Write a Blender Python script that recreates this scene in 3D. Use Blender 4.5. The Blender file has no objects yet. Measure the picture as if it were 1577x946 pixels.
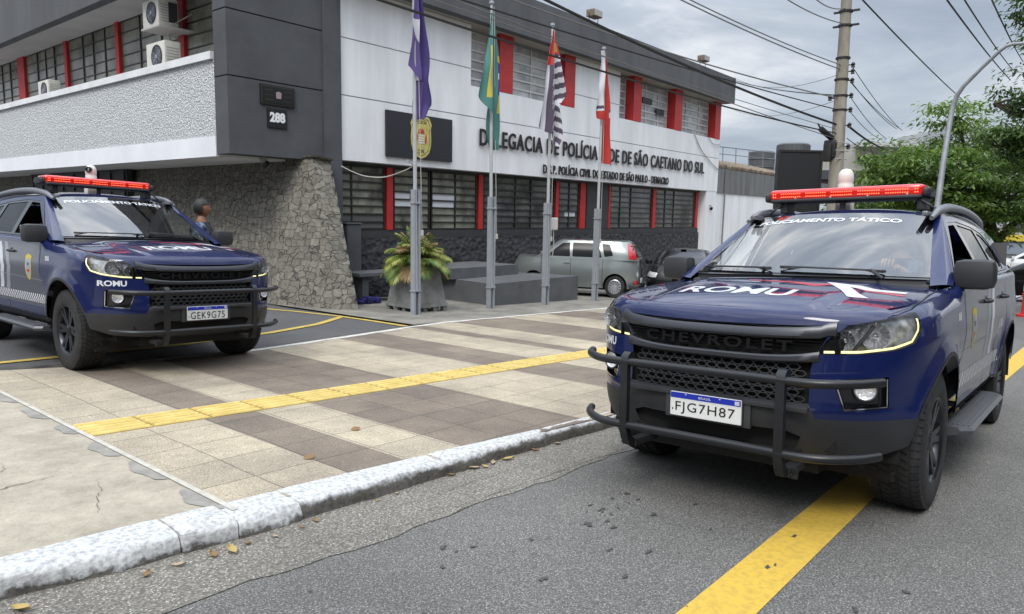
import bpy, bmesh, math, random
import numpy as np
from mathutils import Vector, Matrix, Euler
from mathutils.geometry import tessellate_polygon
from mathutils.bvhtree import BVHTree
rnd = random.Random(7)
scene = bpy.context.scene
COL = scene.collection
# ------------------------------------------------------------------ camera
H = 1.40
F = 1101.0
RM = np.array([[0.63832699, -0.08779601, 0.76474213],
               [-0.76954934, -0.0963174, 0.63128185],
               [0.01823395, -0.99147104, -0.12904536]])      # world <- (right, down, forward)
cam = bpy.data.cameras.new('camera')
cam.sensor_width = 36.0
cam.lens = 36.0 * F / 1577.0
cam.clip_start = 0.05
cam.clip_end = 3000
camo = bpy.data.objects.new('camera', cam)
COL.objects.link(camo)
_m = Matrix.Identity(4)
for i in range(3):
    _m[i][0] = RM[i][0]
    _m[i][1] = -RM[i][1]
    _m[i][2] = -RM[i][2]
    _m[i][3] = (0, 0, H)[i]
camo.matrix_world = _m
scene.camera = camo
# ------------------------------------------------------------------ sky and sun
SUN_EL, SUN_AZ = math.radians(52), math.radians(250)
SUN_STR = 1.5
SKY_STR = 0.15
world = bpy.data.worlds.new('World')
scene.world = world
world.use_nodes = True
nt = world.node_tree
for n in list(nt.nodes):
    nt.nodes.remove(n)
wo = nt.nodes.new('ShaderNodeOutputWorld')
bg = nt.nodes.new('ShaderNodeBackground')
bg.inputs['Strength'].default_value = SKY_STR
sky = nt.nodes.new('ShaderNodeTexSky')
sky.sky_type = 'NISHITA'
sky.sun_disc = False
sky.sun_elevation = SUN_EL
sky.sun_rotation = SUN_AZ
sky.dust_density = 3.0
tc = nt.nodes.new('ShaderNodeTexCoord')
mp = nt.nodes.new('ShaderNodeMapping')
mp.inputs['Scale'].default_value = (1.0, 1.0, 4.0)
mp.inputs['Rotation'].default_value = (0.15, -0.1, 0.5)
nz = nt.nodes.new('ShaderNodeTexNoise')
nz.inputs['Scale'].default_value = 2.1
nz.inputs['Detail'].default_value = 7
nz.inputs['Roughness'].default_value = 0.55
nz.inputs['Distortion'].default_value = 0.8
cr = nt.nodes.new('ShaderNodeValToRGB')
cr.color_ramp.elements[0].position = 0.34
cr.color_ramp.elements[0].color = (2.45, 2.85, 3.45, 1)
cr.color_ramp.elements[1].position = 0.66
cr.color_ramp.elements[1].color = (6.7, 6.75, 6.8, 1)
e = cr.color_ramp.elements.new(0.5)
e.color = (3.6, 3.95, 4.45, 1)
mx = nt.nodes.new('ShaderNodeMixRGB')
mx.inputs['Fac'].default_value = 0.9
L = nt.links.new
L(tc.outputs['Generated'], mp.inputs['Vector'])
L(mp.outputs['Vector'], nz.inputs['Vector'])
L(nz.outputs['Fac'], cr.inputs['Fac'])
L(sky.outputs['Color'], mx.inputs['Color1'])
L(cr.outputs['Color'], mx.inputs['Color2'])
sx = nt.nodes.new('ShaderNodeSeparateXYZ')
L(tc.outputs['Generated'], sx.inputs[0])
mr = nt.nodes.new('ShaderNodeMapRange')          # an overcast sky is brightest overhead
mr.inputs['From Min'].default_value = 0.25
mr.inputs['From Max'].default_value = 1.0
mr.inputs['To Min'].default_value = 0.80
mr.inputs['To Max'].default_value = 2.9
L(sx.outputs['Z'], mr.inputs['Value'])
mg = nt.nodes.new('ShaderNodeMixRGB')
mg.blend_type = 'MULTIPLY'
mg.inputs['Fac'].default_value = 1.0
L(mx.outputs['Color'], mg.inputs['Color1'])
L(mr.outputs['Result'], mg.inputs['Color2'])
L(mg.outputs['Color'], bg.inputs['Color'])
L(bg.outputs['Background'], wo.inputs['Surface'])
sun = bpy.data.lights.new('sun', 'SUN')
sun.energy = SUN_STR
sun.angle = math.radians(22)
sun.color = (1.0, 0.96, 0.9)
suno = bpy.data.objects.new('sun', sun)
COL.objects.link(suno)
sd = Vector((math.cos(SUN_EL) * math.sin(SUN_AZ), math.cos(SUN_EL) * math.cos(SUN_AZ), math.sin(SUN_EL)))
suno.rotation_euler = sd.to_track_quat('Z', 'Y').to_euler()
vs = scene.view_settings
vs.view_transform = 'Standard'
vs.look = 'None'
vs.gamma = 1
vs.use_curve_mapping = False
vs.exposure = 0.42
scene.cycles.use_denoising = True
scene.cycles.max_bounces = 8
scene.cycles.transparent_max_bounces = 16

# ------------------------------------------------------------------ photo geometry -> metres (used to read sizes off real planes)
def ray(u, v):
    return RM @ np.array([u - 788.0, v - 473.0, F])
def PY(u, v, Y):
    d = ray(u, v); return Vector(np.array([0, 0, H]) + d * (Y / d[1]))
def PX(u, v, X):
    d = ray(u, v); return Vector(np.array([0, 0, H]) + d * (X / d[0]))
def PD(u, v, dist):
    return Vector(np.array([0, 0, H]) + ray(u, v) / F * dist)
def zs(x, y):                       # pavement level
    return 0.0435 - 0.042 * max(min(x, 60), -15) - 0.012 * max(min(y, 40), 0)
def zr(x, y):                       # road level
    x = max(min(x, 60), -15)
    if y > 0.5:
        return 0.03 - 0.042 * x - 0.04 * min(y, 4)
    return 0.01 - 0.042 * x - 0.02 * (0.5 - max(y, -4))

# ------------------------------------------------------------------ materials
MATS = {}
def mat(name, color, rough=0.6, metal=0.0, noise=0.0, nscale=8.0, bump=0.0, bscale=40.0, spec=0.5, coat=0.0,
        emit=0.0, ecol=None, alpha=None, coords='Object', nrough=0.6, trans=0.0, ior=None, stretch=None, color2=None, mixlo=0.35, mixhi=0.65, sheen=0.0):
    if name in MATS:
        return MATS[name]
    m = bpy.data.materials.new(name)
    MATS[name] = m
    m.use_nodes = True
    t = m.node_tree
    b = t.nodes['Principled BSDF']
    c = (*color, 1) if len(color) == 3 else color
    b.inputs['Base Color'].default_value = c
    b.inputs['Roughness'].default_value = rough
    b.inputs['Metallic'].default_value = metal
    b.inputs['Specular IOR Level'].default_value = spec
    if coat:
        b.inputs['Coat Weight'].default_value = coat
        b.inputs['Coat Roughness'].default_value = 0.03
    if emit:
        b.inputs['Emission Color'].default_value = (*(ecol or color), 1)
        b.inputs['Emission Strength'].default_value = emit
    if trans:
        b.inputs['Transmission Weight'].default_value = trans
    if ior:
        b.inputs['IOR'].default_value = ior
    if alpha is not None:
        b.inputs['Alpha'].default_value = alpha
    if noise or bump or color2:
        co = t.nodes.new('ShaderNodeTexCoord')
        src = co.outputs[coords]
        if stretch:
            ma = t.nodes.new('ShaderNodeMapping')
            ma.inputs['Scale'].default_value = stretch
            t.links.new(src, ma.inputs['Vector'])
            src = ma.outputs['Vector']
    if noise or color2:
        n = t.nodes.new('ShaderNodeTexNoise')
        n.inputs['Scale'].default_value = nscale
        n.inputs['Detail'].default_value = 8
        n.inputs['Roughness'].default_value = nrough
        t.links.new(src, n.inputs['Vector'])
        r = t.nodes.new('ShaderNodeValToRGB')
        r.color_ramp.elements[0].position = mixlo
        r.color_ramp.elements[1].position = mixhi
        if color2:
            r.color_ramp.elements[0].color = c
            r.color_ramp.elements[1].color = (*color2, 1)
        else:
            r.color_ramp.elements[0].color = tuple(x * (1 - noise) for x in c[:3]) + (1,)
            r.color_ramp.elements[1].color = tuple(min(1, x * (1 + noise)) for x in c[:3]) + (1,)
        t.links.new(n.outputs['Fac'], r.inputs['Fac'])
        t.links.new(r.outputs['Color'], b.inputs['Base Color'])
    if bump:
        n2 = t.nodes.new('ShaderNodeTexNoise')
        n2.inputs['Scale'].default_value = bscale
        n2.inputs['Detail'].default_value = 5
        t.links.new(src, n2.inputs['Vector'])
        bp = t.nodes.new('ShaderNodeBump')
        bp.inputs['Strength'].default_value = min(1, bump)
        bp.inputs['Distance'].default_value = 0.01 * max(1, bump)
        t.links.new(n2.outputs['Fac'], bp.inputs['Height'])
        t.links.new(bp.outputs['Normal'], b.inputs['Normal'])
    return m

# ------------------------------------------------------------------ mesh helpers
class MB:
    def __init__(s):
        s.v = []; s.f = []; s.m = []
    def add(s, vs, fs, mi=0):
        o = len(s.v)
        s.v.extend([tuple(p) for p in vs])
        for f in fs:
            s.f.append(tuple(i + o for i in f)); s.m.append(mi)
        return s
    def box(s, a, b, mi=0, M=None):
        x0, y0, z0 = a; x1, y1, z1 = b
        vs = [(x0,y0,z0),(x1,y0,z0),(x1,y1,z0),(x0,y1,z0),(x0,y0,z1),(x1,y0,z1),(x1,y1,z1),(x0,y1,z1)]
        if M is not None:
            vs = [M @ Vector(p) for p in vs]
        return s.add(vs, [(0,3,2,1),(4,5,6,7),(0,1,5,4),(1,2,6,5),(2,3,7,6),(3,0,4,7)], mi)
    def bbox(s, a, b, r=0.01, mi=0, M=None):      # box with chamfered edges
        bm = bmesh.new()
        c = [(a[i] + b[i]) / 2 for i in range(3)]
        d = [abs(b[i] - a[i]) for i in range(3)]
        bmesh.ops.create_cube(bm, size=1)
        for v in bm.verts:
            v.co = Vector([c[i] + v.co[i] * d[i] for i in range(3)])
        bmesh.ops.bevel(bm, geom=bm.edges[:], offset=r, segments=2, affect='EDGES', profile=0.6)
        if M is not None:
            bm.transform(M)
        s.bm(bm, mi)
        return s
    def bm(s, bm, mi=0, free=True):
        bm.verts.index_update()
        s.add([v.co[:] for v in bm.verts], [[v.index for v in f.verts] for f in bm.faces], mi)
        if free: bm.free()
        return s
    def hexa(s, p, mi=0):           # 8 points: bottom 4 (ccw), top 4
        return s.add(p, [(0,3,2,1),(4,5,6,7),(0,1,5,4),(1,2,6,5),(2,3,7,6),(3,0,4,7)], mi)
    def tube(s, pts, r, n=10, mi=0, caps=True, closed=False):
        pts = [Vector(p) for p in pts]
        rs = r if isinstance(r, (list, tuple)) else [r] * len(pts)
        N = len(pts); vs = []
        up = None
        for i, p in enumerate(pts):
            if closed:
                t = (pts[(i + 1) % N] - pts[i - 1])
            else:
                t = (pts[min(i + 1, N - 1)] - pts[max(i - 1, 0)])
            t.normalize()
            if up is None:
                up = Vector((0, 0, 1)) if abs(t.z) < 0.9 else Vector((1, 0, 0))
            a = t.cross(up)
            if a.length < 1e-5: a = t.orthogonal()
            a.normalize(); b = a.cross(t).normalized(); up = b
            for k in range(n):
                w = 2 * math.pi * k / n
                vs.append(p + (a * math.cos(w) + b * math.sin(w)) * rs[i])
        fs = []
        R_ = N if closed else N - 1
        for i in range(R_):
            for k in range(n):
                j = (i + 1) % N
                fs.append((i*n+k, i*n+(k+1)%n, j*n+(k+1)%n, j*n+k))
        if caps and not closed:
            fs.append(tuple(range(n))[::-1]); fs.append(tuple((N-1)*n + k for k in range(n)))
        return s.add(vs, fs, mi)
    def lathe(s, prof, n=32, M=None, mi=0, caps=True):      # prof (radius, height) about local Z
        vs = []; fs = []
        for r, z in prof:
            for k in range(n):
                w = 2*math.pi*k/n
                p = Vector((r*math.cos(w), r*math.sin(w), z))
                vs.append(M @ p if M is not None else p)
        for i in range(len(prof)-1):
            for k in range(n):
                fs.append((i*n+k, i*n+(k+1)%n, (i+1)*n+(k+1)%n, (i+1)*n+k))
        if caps and prof[0][0] > 1e-4: fs.append(tuple(range(n))[::-1])
        if caps and prof[-1][0] > 1e-4: fs.append(tuple((len(prof)-1)*n+k for k in range(n)))
        return s.add(vs, fs, mi)
    def prism(s, poly, d0, d1, M=None, mi=0):    # 2D polygon in XY, extruded z d0..d1
        tri = tessellate_polygon([[Vector((x, y, 0)) for x, y in poly]])
        n = len(poly)
        vs = [Vector((x, y, d0)) for x, y in poly] + [Vector((x, y, d1)) for x, y in poly]
        if M is not None: vs = [M @ p for p in vs]
        fs = [tuple(t) for t in tri] + [tuple(i + n for i in reversed(t)) for t in tri]
        fs += [(i, (i+1)%n, n+(i+1)%n, n+i) for i in range(n)]
        return s.add(vs, fs, mi)
    def grid(s, fn, nu, nv, mi=0):
        vs = [fn(i/nu, j/nv) for j in range(nv+1) for i in range(nu+1)]
        fs = [(j*(nu+1)+i, j*(nu+1)+i+1, (j+1)*(nu+1)+i+1, (j+1)*(nu+1)+i) for j in range(nv) for i in range(nu)]
        return s.add(vs, fs, mi)
    def build(s, name, m, parent=None, smooth=None, weld=True):
        me = bpy.data.meshes.new(name)
        me.from_pydata(s.v, [], s.f)
        ms = m if isinstance(m, (list, tuple)) else [m]
        for x in ms: me.materials.append(x)
        if len(ms) > 1:
            me.polygons.foreach_set('material_index', s.m)
        bm = bmesh.new(); bm.from_mesh(me)
        if weld: bmesh.ops.remove_doubles(bm, verts=bm.verts, dist=1e-5)
        bmesh.ops.recalc_face_normals(bm, faces=bm.faces)
        bm.to_mesh(me); bm.free()
        if smooth is not None:
            me.polygons.foreach_set('use_smooth', [True] * len(me.polygons))
            try:
                me.set_sharp_from_angle(angle=math.radians(smooth))
            except Exception:
                pass
        me.update()
        return link(name, me, parent)

def link(name, me, parent=None):
    o = bpy.data.objects.new(name, me)
    COL.objects.link(o)
    if parent is not None:
        o.parent = parent
    return o
def tag(o, label=None, cat=None, group=None, kind=None):
    if label: o['label'] = label
    if cat: o['category'] = cat
    if group: o['group'] = group
    if kind: o['kind'] = kind
    return o
def empty(name, loc=(0, 0, 0), rot=None, label=None, cat=None, group=None):
    o = bpy.data.objects.new(name, None)
    COL.objects.link(o)
    o.empty_display_size = 0.2
    o.location = loc
    if rot is not None: o.rotation_euler = rot
    return tag(o, label, cat, group)
def children(o):
    return [c for c in list(bpy.data.objects) if c.parent == o]
def copy_tree(o, parent=None, skip=()):
    c = o.copy(); COL.objects.link(c)
    if parent is not None: c.parent = parent
    for ch in children(o):
        if ch.name.split('.')[0] in skip: continue
        copy_tree(ch, c, skip)
    return c

_fontcache = {}
def text_polys(txt, size=1.0, bold=0.0, spacing=1.0, squeeze=1.0):
    """flat triangles of a line of text, left-aligned at x=0, baseline y=0"""
    cu = bpy.data.curves.new('t', 'FONT')
    cu.body = txt; cu.size = size; cu.offset = bold; cu.space_character = spacing
    cu.resolution_u = 3
    o = bpy.data.objects.new('t', cu); COL.objects.link(o)
    bpy.context.view_layer.update()
    dg = bpy.context.evaluated_depsgraph_get()
    me = o.evaluated_get(dg).to_mesh()
    vs = [Vector((v.co.x * squeeze, v.co.y, 0)) for v in me.vertices]
    fs = [tuple(p.vertices) for p in me.polygons]
    o.evaluated_get(dg).to_mesh_clear()
    bpy.data.objects.remove(o); bpy.data.curves.remove(cu)
    return vs, fs
def text_solid(mb, txt, size, M, depth=0.02, bold=0.0, spacing=1.0, squeeze=1.0, center=False, fitw=None, fith=None, mi=0):
    vs, fs = text_polys(txt, size, bold, spacing, squeeze)
    if not vs: return
    x0 = min(v.x for v in vs); x1 = max(v.x for v in vs); y0 = min(v.y for v in vs); y1 = max(v.y for v in vs)
    sx = fitw / (x1 - x0) if fitw else 1; sy = fith / (y1 - y0) if fith else 1
    for v in vs:
        v.x = (v.x - x0) * sx; v.y = (v.y - (0 if not fith else y0)) * sy
        if center: v.x -= (x1 - x0) * sx / 2
    bm = bmesh.new()
    bv = [bm.verts.new(v) for v in vs]
    for f in fs:
        try: bm.faces.new([bv[i] for i in f])
        except ValueError: pass
    bmesh.ops.remove_doubles(bm, verts=bm.verts, dist=1e-6)
    if depth:
        r = bmesh.ops.extrude_face_region(bm, geom=bm.faces[:])
        bmesh.ops.translate(bm, verts=[g for g in r['geom'] if isinstance(g, bmesh.types.BMVert)], vec=(0, 0, depth))
    bm.transform(M)
    mb.bm(bm, mi)
def face_mat(origin, xdir, ydir):       # local x,y -> world, z = normal
    x = Vector(xdir).normalized(); y = Vector(ydir).normalized(); z = x.cross(y)
    M = Matrix((( x.x, y.x, z.x, origin[0]), (x.y, y.y, z.y, origin[1]), (x.z, y.z, z.z, origin[2]), (0,0,0,1)))
    return M

def cutmesh(loops, step, stepy=None):
    """triangulate a 2-D polygon with holes and slice it on a regular grid; returns a bmesh in the XY plane"""
    stepy = stepy or step
    L3 = [[Vector((x, y, 0)) for x, y in lp] for lp in loops]
    tri = tessellate_polygon(L3)
    flat = [p for lp in L3 for p in lp]
    bm = bmesh.new()
    bv = [bm.verts.new(p) for p in flat]
    for t in tri:
        try: bm.faces.new([bv[i] for i in t])
        except ValueError: pass
    slice_bm(bm, step, stepy)
    return bm
def slice_bm(bm, step, stepy):
    xs = [v.co.x for v in bm.verts]; ys = [v.co.y for v in bm.verts]
    for ax, lo, hi, st in ((0, min(xs), max(xs), step), (1, min(ys), max(ys), stepy)):
        if not st: continue
        k = math.floor(lo / st) + 1
        while k * st < hi - 1e-6:
            co = Vector((0, 0, 0)); co[ax] = k * st + 1.3e-5
            no = Vector((0, 0, 0)); no[ax] = 1
            bmesh.ops.bisect_plane(bm, geom=bm.verts[:] + bm.edges[:] + bm.faces[:], dist=1e-7, plane_co=co, plane_no=no)
            k += 1
def surf(name, bm, fn, m, parent, off=0.0, mirror=False, both=False, eps=2e-3, thick=0.0):
    """map a flat bmesh through fn(a,b)->Vector with exact normals; optional mirror copy in y"""
    bm.verts.index_update()
    V = []; N = []
    for v in bm.verts:
        a, b = v.co.x, v.co.y
        p = fn(a, b)
        du = fn(a + eps, b) - fn(a - eps, b); dv = fn(a, b + eps) - fn(a, b - eps)
        n = du.cross(dv)
        if n.length < 1e-12: n = Vector((1, 0, 0))
        n.normalize()
        V.append(p); N.append(n)
    # outward = away from car axis
    s = sum((n.dot(Vector((p.x + 1.4, p.y, p.z - 0.6)) ) for n, p in zip(N, V)))
    sg = 1 if s >= 0 else -1
    V = [p + n * (sg * off) for p, n in zip(V, N)]
    F_ = [[v.index for v in f.verts] for f in bm.faces]
    bm.free()
    vs = list(V); ns = [n * sg for n in N]; fs = [list(f) for f in F_]
    # orient faces with normals
    for f in fs:
        a = (vs[f[1]] - vs[f[0]]).cross(vs[f[2]] - vs[f[0]])
        if a.dot(ns[f[0]]) < 0: f.reverse()
    if mirror or both:
        if both:
            for i, p in enumerate(vs):
                if abs(p.y) < 1e-5: p.y = 0.0; ns[i] = Vector((ns[i].x, 0, ns[i].z)).normalized()
        V2 = [Vector((p.x, -p.y, p.z)) for p in vs]; N2 = [Vector((n.x, -n.y, n.z)) for n in ns]
        F2 = [list(reversed(f)) for f in fs]
        if mirror: vs, ns, fs = V2, N2, F2
        else:
            mp2 = {}; nv_ = []; nn_ = []
            for i, p in enumerate(V2):
                if abs(p.y) < 1e-5: mp2[i] = i
                else: mp2[i] = len(vs) + len(nv_); nv_.append(p); nn_.append(N2[i])
            fs = fs + [[mp2[i] for i in f] for f in F2]; vs = vs + nv_; ns = ns + nn_
    me = bpy.data.meshes.new(name)
    me.from_pydata([tuple(p) for p in vs], [], fs)
    me.materials.append(m)
    me.polygons.foreach_set('use_smooth', [True] * len(me.polygons))
    me.update()
    if len(me.vertices) == len(ns):
        me.normals_split_custom_set_from_vertices([tuple(n) for n in ns])
    return link(name, me, parent)
def catmull(tab, x):
    """smooth table lookup [(x,y)...] ascending"""
    if x <= tab[0][0]: return tab[0][1]
    if x >= tab[-1][0]: return tab[-1][1]
    for i in range(len(tab)-1):
        if x <= tab[i+1][0]: break
    x0, y0 = tab[i]; x1, y1 = tab[i+1]
    m0 = (y1 - tab[i-1][1]) / (x1 - tab[i-1][0]) if i > 0 else (y1-y0)/(x1-x0)
    m1 = (tab[i+2][1] - y0) / (tab[i+2][0] - x0) if i+2 < len(tab) else (y1-y0)/(x1-x0)
    h = x1-x0; t = (x-x0)/h
    return (2*t**3-3*t*t+1)*y0 + (t**3-2*t*t+t)*h*m0 + (-2*t**3+3*t*t)*y1 + (t**3-t*t)*h*m1
def sstep(a, b, x):
    t = max(0, min(1, (x-a)/(b-a))); return t*t*(3-2*t)
def lerp(a, b, t): return a + (b-a)*t
def dens(pts, st=0.03, close=True):
    out = []
    n = len(pts)
    for i in range(n if close else n - 1):
        a = Vector(pts[i]); b = Vector(pts[(i+1) % n])
        k = max(1, int((b-a).length / st))
        for j in range(k): out.append(tuple(a.lerp(b, j/k)))
    if not close: out.append(pts[-1])
    return out
def rounded(poly, r=0.015, n=4):
    out = []
    N = len(poly)
    for i in range(N):
        p = Vector(poly[i]); a = Vector(poly[i-1]); b = Vector(poly[(i+1) % N])
        u = (a-p); w = (b-p); rr = min(r, u.length*.4, w.length*.4)
        pa = p + u.normalized()*rr; pb = p + w.normalized()*rr
        for k in range(n+1):
            t = k/n
            out.append(tuple(pa*(1-t)**2 + p*2*t*(1-t) + pb*t*t))
    return out

def frosted(name, c1, c2, sc=3.0):
    return mat(name, c1, .22, nscale=sc, color2=c2, mixlo=.38, mixhi=.62, spec=.6)
def glass_mat(name, tint, ior, extra=0.0):
    m = bpy.data.materials.new(name); m.use_nodes = True
    t = m.node_tree
    for n in list(t.nodes): t.nodes.remove(n)
    out = t.nodes.new('ShaderNodeOutputMaterial')
    tr = t.nodes.new('ShaderNodeBsdfTransparent'); tr.inputs['Color'].default_value = (*tint, 1)
    gl = t.nodes.new('ShaderNodeBsdfGlossy'); gl.inputs['Roughness'].default_value = 0.015
    fr = t.nodes.new('ShaderNodeFresnel'); fr.inputs['IOR'].default_value = ior
    ad = t.nodes.new('ShaderNodeMath'); ad.operation = 'ADD'; ad.inputs[1].default_value = extra; ad.use_clamp = True
    mxs = t.nodes.new('ShaderNodeMixShader')
    t.links.new(fr.outputs[0], ad.inputs[0]); t.links.new(ad.outputs[0], mxs.inputs[0])
    t.links.new(tr.outputs[0], mxs.inputs[1]); t.links.new(gl.outputs[0], mxs.inputs[2])
    t.links.new(mxs.outputs[0], out.inputs['Surface'])
    return m
BLGLASS = glass_mat('building_glass', (0.80, 0.82, 0.80), 1.45, 0.0)
# ================================================================== GROUND
def shader_mix(m):
    t = m.node_tree; return t, t.nodes['Principled BSDF']
def asphalt(name, base, speck, sc=110.0, thr=0.60, bump=0.5, rough=0.85, big=0.18):
    m = mat(name, base, rough)
    t, b = shader_mix(m); N = t.nodes.new; K = t.links.new
    co = N('ShaderNodeTexCoord')
    n1 = N('ShaderNodeTexNoise'); n1.inputs['Scale'].default_value = sc; n1.inputs['Detail'].default_value = 3
    n2 = N('ShaderNodeTexNoise'); n2.inputs['Scale'].default_value = 0.7; n2.inputs['Detail'].default_value = 7; n2.inputs['Roughness'].default_value = .65
    n3 = N('ShaderNodeTexVoronoi'); n3.inputs['Scale'].default_value = sc*.75
    for n in (n1, n2, n3): K(co.outputs['Object'], n.inputs['Vector'])
    r1 = N('ShaderNodeValToRGB'); r1.color_ramp.elements[0].position = .42; r1.color_ramp.elements[1].position = .72
    r1.color_ramp.elements[0].color = (*[c*.62 for c in base], 1); r1.color_ramp.elements[1].color = (*[min(1, c*1.7) for c in base], 1)
    K(n1.outputs['Fac'], r1.inputs['Fac'])
    r3 = N('ShaderNodeValToRGB'); r3.color_ramp.elements[0].position = .13; r3.color_ramp.elements[0].color = (1, 1, 1, 1); r3.color_ramp.elements[1].position = .26; r3.color_ramp.elements[1].color = (0, 0, 0, 1)
    K(n3.outputs['Distance'], r3.inputs['Fac'])
    ms = N('ShaderNodeMixRGB'); K(r3.outputs['Color'], ms.inputs['Fac']); K(r1.outputs['Color'], ms.inputs['Color1']); ms.inputs['Color2'].default_value = (*speck, 1)
    r2 = N('ShaderNodeValToRGB'); r2.color_ramp.elements[0].position = .3; r2.color_ramp.elements[1].position = .7
    r2.color_ramp.elements[0].color = (1-big, 1-big, 1-big, 1); r2.color_ramp.elements[1].color = (1+big, 1+big, 1+big*.9, 1)
    K(n2.outputs['Fac'], r2.inputs['Fac'])
    mm = N('ShaderNodeMixRGB'); mm.blend_type = 'MULTIPLY'; mm.inputs['Fac'].default_value = 1
    K(ms.outputs['Color'], mm.inputs['Color1']); K(r2.outputs['Color'], mm.inputs['Color2'])
    K(mm.outputs['Color'], b.inputs['Base Color'])
    bp = N('ShaderNodeBump'); bp.inputs['Strength'].default_value = bump; bp.inputs['Distance'].default_value = .006
    K(n1.outputs['Fac'], bp.inputs['Height']); K(bp.outputs['Normal'], b.inputs['Normal'])
    return m
def tile_mat(name, c1, c2, mortar):
    m = mat(name, c1, .85)
    t, b = shader_mix(m); N = t.nodes.new; K = t.links.new
    co = N('ShaderNodeTexCoord')
    mp_ = N('ShaderNodeMapping'); mp_.inputs['Location'].default_value = (-.05, .02, 0)
    K(co.outputs['Object'], mp_.inputs['Vector'])
    nd = N('ShaderNodeTexNoise'); nd.inputs['Scale'].default_value = 1.3
    K(co.outputs['Object'], nd.inputs['Vector'])
    va = N('ShaderNodeVectorMath'); va.operation = 'SCALE'; va.inputs['Scale'].default_value = .05
    K(nd.outputs['Color'], va.inputs[0])
    vb = N('ShaderNodeVectorMath'); vb.operation = 'ADD'; K(mp_.outputs[0], vb.inputs[0]); K(va.outputs[0], vb.inputs[1])
    br = N('ShaderNodeTexBrick')
    br.offset = 0.0; br.inputs['Scale'].default_value = 1; br.inputs['Brick Width'].default_value = .41; br.inputs['Row Height'].default_value = .40
    br.inputs['Mortar Size'].default_value = .0045; br.inputs['Mortar Smooth'].default_value = .3; br.inputs['Bias'].default_value = -.1
    br.inputs['Color1'].default_value = (*c1, 1); br.inputs['Color2'].default_value = (*c2, 1); br.inputs['Mortar'].default_value = (*mortar, 1)
    K(vb.outputs[0], br.inputs['Vector'])
    n1 = N('ShaderNodeTexNoise'); n1.inputs['Scale'].default_value = 130; n1.inputs['Detail'].default_value = 2
    n2 = N('ShaderNodeTexNoise'); n2.inputs['Scale'].default_value = 1.1; n2.inputs['Detail'].default_value = 8; n2.inputs['Roughness'].default_value = .7
    K(co.outputs['Object'], n1.inputs['Vector']); K(co.outputs['Object'], n2.inputs['Vector'])
    r1 = N('ShaderNodeValToRGB'); r1.color_ramp.elements[0].position = .35; r1.color_ramp.elements[1].position = .68
    r1.color_ramp.elements[0].color = (.60, .59, .58, 1); r1.color_ramp.elements[1].color = (1.35, 1.33, 1.28, 1)
    K(n1.outputs['Fac'], r1.inputs['Fac'])
    r2 = N('ShaderNodeValToRGB'); r2.color_ramp.elements[0].position = .32; r2.color_ramp.elements[1].position = .66
    r2.color_ramp.elements[0].color = (.62, .61, .62, 1); r2.color_ramp.elements[1].color = (1.12, 1.11, 1.08, 1)
    K(n2.outputs['Fac'], r2.inputs['Fac'])
    a = N('ShaderNodeMixRGB'); a.blend_type = 'MULTIPLY'; a.inputs['Fac'].default_value = 1; K(br.outputs['Color'], a.inputs['Color1']); K(r1.outputs['Color'], a.inputs['Color2'])
    c = N('ShaderNodeMixRGB'); c.blend_type = 'MULTIPLY'; c.inputs['Fac'].default_value = 1; K(a.outputs['Color'], c.inputs['Color1']); K(r2.outputs['Color'], c.inputs['Color2'])
    K(c.outputs['Color'], b.inputs['Base Color'])
    bp = N('ShaderNodeBump'); bp.inputs['Strength'].default_value = .5; bp.inputs['Distance'].default_value = .004
    K(n1.outputs['Fac'], bp.inputs['Height'])
    bp2 = N('ShaderNodeBump'); bp2.invert = True; bp2.inputs['Strength'].default_value = .8; bp2.inputs['Distance'].default_value = .006
    K(br.outputs['Fac'], bp2.inputs['Height']); K(bp.outputs['Normal'], bp2.inputs['Normal']); K(bp2.outputs['Normal'], b.inputs['Normal'])
    return m
M_ROAD = asphalt('road_asphalt', (.120, .118, .112), (.40, .39, .36))
M_GUT = asphalt('gutter_aggregate', (.165, .155, .135), (.50, .47, .42), 75, bump=.9, big=.3)
M_DRIVE = asphalt('driveway_asphalt', (.085, .085, .088), (.16, .16, .16))
M_TL = tile_mat('tile_light', (.445, .395, .305), (.375, .335, .265), (.22, .195, .155))
M_TD = tile_mat('tile_dark', (.225, .188, .152), (.180, .152, .126), (.11, .097, .083))
M_CONC = mat('old_concrete', (.25, .222, .172), .9, nscale=3.4, color2=(.43, .39, .31), mixlo=.32, mixhi=.64, bump=.8, bscale=60, nrough=.82)
M_CONC2 = mat('forecourt_concrete', (.13, .125, .11), .9, nscale=1.6, color2=(.27, .255, .22), bump=.5, bscale=60, nrough=.75)
M_YEL = mat('road_yellow', (.46, .31, .055), .7, nscale=30, color2=(.58, .385, .055), mixlo=.36, mixhi=.56, bump=.3, bscale=150)
M_YELD = mat('faded_yellow', (.36, .27, .07), .8, nscale=9, color2=(.52, .38, .08), mixlo=.3, mixhi=.6)
M_TACT = mat('tactile_yellow', (.52, .39, .11), .8, nscale=7, color2=(.68, .54, .20), bump=.2, bscale=60, nrough=.7)
M_WLINE = mat('white_line_paint', (.40, .385, .35), .8, nscale=12, color2=(.64, .625, .58), mixlo=.3, mixhi=.6)
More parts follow.
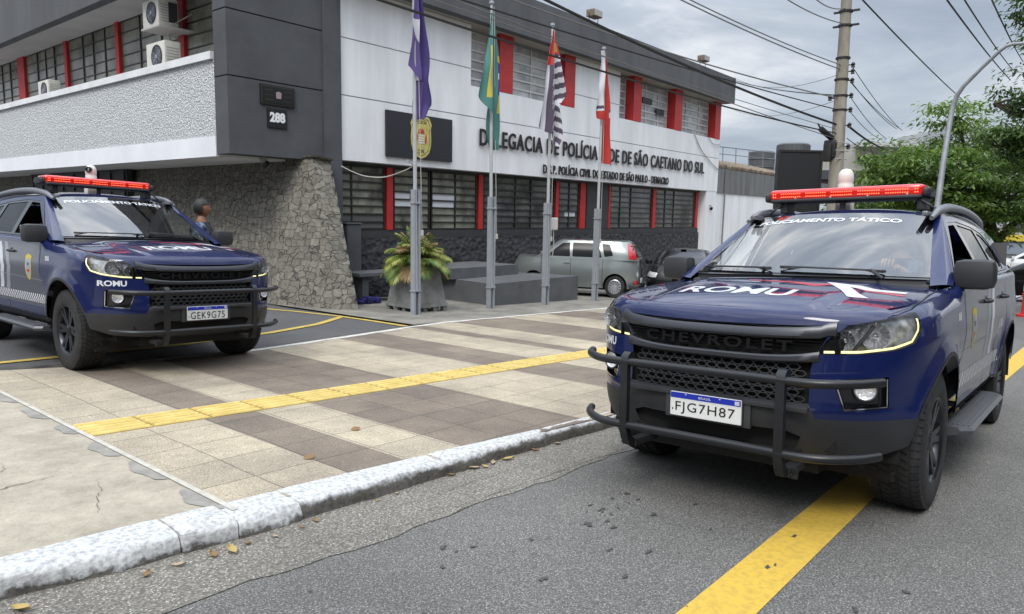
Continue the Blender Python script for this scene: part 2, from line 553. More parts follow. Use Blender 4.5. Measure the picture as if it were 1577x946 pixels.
def kerb_mat(name, kz, lo):
    m = mat(name, (.6, .6, .6), .8)
    t, b = shader_mix(m); N = t.nodes.new; K = t.links.new
    co = N('ShaderNodeTexCoord')
    n1 = N('ShaderNodeTexNoise'); n1.inputs['Scale'].default_value = 9; n1.inputs['Detail'].default_value = 12; n1.inputs['Roughness'].default_value = .70
    n2 = N('ShaderNodeTexNoise'); n2.inputs['Scale'].default_value = 45; n2.inputs['Detail'].default_value = 6
    K(co.outputs['Object'], n1.inputs['Vector']); K(co.outputs['Object'], n2.inputs['Vector'])
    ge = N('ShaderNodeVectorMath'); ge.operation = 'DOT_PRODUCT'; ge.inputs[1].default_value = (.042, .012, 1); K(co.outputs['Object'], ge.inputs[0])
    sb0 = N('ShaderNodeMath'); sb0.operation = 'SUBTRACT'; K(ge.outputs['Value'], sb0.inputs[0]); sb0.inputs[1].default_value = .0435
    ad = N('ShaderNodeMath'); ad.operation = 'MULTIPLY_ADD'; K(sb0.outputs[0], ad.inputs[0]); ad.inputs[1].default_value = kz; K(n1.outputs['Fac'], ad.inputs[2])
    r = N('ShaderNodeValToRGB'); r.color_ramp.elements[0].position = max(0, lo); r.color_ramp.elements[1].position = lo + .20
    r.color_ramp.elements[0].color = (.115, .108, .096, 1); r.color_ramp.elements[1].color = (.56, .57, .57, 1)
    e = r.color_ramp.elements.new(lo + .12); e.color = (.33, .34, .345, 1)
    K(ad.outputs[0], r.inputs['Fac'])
    r2 = N('ShaderNodeValToRGB'); r2.color_ramp.elements[0].position = .3; r2.color_ramp.elements[1].position = .6
    r2.color_ramp.elements[0].color = (.55, .55, .56, 1); r2.color_ramp.elements[1].color = (1.05, 1.05, 1.05, 1)
    K(n2.outputs['Fac'], r2.inputs['Fac'])
    mm = N('ShaderNodeMixRGB'); mm.blend_type = 'MULTIPLY'; mm.inputs['Fac'].default_value = 1; K(r.outputs['Color'], mm.inputs['Color1']); K(r2.outputs['Color'], mm.inputs['Color2'])
    K(mm.outputs['Color'], b.inputs['Base Color'])
    bp = N('ShaderNodeBump'); bp.inputs['Strength'].default_value = .9; bp.inputs['Distance'].default_value = .02
    K(n1.outputs['Fac'], bp.inputs['Height'])
    bp3 = N('ShaderNodeBump'); bp3.inputs['Strength'].default_value = .6; bp3.inputs['Distance'].default_value = .004
    K(n2.outputs['Fac'], bp3.inputs['Height']); K(bp.outputs['Normal'], bp3.inputs['Normal']); K(bp3.outputs['Normal'], b.inputs['Normal'])
    return m
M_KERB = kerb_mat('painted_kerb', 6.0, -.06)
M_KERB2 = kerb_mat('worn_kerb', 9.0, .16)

def sheet(name, loops, zf, m, off=0.0, step=1.0, kind='structure', matfn=None):
    bm = cutmesh(loops, step)
    mb = MB(); bm.verts.index_update()
    vs = [(v.co.x, v.co.y, zf(v.co.x, v.co.y) + off) for v in bm.verts]
    for v in vs: mb.v.append(v)
    for f in bm.faces:
        idx = [v.index for v in f.verts]
        a, b_, c = (Vector(vs[i]) for i in idx[:3])
        if (b_-a).cross(c-a).z < 0: idx.reverse()
        mb.f.append(tuple(idx)); cc = f.calc_center_median()
        mb.m.append(matfn(cc.x, cc.y) if matfn else 0)
    bm.free()
    me = bpy.data.meshes.new(name); me.from_pydata(mb.v, [], mb.f)
    for x in (m if isinstance(m, list) else [m]): me.materials.append(x)
    me.polygons.foreach_set('material_index', mb.m); me.update()
    o = link(name, me)
    return tag(o, kind=kind)
sheet('ground', [[(-400, -400), (900, -400), (900, 400), (-400, 400)]], lambda x, y: zr(x, y) - .35 - .001*0, asphalt('far_ground', (.12, .12, .11), (.2, .2, .19), 3), step=20)
sheet('road', [[(-15, -9), (60, -9), (60, 2.8), (5, 3.0), (-3, 3.35), (-15, 3.75)]], zr, M_ROAD, step=.5)
sheet('far_road', [[(60, -9), (300, -9), (300, 3.06), (60, 3.06)]], zr, M_ROAD, step=10)
def gut_edge(x): return float(np.interp(x, [-12, 1.1, 1.8, 4.4, 40], [3.0, 2.62, 2.55, 2.46, 1.7])) + .018*math.sin(x*5.1) + .012*math.sin(x*13.7+1) + .008*math.sin(x*31)
ge_ = [(x, gut_edge(x)) for x in np.arange(-14, 59, .12)]
sheet('gutter', [[(-14, 3.7), ] + ge_ + [(59, 2.2), (5, 3.0), (-3, 3.33)]], zr, M_GUT, .004, .5)
sheet('sidewalk_concrete', [[(-12, 3.72), (.8, 3.24), (1.73, 3.16), (1.73, 7.9), (-12, 9.2)]], zs, M_CONC, .0, .8)
dark = [(2.47, 2.87), (3.33, 4.58), (5.79, 6.6), (7.42, 7.74), (8.5, 9.9), (11.1, 12.3), (13.5, 14.1), (15.3, 16.7), (17.9, 18.5), (19.7, 21.1), (22.3, 23), (24, 25.4), (27, 28), (30, 32), (34, 35)]
edges = sorted([e for d in dark for e in d])
def tile_sheet():
    north = [(1.735, 7.92), (2.3, 7.72), (3.0, 7.50), (4.5, 7.48), (5.9, 7.78), (7.5, 8.13), (8.4, 8.28), (40, 8.28)]
    bm = cutmesh([[(1.735, 3.2), (40, 3.2)] + north[::-1]], 0, 0) if False else None
    tri = [(1.735, 3.16), (3.0, 3.10), (4.8, 2.95), (40, 2.36)] + north[::-1]
    L3 = [[Vector((x, y, 0)) for x, y in tri]]
    bm = bmesh.new(); bv = [bm.verts.new((x, y, 0)) for x, y in tri]
    for t in tessellate_polygon(L3): bm.faces.new([bv[i] for i in t])
    for e in edges:
        bmesh.ops.bisect_plane(bm, geom=bm.verts[:]+bm.edges[:]+bm.faces[:], dist=1e-7, plane_co=(e, 0, 0), plane_no=(1, 0, 0))
    me = bpy.data.meshes.new('sidewalk_tiles')
    for v in bm.verts: v.co.z = zs(v.co.x, v.co.y)
    for f in bm.faces:
        cx_ = f.calc_center_median().x
        f.material_index = 1 if any(a < cx_ < b for a, b in dark) else 0
    bmesh.ops.recalc_face_normals(bm, faces=bm.faces)
    for f in bm.faces:
        if f.normal.z < 0: f.normal_flip()
    bm.to_mesh(me); bm.free()
    me.materials.append(M_TL); me.materials.append(M_TD)
    tag(link('sidewalk_tiles', me), kind='structure')
    return north
north = tile_sheet()
# seam of mortar patches between concrete and tiles
sheet('mortar_seam', [[(1.712, 3.16), (1.745, 3.16), (1.745, 7.85), (1.712, 7.85)]], zs, mat('mortar_light', (.36, .345, .31), .9, nscale=12, color2=(.50, .48, .43)), .006, .4)
for k_, (yy, hh, ww) in enumerate(((3.42, .20, .09), (4.05, .22, .075), (4.62, .20, .085), (5.25, .16, .07), (5.85, .22, .08), (6.5, .2, .07))):
    sheet('mortar_patch', [[(1.71 - ww*abs(math.sin(a))**.8*(1 + .15*math.sin(5*a + k_)), yy + hh*math.cos(a)) for a in np.linspace(0.02, math.pi - .02, 16)]], zs, mat('mortar', (.20, .195, .18), .85, nscale=8, color2=(.30, .285, .25)), .004, .4)
if False: sheet('mortar_seam', [[(1.62, 3.22)] + [(1.655 + .030*math.sin(y*5.3) + .022*math.sin(y*12.1+1) + .010*math.sin(y*29+2) - .012*math.sin(y*1.7), y) for y in np.arange(3.3, 7.8, .03)] + [(1.76, 7.8), (1.755, 3.22)]], zs, mat('mortar', (.22, .215, .20), .9, nscale=5, color2=(.36, .345, .31), bump=.5, bscale=50), .004, .4)
# painted edge of the pavement towards the forecourt
def offset_line(pts, w):
    out = []
    for i, p in enumerate(pts):
        a = Vector(pts[max(i-1, 0)]); b = Vector(pts[min(i+1, len(pts)-1)]); t = (b-a).normalized()
        out.append((p[0] - t.y*w, p[1] + t.x*w))
    return out
nn = dens(north[2:], .3, False)
wob = [(x, y + .02*math.sin(x*7) + .012*math.sin(x*17)) for x, y in nn]
sheet('edge_line', [wob + offset_line(nn, .10)[::-1]], zs, M_WLINE, .004, .5)
sheet('driveway', [[(-12, 9.25), (1.735, 7.93)] + [(x, y + .10) for x, y in north[1:6]] + [(7.72, 8.3), (7.72, 12.4), (7.72, 30), (-12, 30)]], zs, M_DRIVE, -.030, .8)
sheet('driveway_gutter', [[(1.8, 8.05)] + offset_line(nn[:22], .11)[0:] + offset_line(nn[:22], .30)[::-1] + [(1.8, 8.25)]], zs, mat('wet_dirt', (.035, .032, .032), .45, nscale=6, color2=(.12, .11, .10), bump=.8, bscale=30), -.024, .5)
sheet('forecourt', [[(7.7, 8.38), (45, 8.38), (45, 14), (7.7, 14)]], zs, M_CONC2, .001, .8)
def line_poly(pts, w): return offset_line(pts, w/2) + offset_line(pts, -w/2)[::-1]
yl = bezier_pts = [(7.60, 8.45), (7.62, 9.3), (7.60, 10.2), (7.42, 11.2), (7.2, 12.0), (7.15, 14.0), (7.15, 20)]
sheet('driveway_marking', [line_poly(dens(yl, .4, False), .12)], zs, M_YELD, -.022, .6)
sheet('driveway_marking', [line_poly(dens([(-4, 8.45), (1.0, 8.35), (2.3, 8.42), (4.0, 8.55), (5.5, 8.93), (6.6, 9.40), (7.55, 10.05)], .4, False), .12)], zs, M_YELD, -.020, .6)
# centre line
cl = [(1.2, 1.03), (2.5, 1.02), (4.5, 1.01), (8, .93), (12, .80), (18, .68), (40, .6)]
sheet('centre_line', [line_poly(dens(cl, .3, False), .235)], zr, M_YEL, .004, .5)
# tactile strip
tl = [(1.735, 5.155), (3.3, 5.06), (8.0, 4.86), (20, 4.4)]
def tact():
    mb = MB(); x = 1.735; k = 0
    def yc(x): return float(np.interp(x, [p[0] for p in tl], [p[1] for p in tl]))
    while x < 20:
        x1 = x + .394
        ya, yb = yc(x), yc(x1)
        w = .185
        q = [(x, ya - w), (x1, yb - w), (x1, yb + w), (x, ya + w)]
        mb.hexa([(a, b, zs(a, b) - .01) for a, b in q] + [(a, b, zs(a, b) + .005) for a, b in q])
        for j in range(5):
            o_ = -.148 + j*.074
            q = [(x + .012, ya + o_ - .016), (x1 - .012, yb + o_ - .016), (x1 - .012, yb + o_ + .016), (x + .012, ya + o_ + .016)]
            qt = [(x + .018, ya + o_ - .009), (x1 - .018, yb + o_ - .009), (x1 - .018, yb + o_ + .009), (x + .018, ya + o_ + .009)]
            mb.hexa([(a, b, zs(a, b) + .0045) for a, b in q] + [(a, b, zs(a, b) + .0135) for a, b in qt], 1)
        x = x1 + .010; k += 1
    tag(mb.build('tactile_paving', [mat('tactile_groove', (.33, .235, .06), .85, nscale=7, color2=(.46, .33, .10)), M_TACT]), kind='structure')
tact()
# kerb stones
def ko(x): return float(np.interp(x, [-12, -2, .8, 1.2, 1.8, 4, 5, 40], [3.6, 3.25, 3.15, 3.08, 3.04, 2.965, 2.90, 2.3]))
def kin(x): return float(np.interp(x, [-12, .8, 2.0, 3.0, 3.9, 4.8, 40], [3.8, 3.34, 3.28, 3.19, 3.09, 3.02, 2.42]))
kx = [-12, -8, -5, -3, -2, -1, -.2, .62, 1.42, 1.68, 2.02] + [2.02 + 1.02*i for i in range(1, 40)]
def kerb():
    for i in range(len(kx)-1):
        a, b = kx[i] + .003, kx[i+1] - .003
        r_ = random.Random(i*3+1)
        n = max(2, int((b-a)/.06)); sec = [(-.066, None), (-.058, -.060), (-.052, -.026), (-.038, -.008), (-.012, .001), (.05, .005), (99, .0045), (99, -.12)]
        dy = r_.uniform(-.006, .006); dz = r_.uniform(-.003, .003)
        if i in (8, 9): dy -= .01
        vs = []; fs = []
        for j in range(n+1):
            x = lerp(a, b, j/n)
            e = .004 if j in (0, n) else 0
            for q, (y, zz) in enumerate(sec):
                wv = .006*math.sin(x*9 + q) + .004*math.sin(x*29 + 2*q) + r_.uniform(-.0025, .0025)
                Y = (kin(x) if y > 50 else ko(x) + .066 + y) + dy + (wv*1.2 if q < 5 else 0) + (e if q < 5 else 0)
                Z = (zr(x, 2.9) - .05) if zz is None else zs(x, 3.1) + zz + dz*(q < 7) + (wv*.5 if 0 < q < 5 else 0) - (e if q > 1 else 0)
                vs.append((x, Y, Z))
        m_ = len(sec)
        for j in range(n):
            for q in range(m_-1): fs.append((j*m_+q, (j+1)*m_+q, (j+1)*m_+q+1, j*m_+q+1))
        fs += [tuple(range(m_))[::-1], tuple(n*m_+q for q in range(m_))]
        mb = MB().add(vs, fs)
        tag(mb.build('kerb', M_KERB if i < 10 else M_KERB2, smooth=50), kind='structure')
    mb = MB()
    c = Vector((1.60, ko(1.6) + .004, zs(1.6, 3) - .065))
    mb.lathe([(.020, -.003), (.020, .001), (.0, .0005)], 14, Matrix.Translation(c) @ Matrix.Rotation(math.pi/2, 4, 'X') @ Matrix.Diagonal((1, 1.2, 1, 1)))
    tag(mb.build('kerb_drain_hole', mat('hole_black', (.004, .004, .004), 1)), kind='structure')
kerb()
# cracks in the old concrete and in the road surface
def crack(x0, y0, x1, y1, w, zf, seed, off=.005):
    r_ = random.Random(seed); n = 40; pts = []; d = 0
    for i in range(n+1):
        t = i/n; d += r_.uniform(-.012, .012); d *= .95
        L_ = math.hypot(x1-x0, y1-y0); nx_, ny_ = -(y1-y0)/L_, (x1-x0)/L_
        pts.append((lerp(x0, x1, t) + nx_*d, lerp(y0, y1, t) + ny_*d))
    mb = MB(); vs = []
    for i, p in enumerate(pts):
        a = Vector(pts[max(i-1, 0)]); b = Vector(pts[min(i+1, n)]); t = (b-a).normalized(); ww = w*(.3 + .7*r_.random())*math.sin(math.pi*min(1, max(.03, i/n)))/2
        for s_ in (1, -1): vs.append((p[0] - t.y*ww*s_, p[1] + t.x*ww*s_, zf(p[0], p[1]) + off))
    mb.add(vs, [(2*i, 2*i+1, 2*i+3, 2*i+2) for i in range(n)])
    tag(mb.build('surface_crack', mat('crack_dark', (.045, .04, .034), .9), weld=False), kind='structure')
crack(.75, 4.15, 1.35, 4.35, .010, zs, 1); crack(.9, 4.05, 1.2, 4.75, .006, zs, 2); crack(1.2, 3.5, 1.5, 4.1, .004, zs, 3); crack(.6, 5.2, 1.6, 5.6, .005, zs, 5)
crack(1.9, 2.60, 5.5, 2.43, .006, zr, 6, .009); crack(2.2, 2.85, 3.8, 2.8, .004, zr, 7, .009); crack(4.8, -.4, 9, .2, .008, zr, 8)
# dirt and oil spots
def blob(mb, x, y, r, zf, off, rn):
    n = 14; pts = []
    ph = rn.uniform(0, 6)
    for k in range(n):
        a = 2*math.pi*k/n; q = r*(1 + .35*math.sin(2*a+ph) + .45*rn.uniform(-1, 1))
        px_, py_ = x + q*math.cos(a)*1.5, y + q*math.sin(a)
        pts.append((px_, py_, zf(px_, py_) + off))
    mb.add(pts, [tuple(range(n))])
rn = random.Random(4)
mb = MB()
spots = [(3.2, 2.05, .018), (3.05, 1.85, .018), (3.0, 1.78, .02), (2.75, 1.65, .02), (2.85, 1.5, .024), (3.5, 2.0, .02), (3.45, 1.9, .015), (3.3, 1.72, .026), (3.6, 1.62, .02), (2.55, 1.45, .018), (2.3, 1.7, .02),
         (2.9, .62, .02), (2.65, .58, .02), (2.5, .55, .026), (3.2, .5, .018), (3.05, 1.02, .02), (3.5, 1.05, .018), (2.95, 1.9, .03), (2.1, 2.1, .018), (2.25, 2.25, .02), (2.35, 2.15, .016), (2.6, 2.0, .018)]
for x, y, r in spots: blob(mb, x, y, r*.62, zr, .0052, rn)
for k in range(16):
    blob(mb, rn.uniform(1.4, 4.2), rn.uniform(.2, 2.4), rn.uniform(.003, .007), zr, .0052, rn)
for k in range(10): blob(mb, 3.25 + rn.gauss(0, .10), 1.98 + rn.gauss(0, .05), rn.uniform(.004, .010), zr, .0054, rn)
o = mb.build('oil_spots', mat('oil_black', (.062, .060, .057), .6), weld=False); tag(o, kind='stuff')
# dry leaves in the gutter
M_LEAF = [mat('dry_leaf_brown', (.20, .12, .05), .8), mat('dry_leaf_yellow', (.36, .27, .10), .8), mat('dry_leaf_pale', (.34, .27, .18), .8)]
lp = [(1.58, 2.93, 1, .045), (1.50, 2.95, 0, .035), (1.35, 2.96, 2, .03), (1.67, 2.95, 0, .025), (1.22, 2.97, 0, .03), (3.25, 2.97, 2, .04), (3.32, 2.94, 1, .03), (3.42, 2.96, 2, .035), (3.05, 2.98, 0, .03), (3.55, 2.94, 1, .045), (2.05, 2.96, 0, .025), (2.6, 2.97, 2, .02), (1.80, 2.93, 2, .022), (1.95, 2.94, 0, .02), (.78, 3.02, 1, .05), (3.85, 2.95, 0, .03), (4.1, 2.93, 2, .035), (2.45, 2.96, 1, .016)]
names_ = ['brown curled dry leaf', 'yellow dry leaf', 'pale dry leaf']
ORD = ['first', 'second', 'third', 'fourth', 'fifth', 'sixth', 'seventh', 'eighth', 'ninth', 'tenth', 'eleventh', 'twelfth', 'thirteenth', 'fourteenth', 'fifteenth', 'sixteenth', 'seventeenth', 'last']
lp.sort()
for k, (x, y, c, r) in enumerate(lp):
    mb = MB(); r_ = random.Random(k); a0 = r_.uniform(0, 6)
    n = 6
    vs = []
    for i in range(n+1):
        t = i/n; w = r*.45*math.sin(math.pi*min(.98, t*.95+.03))
        for s_ in (-1, 0, 1):
            lx = (t-.5)*2*r; ly = s_*w
            X = x + lx*math.cos(a0) - ly*math.sin(a0); Y = y + lx*math.sin(a0) + ly*math.cos(a0)
            vs.append((X, Y, zr(X, Y) + .008 + .4*r*abs(s_)*.6 + .25*r*t*t))
    fs = [(i*3+j, i*3+j+1, i*3+4+j, i*3+3+j) for i in range(n) for j in range(2)]
    o = mb.add(vs, fs).build('dry_leaf', M_LEAF[c], smooth=60)
    tag(o, ['brown curled', 'yellow', 'pale'][c] + ' dry leaf in the gutter, ' + ORD[k] + ' from the left along the kerb', 'leaf', 'dry leaves in the gutter')
for (x, y, lab) in ((2.47, 3.62, 'grey brown dry leaf lying on light paving tiles near the kerb'), (3.08, 3.95, 'reddish dry leaf lying on the pavement between dark and light tiles')):
    mb = MB(); z = zs(x, y)
    vs = [(x-.035, y-.01, z+.004), (x, y-.03, z+.008), (x+.04, y, z+.014), (x+.01, y+.028, z+.02), (x-.03, y+.02, z+.012), (x, y, z+.022)]
    mb.add(vs, [(0, 1, 5), (1, 2, 5), (2, 3, 5), (3, 4, 5), (4, 0, 5)])
    tag(mb.build('dry_leaf', M_LEAF[0], smooth=60), lab, 'leaf')
# ================================================================== POLICE STATION
M_WHITE = mat('white_render', (.74, .755, .775), .85, noise=.09, nscale=1.6, stretch=(1.3, 1.3, .18), bump=.15, bscale=30)
M_WGREY = mat('wall_groove', (.30, .31, .32), .9)
M_DARK = mat('charcoal_render', (.070, .074, .082), .85, noise=.16, nscale=1.3, bump=.3, bscale=14)
M_DARK2 = mat('charcoal_fascia', (.085, .089, .097), .85, noise=.14, nscale=1.8, stretch=(1, 1, .25), bump=.2, bscale=20)
M_GROOVE = mat('black_groove', (.012, .012, .014), .9)
M_RED = mat('red_paint', (.42, .022, .022), .55, noise=.12, nscale=3)
M_SOFF = mat('soffit_beige', (.34, .32, .285), .9, noise=.12, nscale=1.5)
M_SOFF2 = mat('soffit_grey', (.42, .41, .40), .9, noise=.08, nscale=1.2)
M_BARD = mat('window_bar_dark', (.018, .017, .016), .5)
M_BARW = mat('window_bar_white', (.55, .56, .55), .5)
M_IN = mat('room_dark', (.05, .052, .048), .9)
M_BLIND = mat('blind_fabric', (.50, .51, .42), .8, noise=.25, nscale=7, stretch=(6, 6, .3))
M_BLIND2 = mat('blind_dim', (.20, .205, .18), .8, noise=.35, nscale=5, stretch=(5, 5, .5))
M_PAPER = mat('paper_sheet', (.62, .64, .68), .8)
M_PANEL = mat('panel_charcoal', (.035, .036, .040), .6, noise=.15, nscale=3)
def rough_stone(name, c, sc, bump_d, c2=None):
    m = mat(name, c, .8)
    t, b = shader_mix(m); N = t.nodes.new; K = t.links.new
    co = N('ShaderNodeTexCoord'); v = N('ShaderNodeTexVoronoi'); v.feature = 'F1'; v.inputs['Scale'].default_value = sc
    n = N('ShaderNodeTexNoise'); n.inputs['Scale'].default_value = sc*.9; n.inputs['Detail'].default_value = 6
    K(co.outputs['Object'], v.inputs['Vector']); K(co.outputs['Object'], n.inputs['Vector'])
    mm = N('ShaderNodeMath'); mm.operation = 'ADD'; K(v.outputs['Distance'], mm.inputs[0]); K(n.outputs['Fac'], mm.inputs[1])
    bp = N('ShaderNodeBump'); bp.inputs['Strength'].default_value = 1; bp.inputs['Distance'].default_value = bump_d
    K(mm.outputs[0], bp.inputs['Height']); K(bp.outputs['Normal'], b.inputs['Normal'])
    r = N('ShaderNodeValToRGB'); r.color_ramp.elements[0].position = .38; r.color_ramp.elements[1].position = .68
    r.color_ramp.elements[0].color = (*(c2 or [x*.6 for x in c]), 1); r.color_ramp.elements[1].color = (*c, 1)
    K(n.outputs['Fac'], r.inputs['Fac']); K(r.outputs['Color'], b.inputs['Base Color'])
    return m
M_BSTONE = rough_stone('black_stone_wainscot', (.045, .047, .054), 7, .05)
M_PEB = rough_stone('pebble_dash', (.74, .76, .77), 30, .022, (.36, .38, .39))
st = empty('police_station', (9.42, 12.5, zs(9.42, 12.5)), label='two storey police station with white upper wall, charcoal roof band and red window pillars', cat='building')
ST0 = Vector(st.location)
def SB(mb, name, m, smooth=None, par=None):          # build a part in world coordinates under st
    base = par or st
    off = ST0
    mb.v = [(x - off.x, y - off.y, z - off.z) for x, y, z in mb.v]
    o = mb.build(name, m, base, smooth)
    return o
def boxes(lst):
    mb = MB()
    for a, b in lst: mb.box(a, b)
    return mb
G1, G2 = 3.79, 4.945
XW0, XW1 = 9.42, 28.22
wl = []
def wallrow(z0, z1, spans):
    for a, b in spans: wl.append(((a, 12.5, z0), (b, 12.8, z1)))
wallrow(2.46, G1 - .012, [(XW0, XW1)]); wallrow(G1 + .012, 4.54, [(XW0, XW1)])
wallrow(4.54, G2 - .012, [(XW0, 13.38), (17.87, 20.39)]); wallrow(G2 + .012, 5.985, [(XW0, 13.38), (17.87, 20.39)])
SB(boxes(wl), 'upper_wall', M_WHITE)
SB(boxes([((XW0 + .002, 12.516, 2.48), (13.379, 12.78, 5.98)), ((13.381, 12.516, 2.48), (17.868, 12.78, 4.53)), ((17.872, 12.516, 2.48), (20.388, 12.78, 5.98)), ((20.392, 12.516, 2.48), (XW1 - .02, 12.78, 4.53))]), 'wall_joint', M_WGREY)
SB(boxes([((27.24, 12.51, -2), (28.2, 12.86, 2.455)), ((28.0, 12.87, -2), (28.2, 20, 6.0)), ((28.0, 12.81, 2.47), (28.2, 12.865, 6.0))]), 'end_wall', M_WHITE)
# fascia and soffits
SB(boxes([((9.0, 12.1, 5.99), (28.55, 12.35, 6.96)), ((28.35, 12.36, 5.99), (28.55, 24, 6.96))]), 'fascia', M_DARK2)
SB(boxes([((9.0, 12.36, 5.995), (28.34, 14, 6.05))]), 'soffit', M_SOFF)
SB(boxes([((9.05, 12.3, 6.90), (28.5, 40, 6.93))]), 'flat_roof', M_DARK)
# red pillars upstairs
for a, b in ((14.46, 15.0), (17.35, 17.868), (21.27, 21.79), (24.22, 24.78), (27.70, 28.19)):
    SB(boxes([((a, 12.492, 4.545), (b, 13.0, 5.992))]), 'red_pillar', M_RED)
FR_UP = frosted('frosted_upper', (.26, .27, .27), (.50, .51, .51), 1.6); FR_LO = frosted('frosted_lower', (.05, .05, .042), (.30, .30, .245), 1.3); FR_DK = frosted('frosted_dark', (.035, .037, .035), (.14, .145, .14), 1.5); FR_SIDE = frosted('frosted_side', (.10, .10, .075), (.24, .235, .19), 1.2)
def window(nm, x0, x1, z0, z1, y, barmat, rows, cols, back=.5, par=None, backmat=None, thick=.022, shift=0, pane=None):
    fr = boxes([((x0, y, z0), (x1, y + .05, z0 + .035)), ((x0, y, z1 - .035), (x1, y + .05, z1)), ((x0, y, z0 + .036), (x0 + .035, y + .05, z1 - .036)), ((x1 - .035, y, z0 + .036), (x1, y + .05, z1 - .036))])
    for k in range(1, rows):
        z = lerp(z0, z1, k/rows); fr.box((x0 + .036, y - .01, z - thick/2), (x1 - .036, y + .06, z + thick/2))
    for c in cols:
        fr.box((c - .016, y - .004, z0 + .037), (c + .016, y + .054, z1 - .037))
    f = SB(fr, nm, barmat)
    SB(boxes([((x0 + .01, y + .028, z0 + .01), (x1 - .01, y + .034, z1 - .01))]), 'glass_pane', pane or BLGLASS, par=f)
    return f
for x0, x1, cols in ((13.40, 14.44, ()), (15.02, 17.33, (16.15,)), (20.41, 21.25, ()), (21.81, 24.20, (22.6, 23.5)), (24.80, 27.68, (25.7, 26.8))):
    window('upper_window', x0, x1, 4.56, 5.95, 12.80, M_BARW, 6, cols, thick=.045, pane=FR_UP)
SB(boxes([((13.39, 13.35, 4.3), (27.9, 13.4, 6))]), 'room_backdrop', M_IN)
cur = MB()
for (a, b) in ((13.45, 14.3), (15.1, 16.9), (20.5, 21.2), (21.9, 23.6), (24.9, 27.2)):
    n = int((b-a)/.06)
    for i in range(n):
        x = a + i*.06; cur.box((x, 12.93 + .02*(i % 2), 4.6), (x + .055, 12.94 + .02*(i % 2), 5.9))
SB(cur, 'curtain', mat('curtain_grey', (.66, .66, .63), .8, noise=.3, nscale=2.5))
SB(boxes([((22.3, 12.74, 5.28), (22.95, 12.78, 5.48)), ((23.3, 12.74, 5.0), (23.85, 12.78, 5.2))]), 'open_vent_pane', M_PANEL)
# ground floor
SB(boxes([((XW0, 12.75, -2), (27.22, 13.0, .80))]), 'stone_wainscot', M_BSTONE)
SB(boxes([((XW0, 12.80, .802), (27.22, 13.0, .975)), ((19.12, 12.79, .98), (20.38, 13.0, 2.44)), ((XW0, 12.78, 2.405), (27.22, 13.0, 2.455))]), 'dark_band', M_PANEL)
SB(boxes([((XW0, 12.81, 2.456), (27.22, 14, 2.475))]), 'recess_ceiling', M_DARK)
cols_red = [(10.90, 11.13), (14.02, 14.24), (17.44, 17.64), (18.74, 19.08), (20.40, 20.56), (23.40, 23.66), (26.90, 27.15)]
for a, b in cols_red: SB(boxes([((a + .02, 12.785, .985), (b - .03, 12.95, 2.40))]), 'red_column', M_RED)
gl = [(9.45, 10.88, (9.95,)), (11.15, 12.3, (12.28,)), (12.36, 14.0, (13.2,)), (14.26, 17.42, (14.9, 15.6, 16.3, 16.95)), (17.66, 18.72, (18.2,)), (20.58, 23.38, (21.2, 21.9, 22.6)), (23.68, 26.88, (24.4, 25.1, 25.9))]
for x0, x1, c in gl: window('lower_window', x0, x1, .985, 2.40, 12.82, M_BARD, 8, c[:2] if len(c) < 4 else c[1:3], thick=.034, pane=FR_LO if x1 < 14.1 else FR_DK)
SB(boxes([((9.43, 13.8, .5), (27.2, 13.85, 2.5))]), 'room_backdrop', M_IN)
bl = MB()
for i, (a, b, zlo) in enumerate(((9.5, 10.4, 1.45), (10.4, 10.86, 1.45), (11.2, 12.2, 1.3), (12.4, 13.2, 1.5), (13.25, 13.95, 1.25))):
    x = a
    while x < b - .05: bl.box((x, 12.93, zlo), (x + .085, 12.94, 2.35)); x += .095
SB(bl, 'blind', M_BLIND)
bl = MB()
for (a, b) in ((14.4, 16.2), (17.7, 18.6), (20.7, 23.2), (23.8, 26.6)):
    x = a
    while x < b: bl.box((x, 12.97, 1.0), (x + .12, 12.98, 2.35)); x += .14
SB(bl, 'blind', M_BLIND2)
for bb_ in ([((11.2, 12.842, 1.52), (11.72, 12.846, 1.68)), ((11.2, 12.842, 1.71), (11.66, 12.846, 1.86)), ((12.42, 12.842, 1.52), (13.15, 12.846, 1.68)), ((12.42, 12.842, 1.71), (13.18, 12.846, 1.86)), ((9.48, 12.842, 1.5), (9.62, 12.846, 1.62)), ((18.0, 12.842, 1.35), (18.55, 12.846, 1.5))]): SB(boxes([bb_]), 'paper_sheet', M_PAPER)
SB(boxes([((9.49, 12.836, 1.03), (10.84, 12.845, 1.33))]), 'lower_panel', mat('panel_grey', (.10, .098, .095), .7))
# left block
SB(boxes([((9.012, 12.44, -1), (9.418, 12.9, 5.985)), ((9.012, 12.44, 5.995), (9.418, 12.9, 7.6))]), 'pilaster', M_DARK)
blk = []
for z0, z1 in ((2.41, 3.79), (3.815, 4.955), (4.98, 7.6)): blk.append(((6.95, 12.5, z0), (9.01, 12.95, z1)))
SB(boxes(blk), 'corner_block', M_DARK)
SB(boxes([((6.965, 12.515, 2.42), (9.005, 12.94, 7.5))]), 'corner_joint', M_GROOVE)
Y0, Y1 = 12.952, 34
SB(boxes([((6.93, Y0, 2.37), (7.13, Y1, 2.74)), ((7.14, Y0, 2.37), (8.9, Y1, 2.43)), ((7.2, Y0, 3.95), (8.2, Y1, 4.0))]), 'balcony_slab', mat('balcony_white', (.74, .76, .79), .85, noise=.06, nscale=1))
SB(boxes([((6.945, Y0, 2.742), (7.12, Y1, 4.12))]), 'balcony_parapet', M_PEB)
SB(boxes([((6.88, Y0, 4.122), (7.18, Y1, 4.26))]), 'parapet_cap', mat('cap_white', (.68, .70, .71), .85, noise=.08, nscale=2))
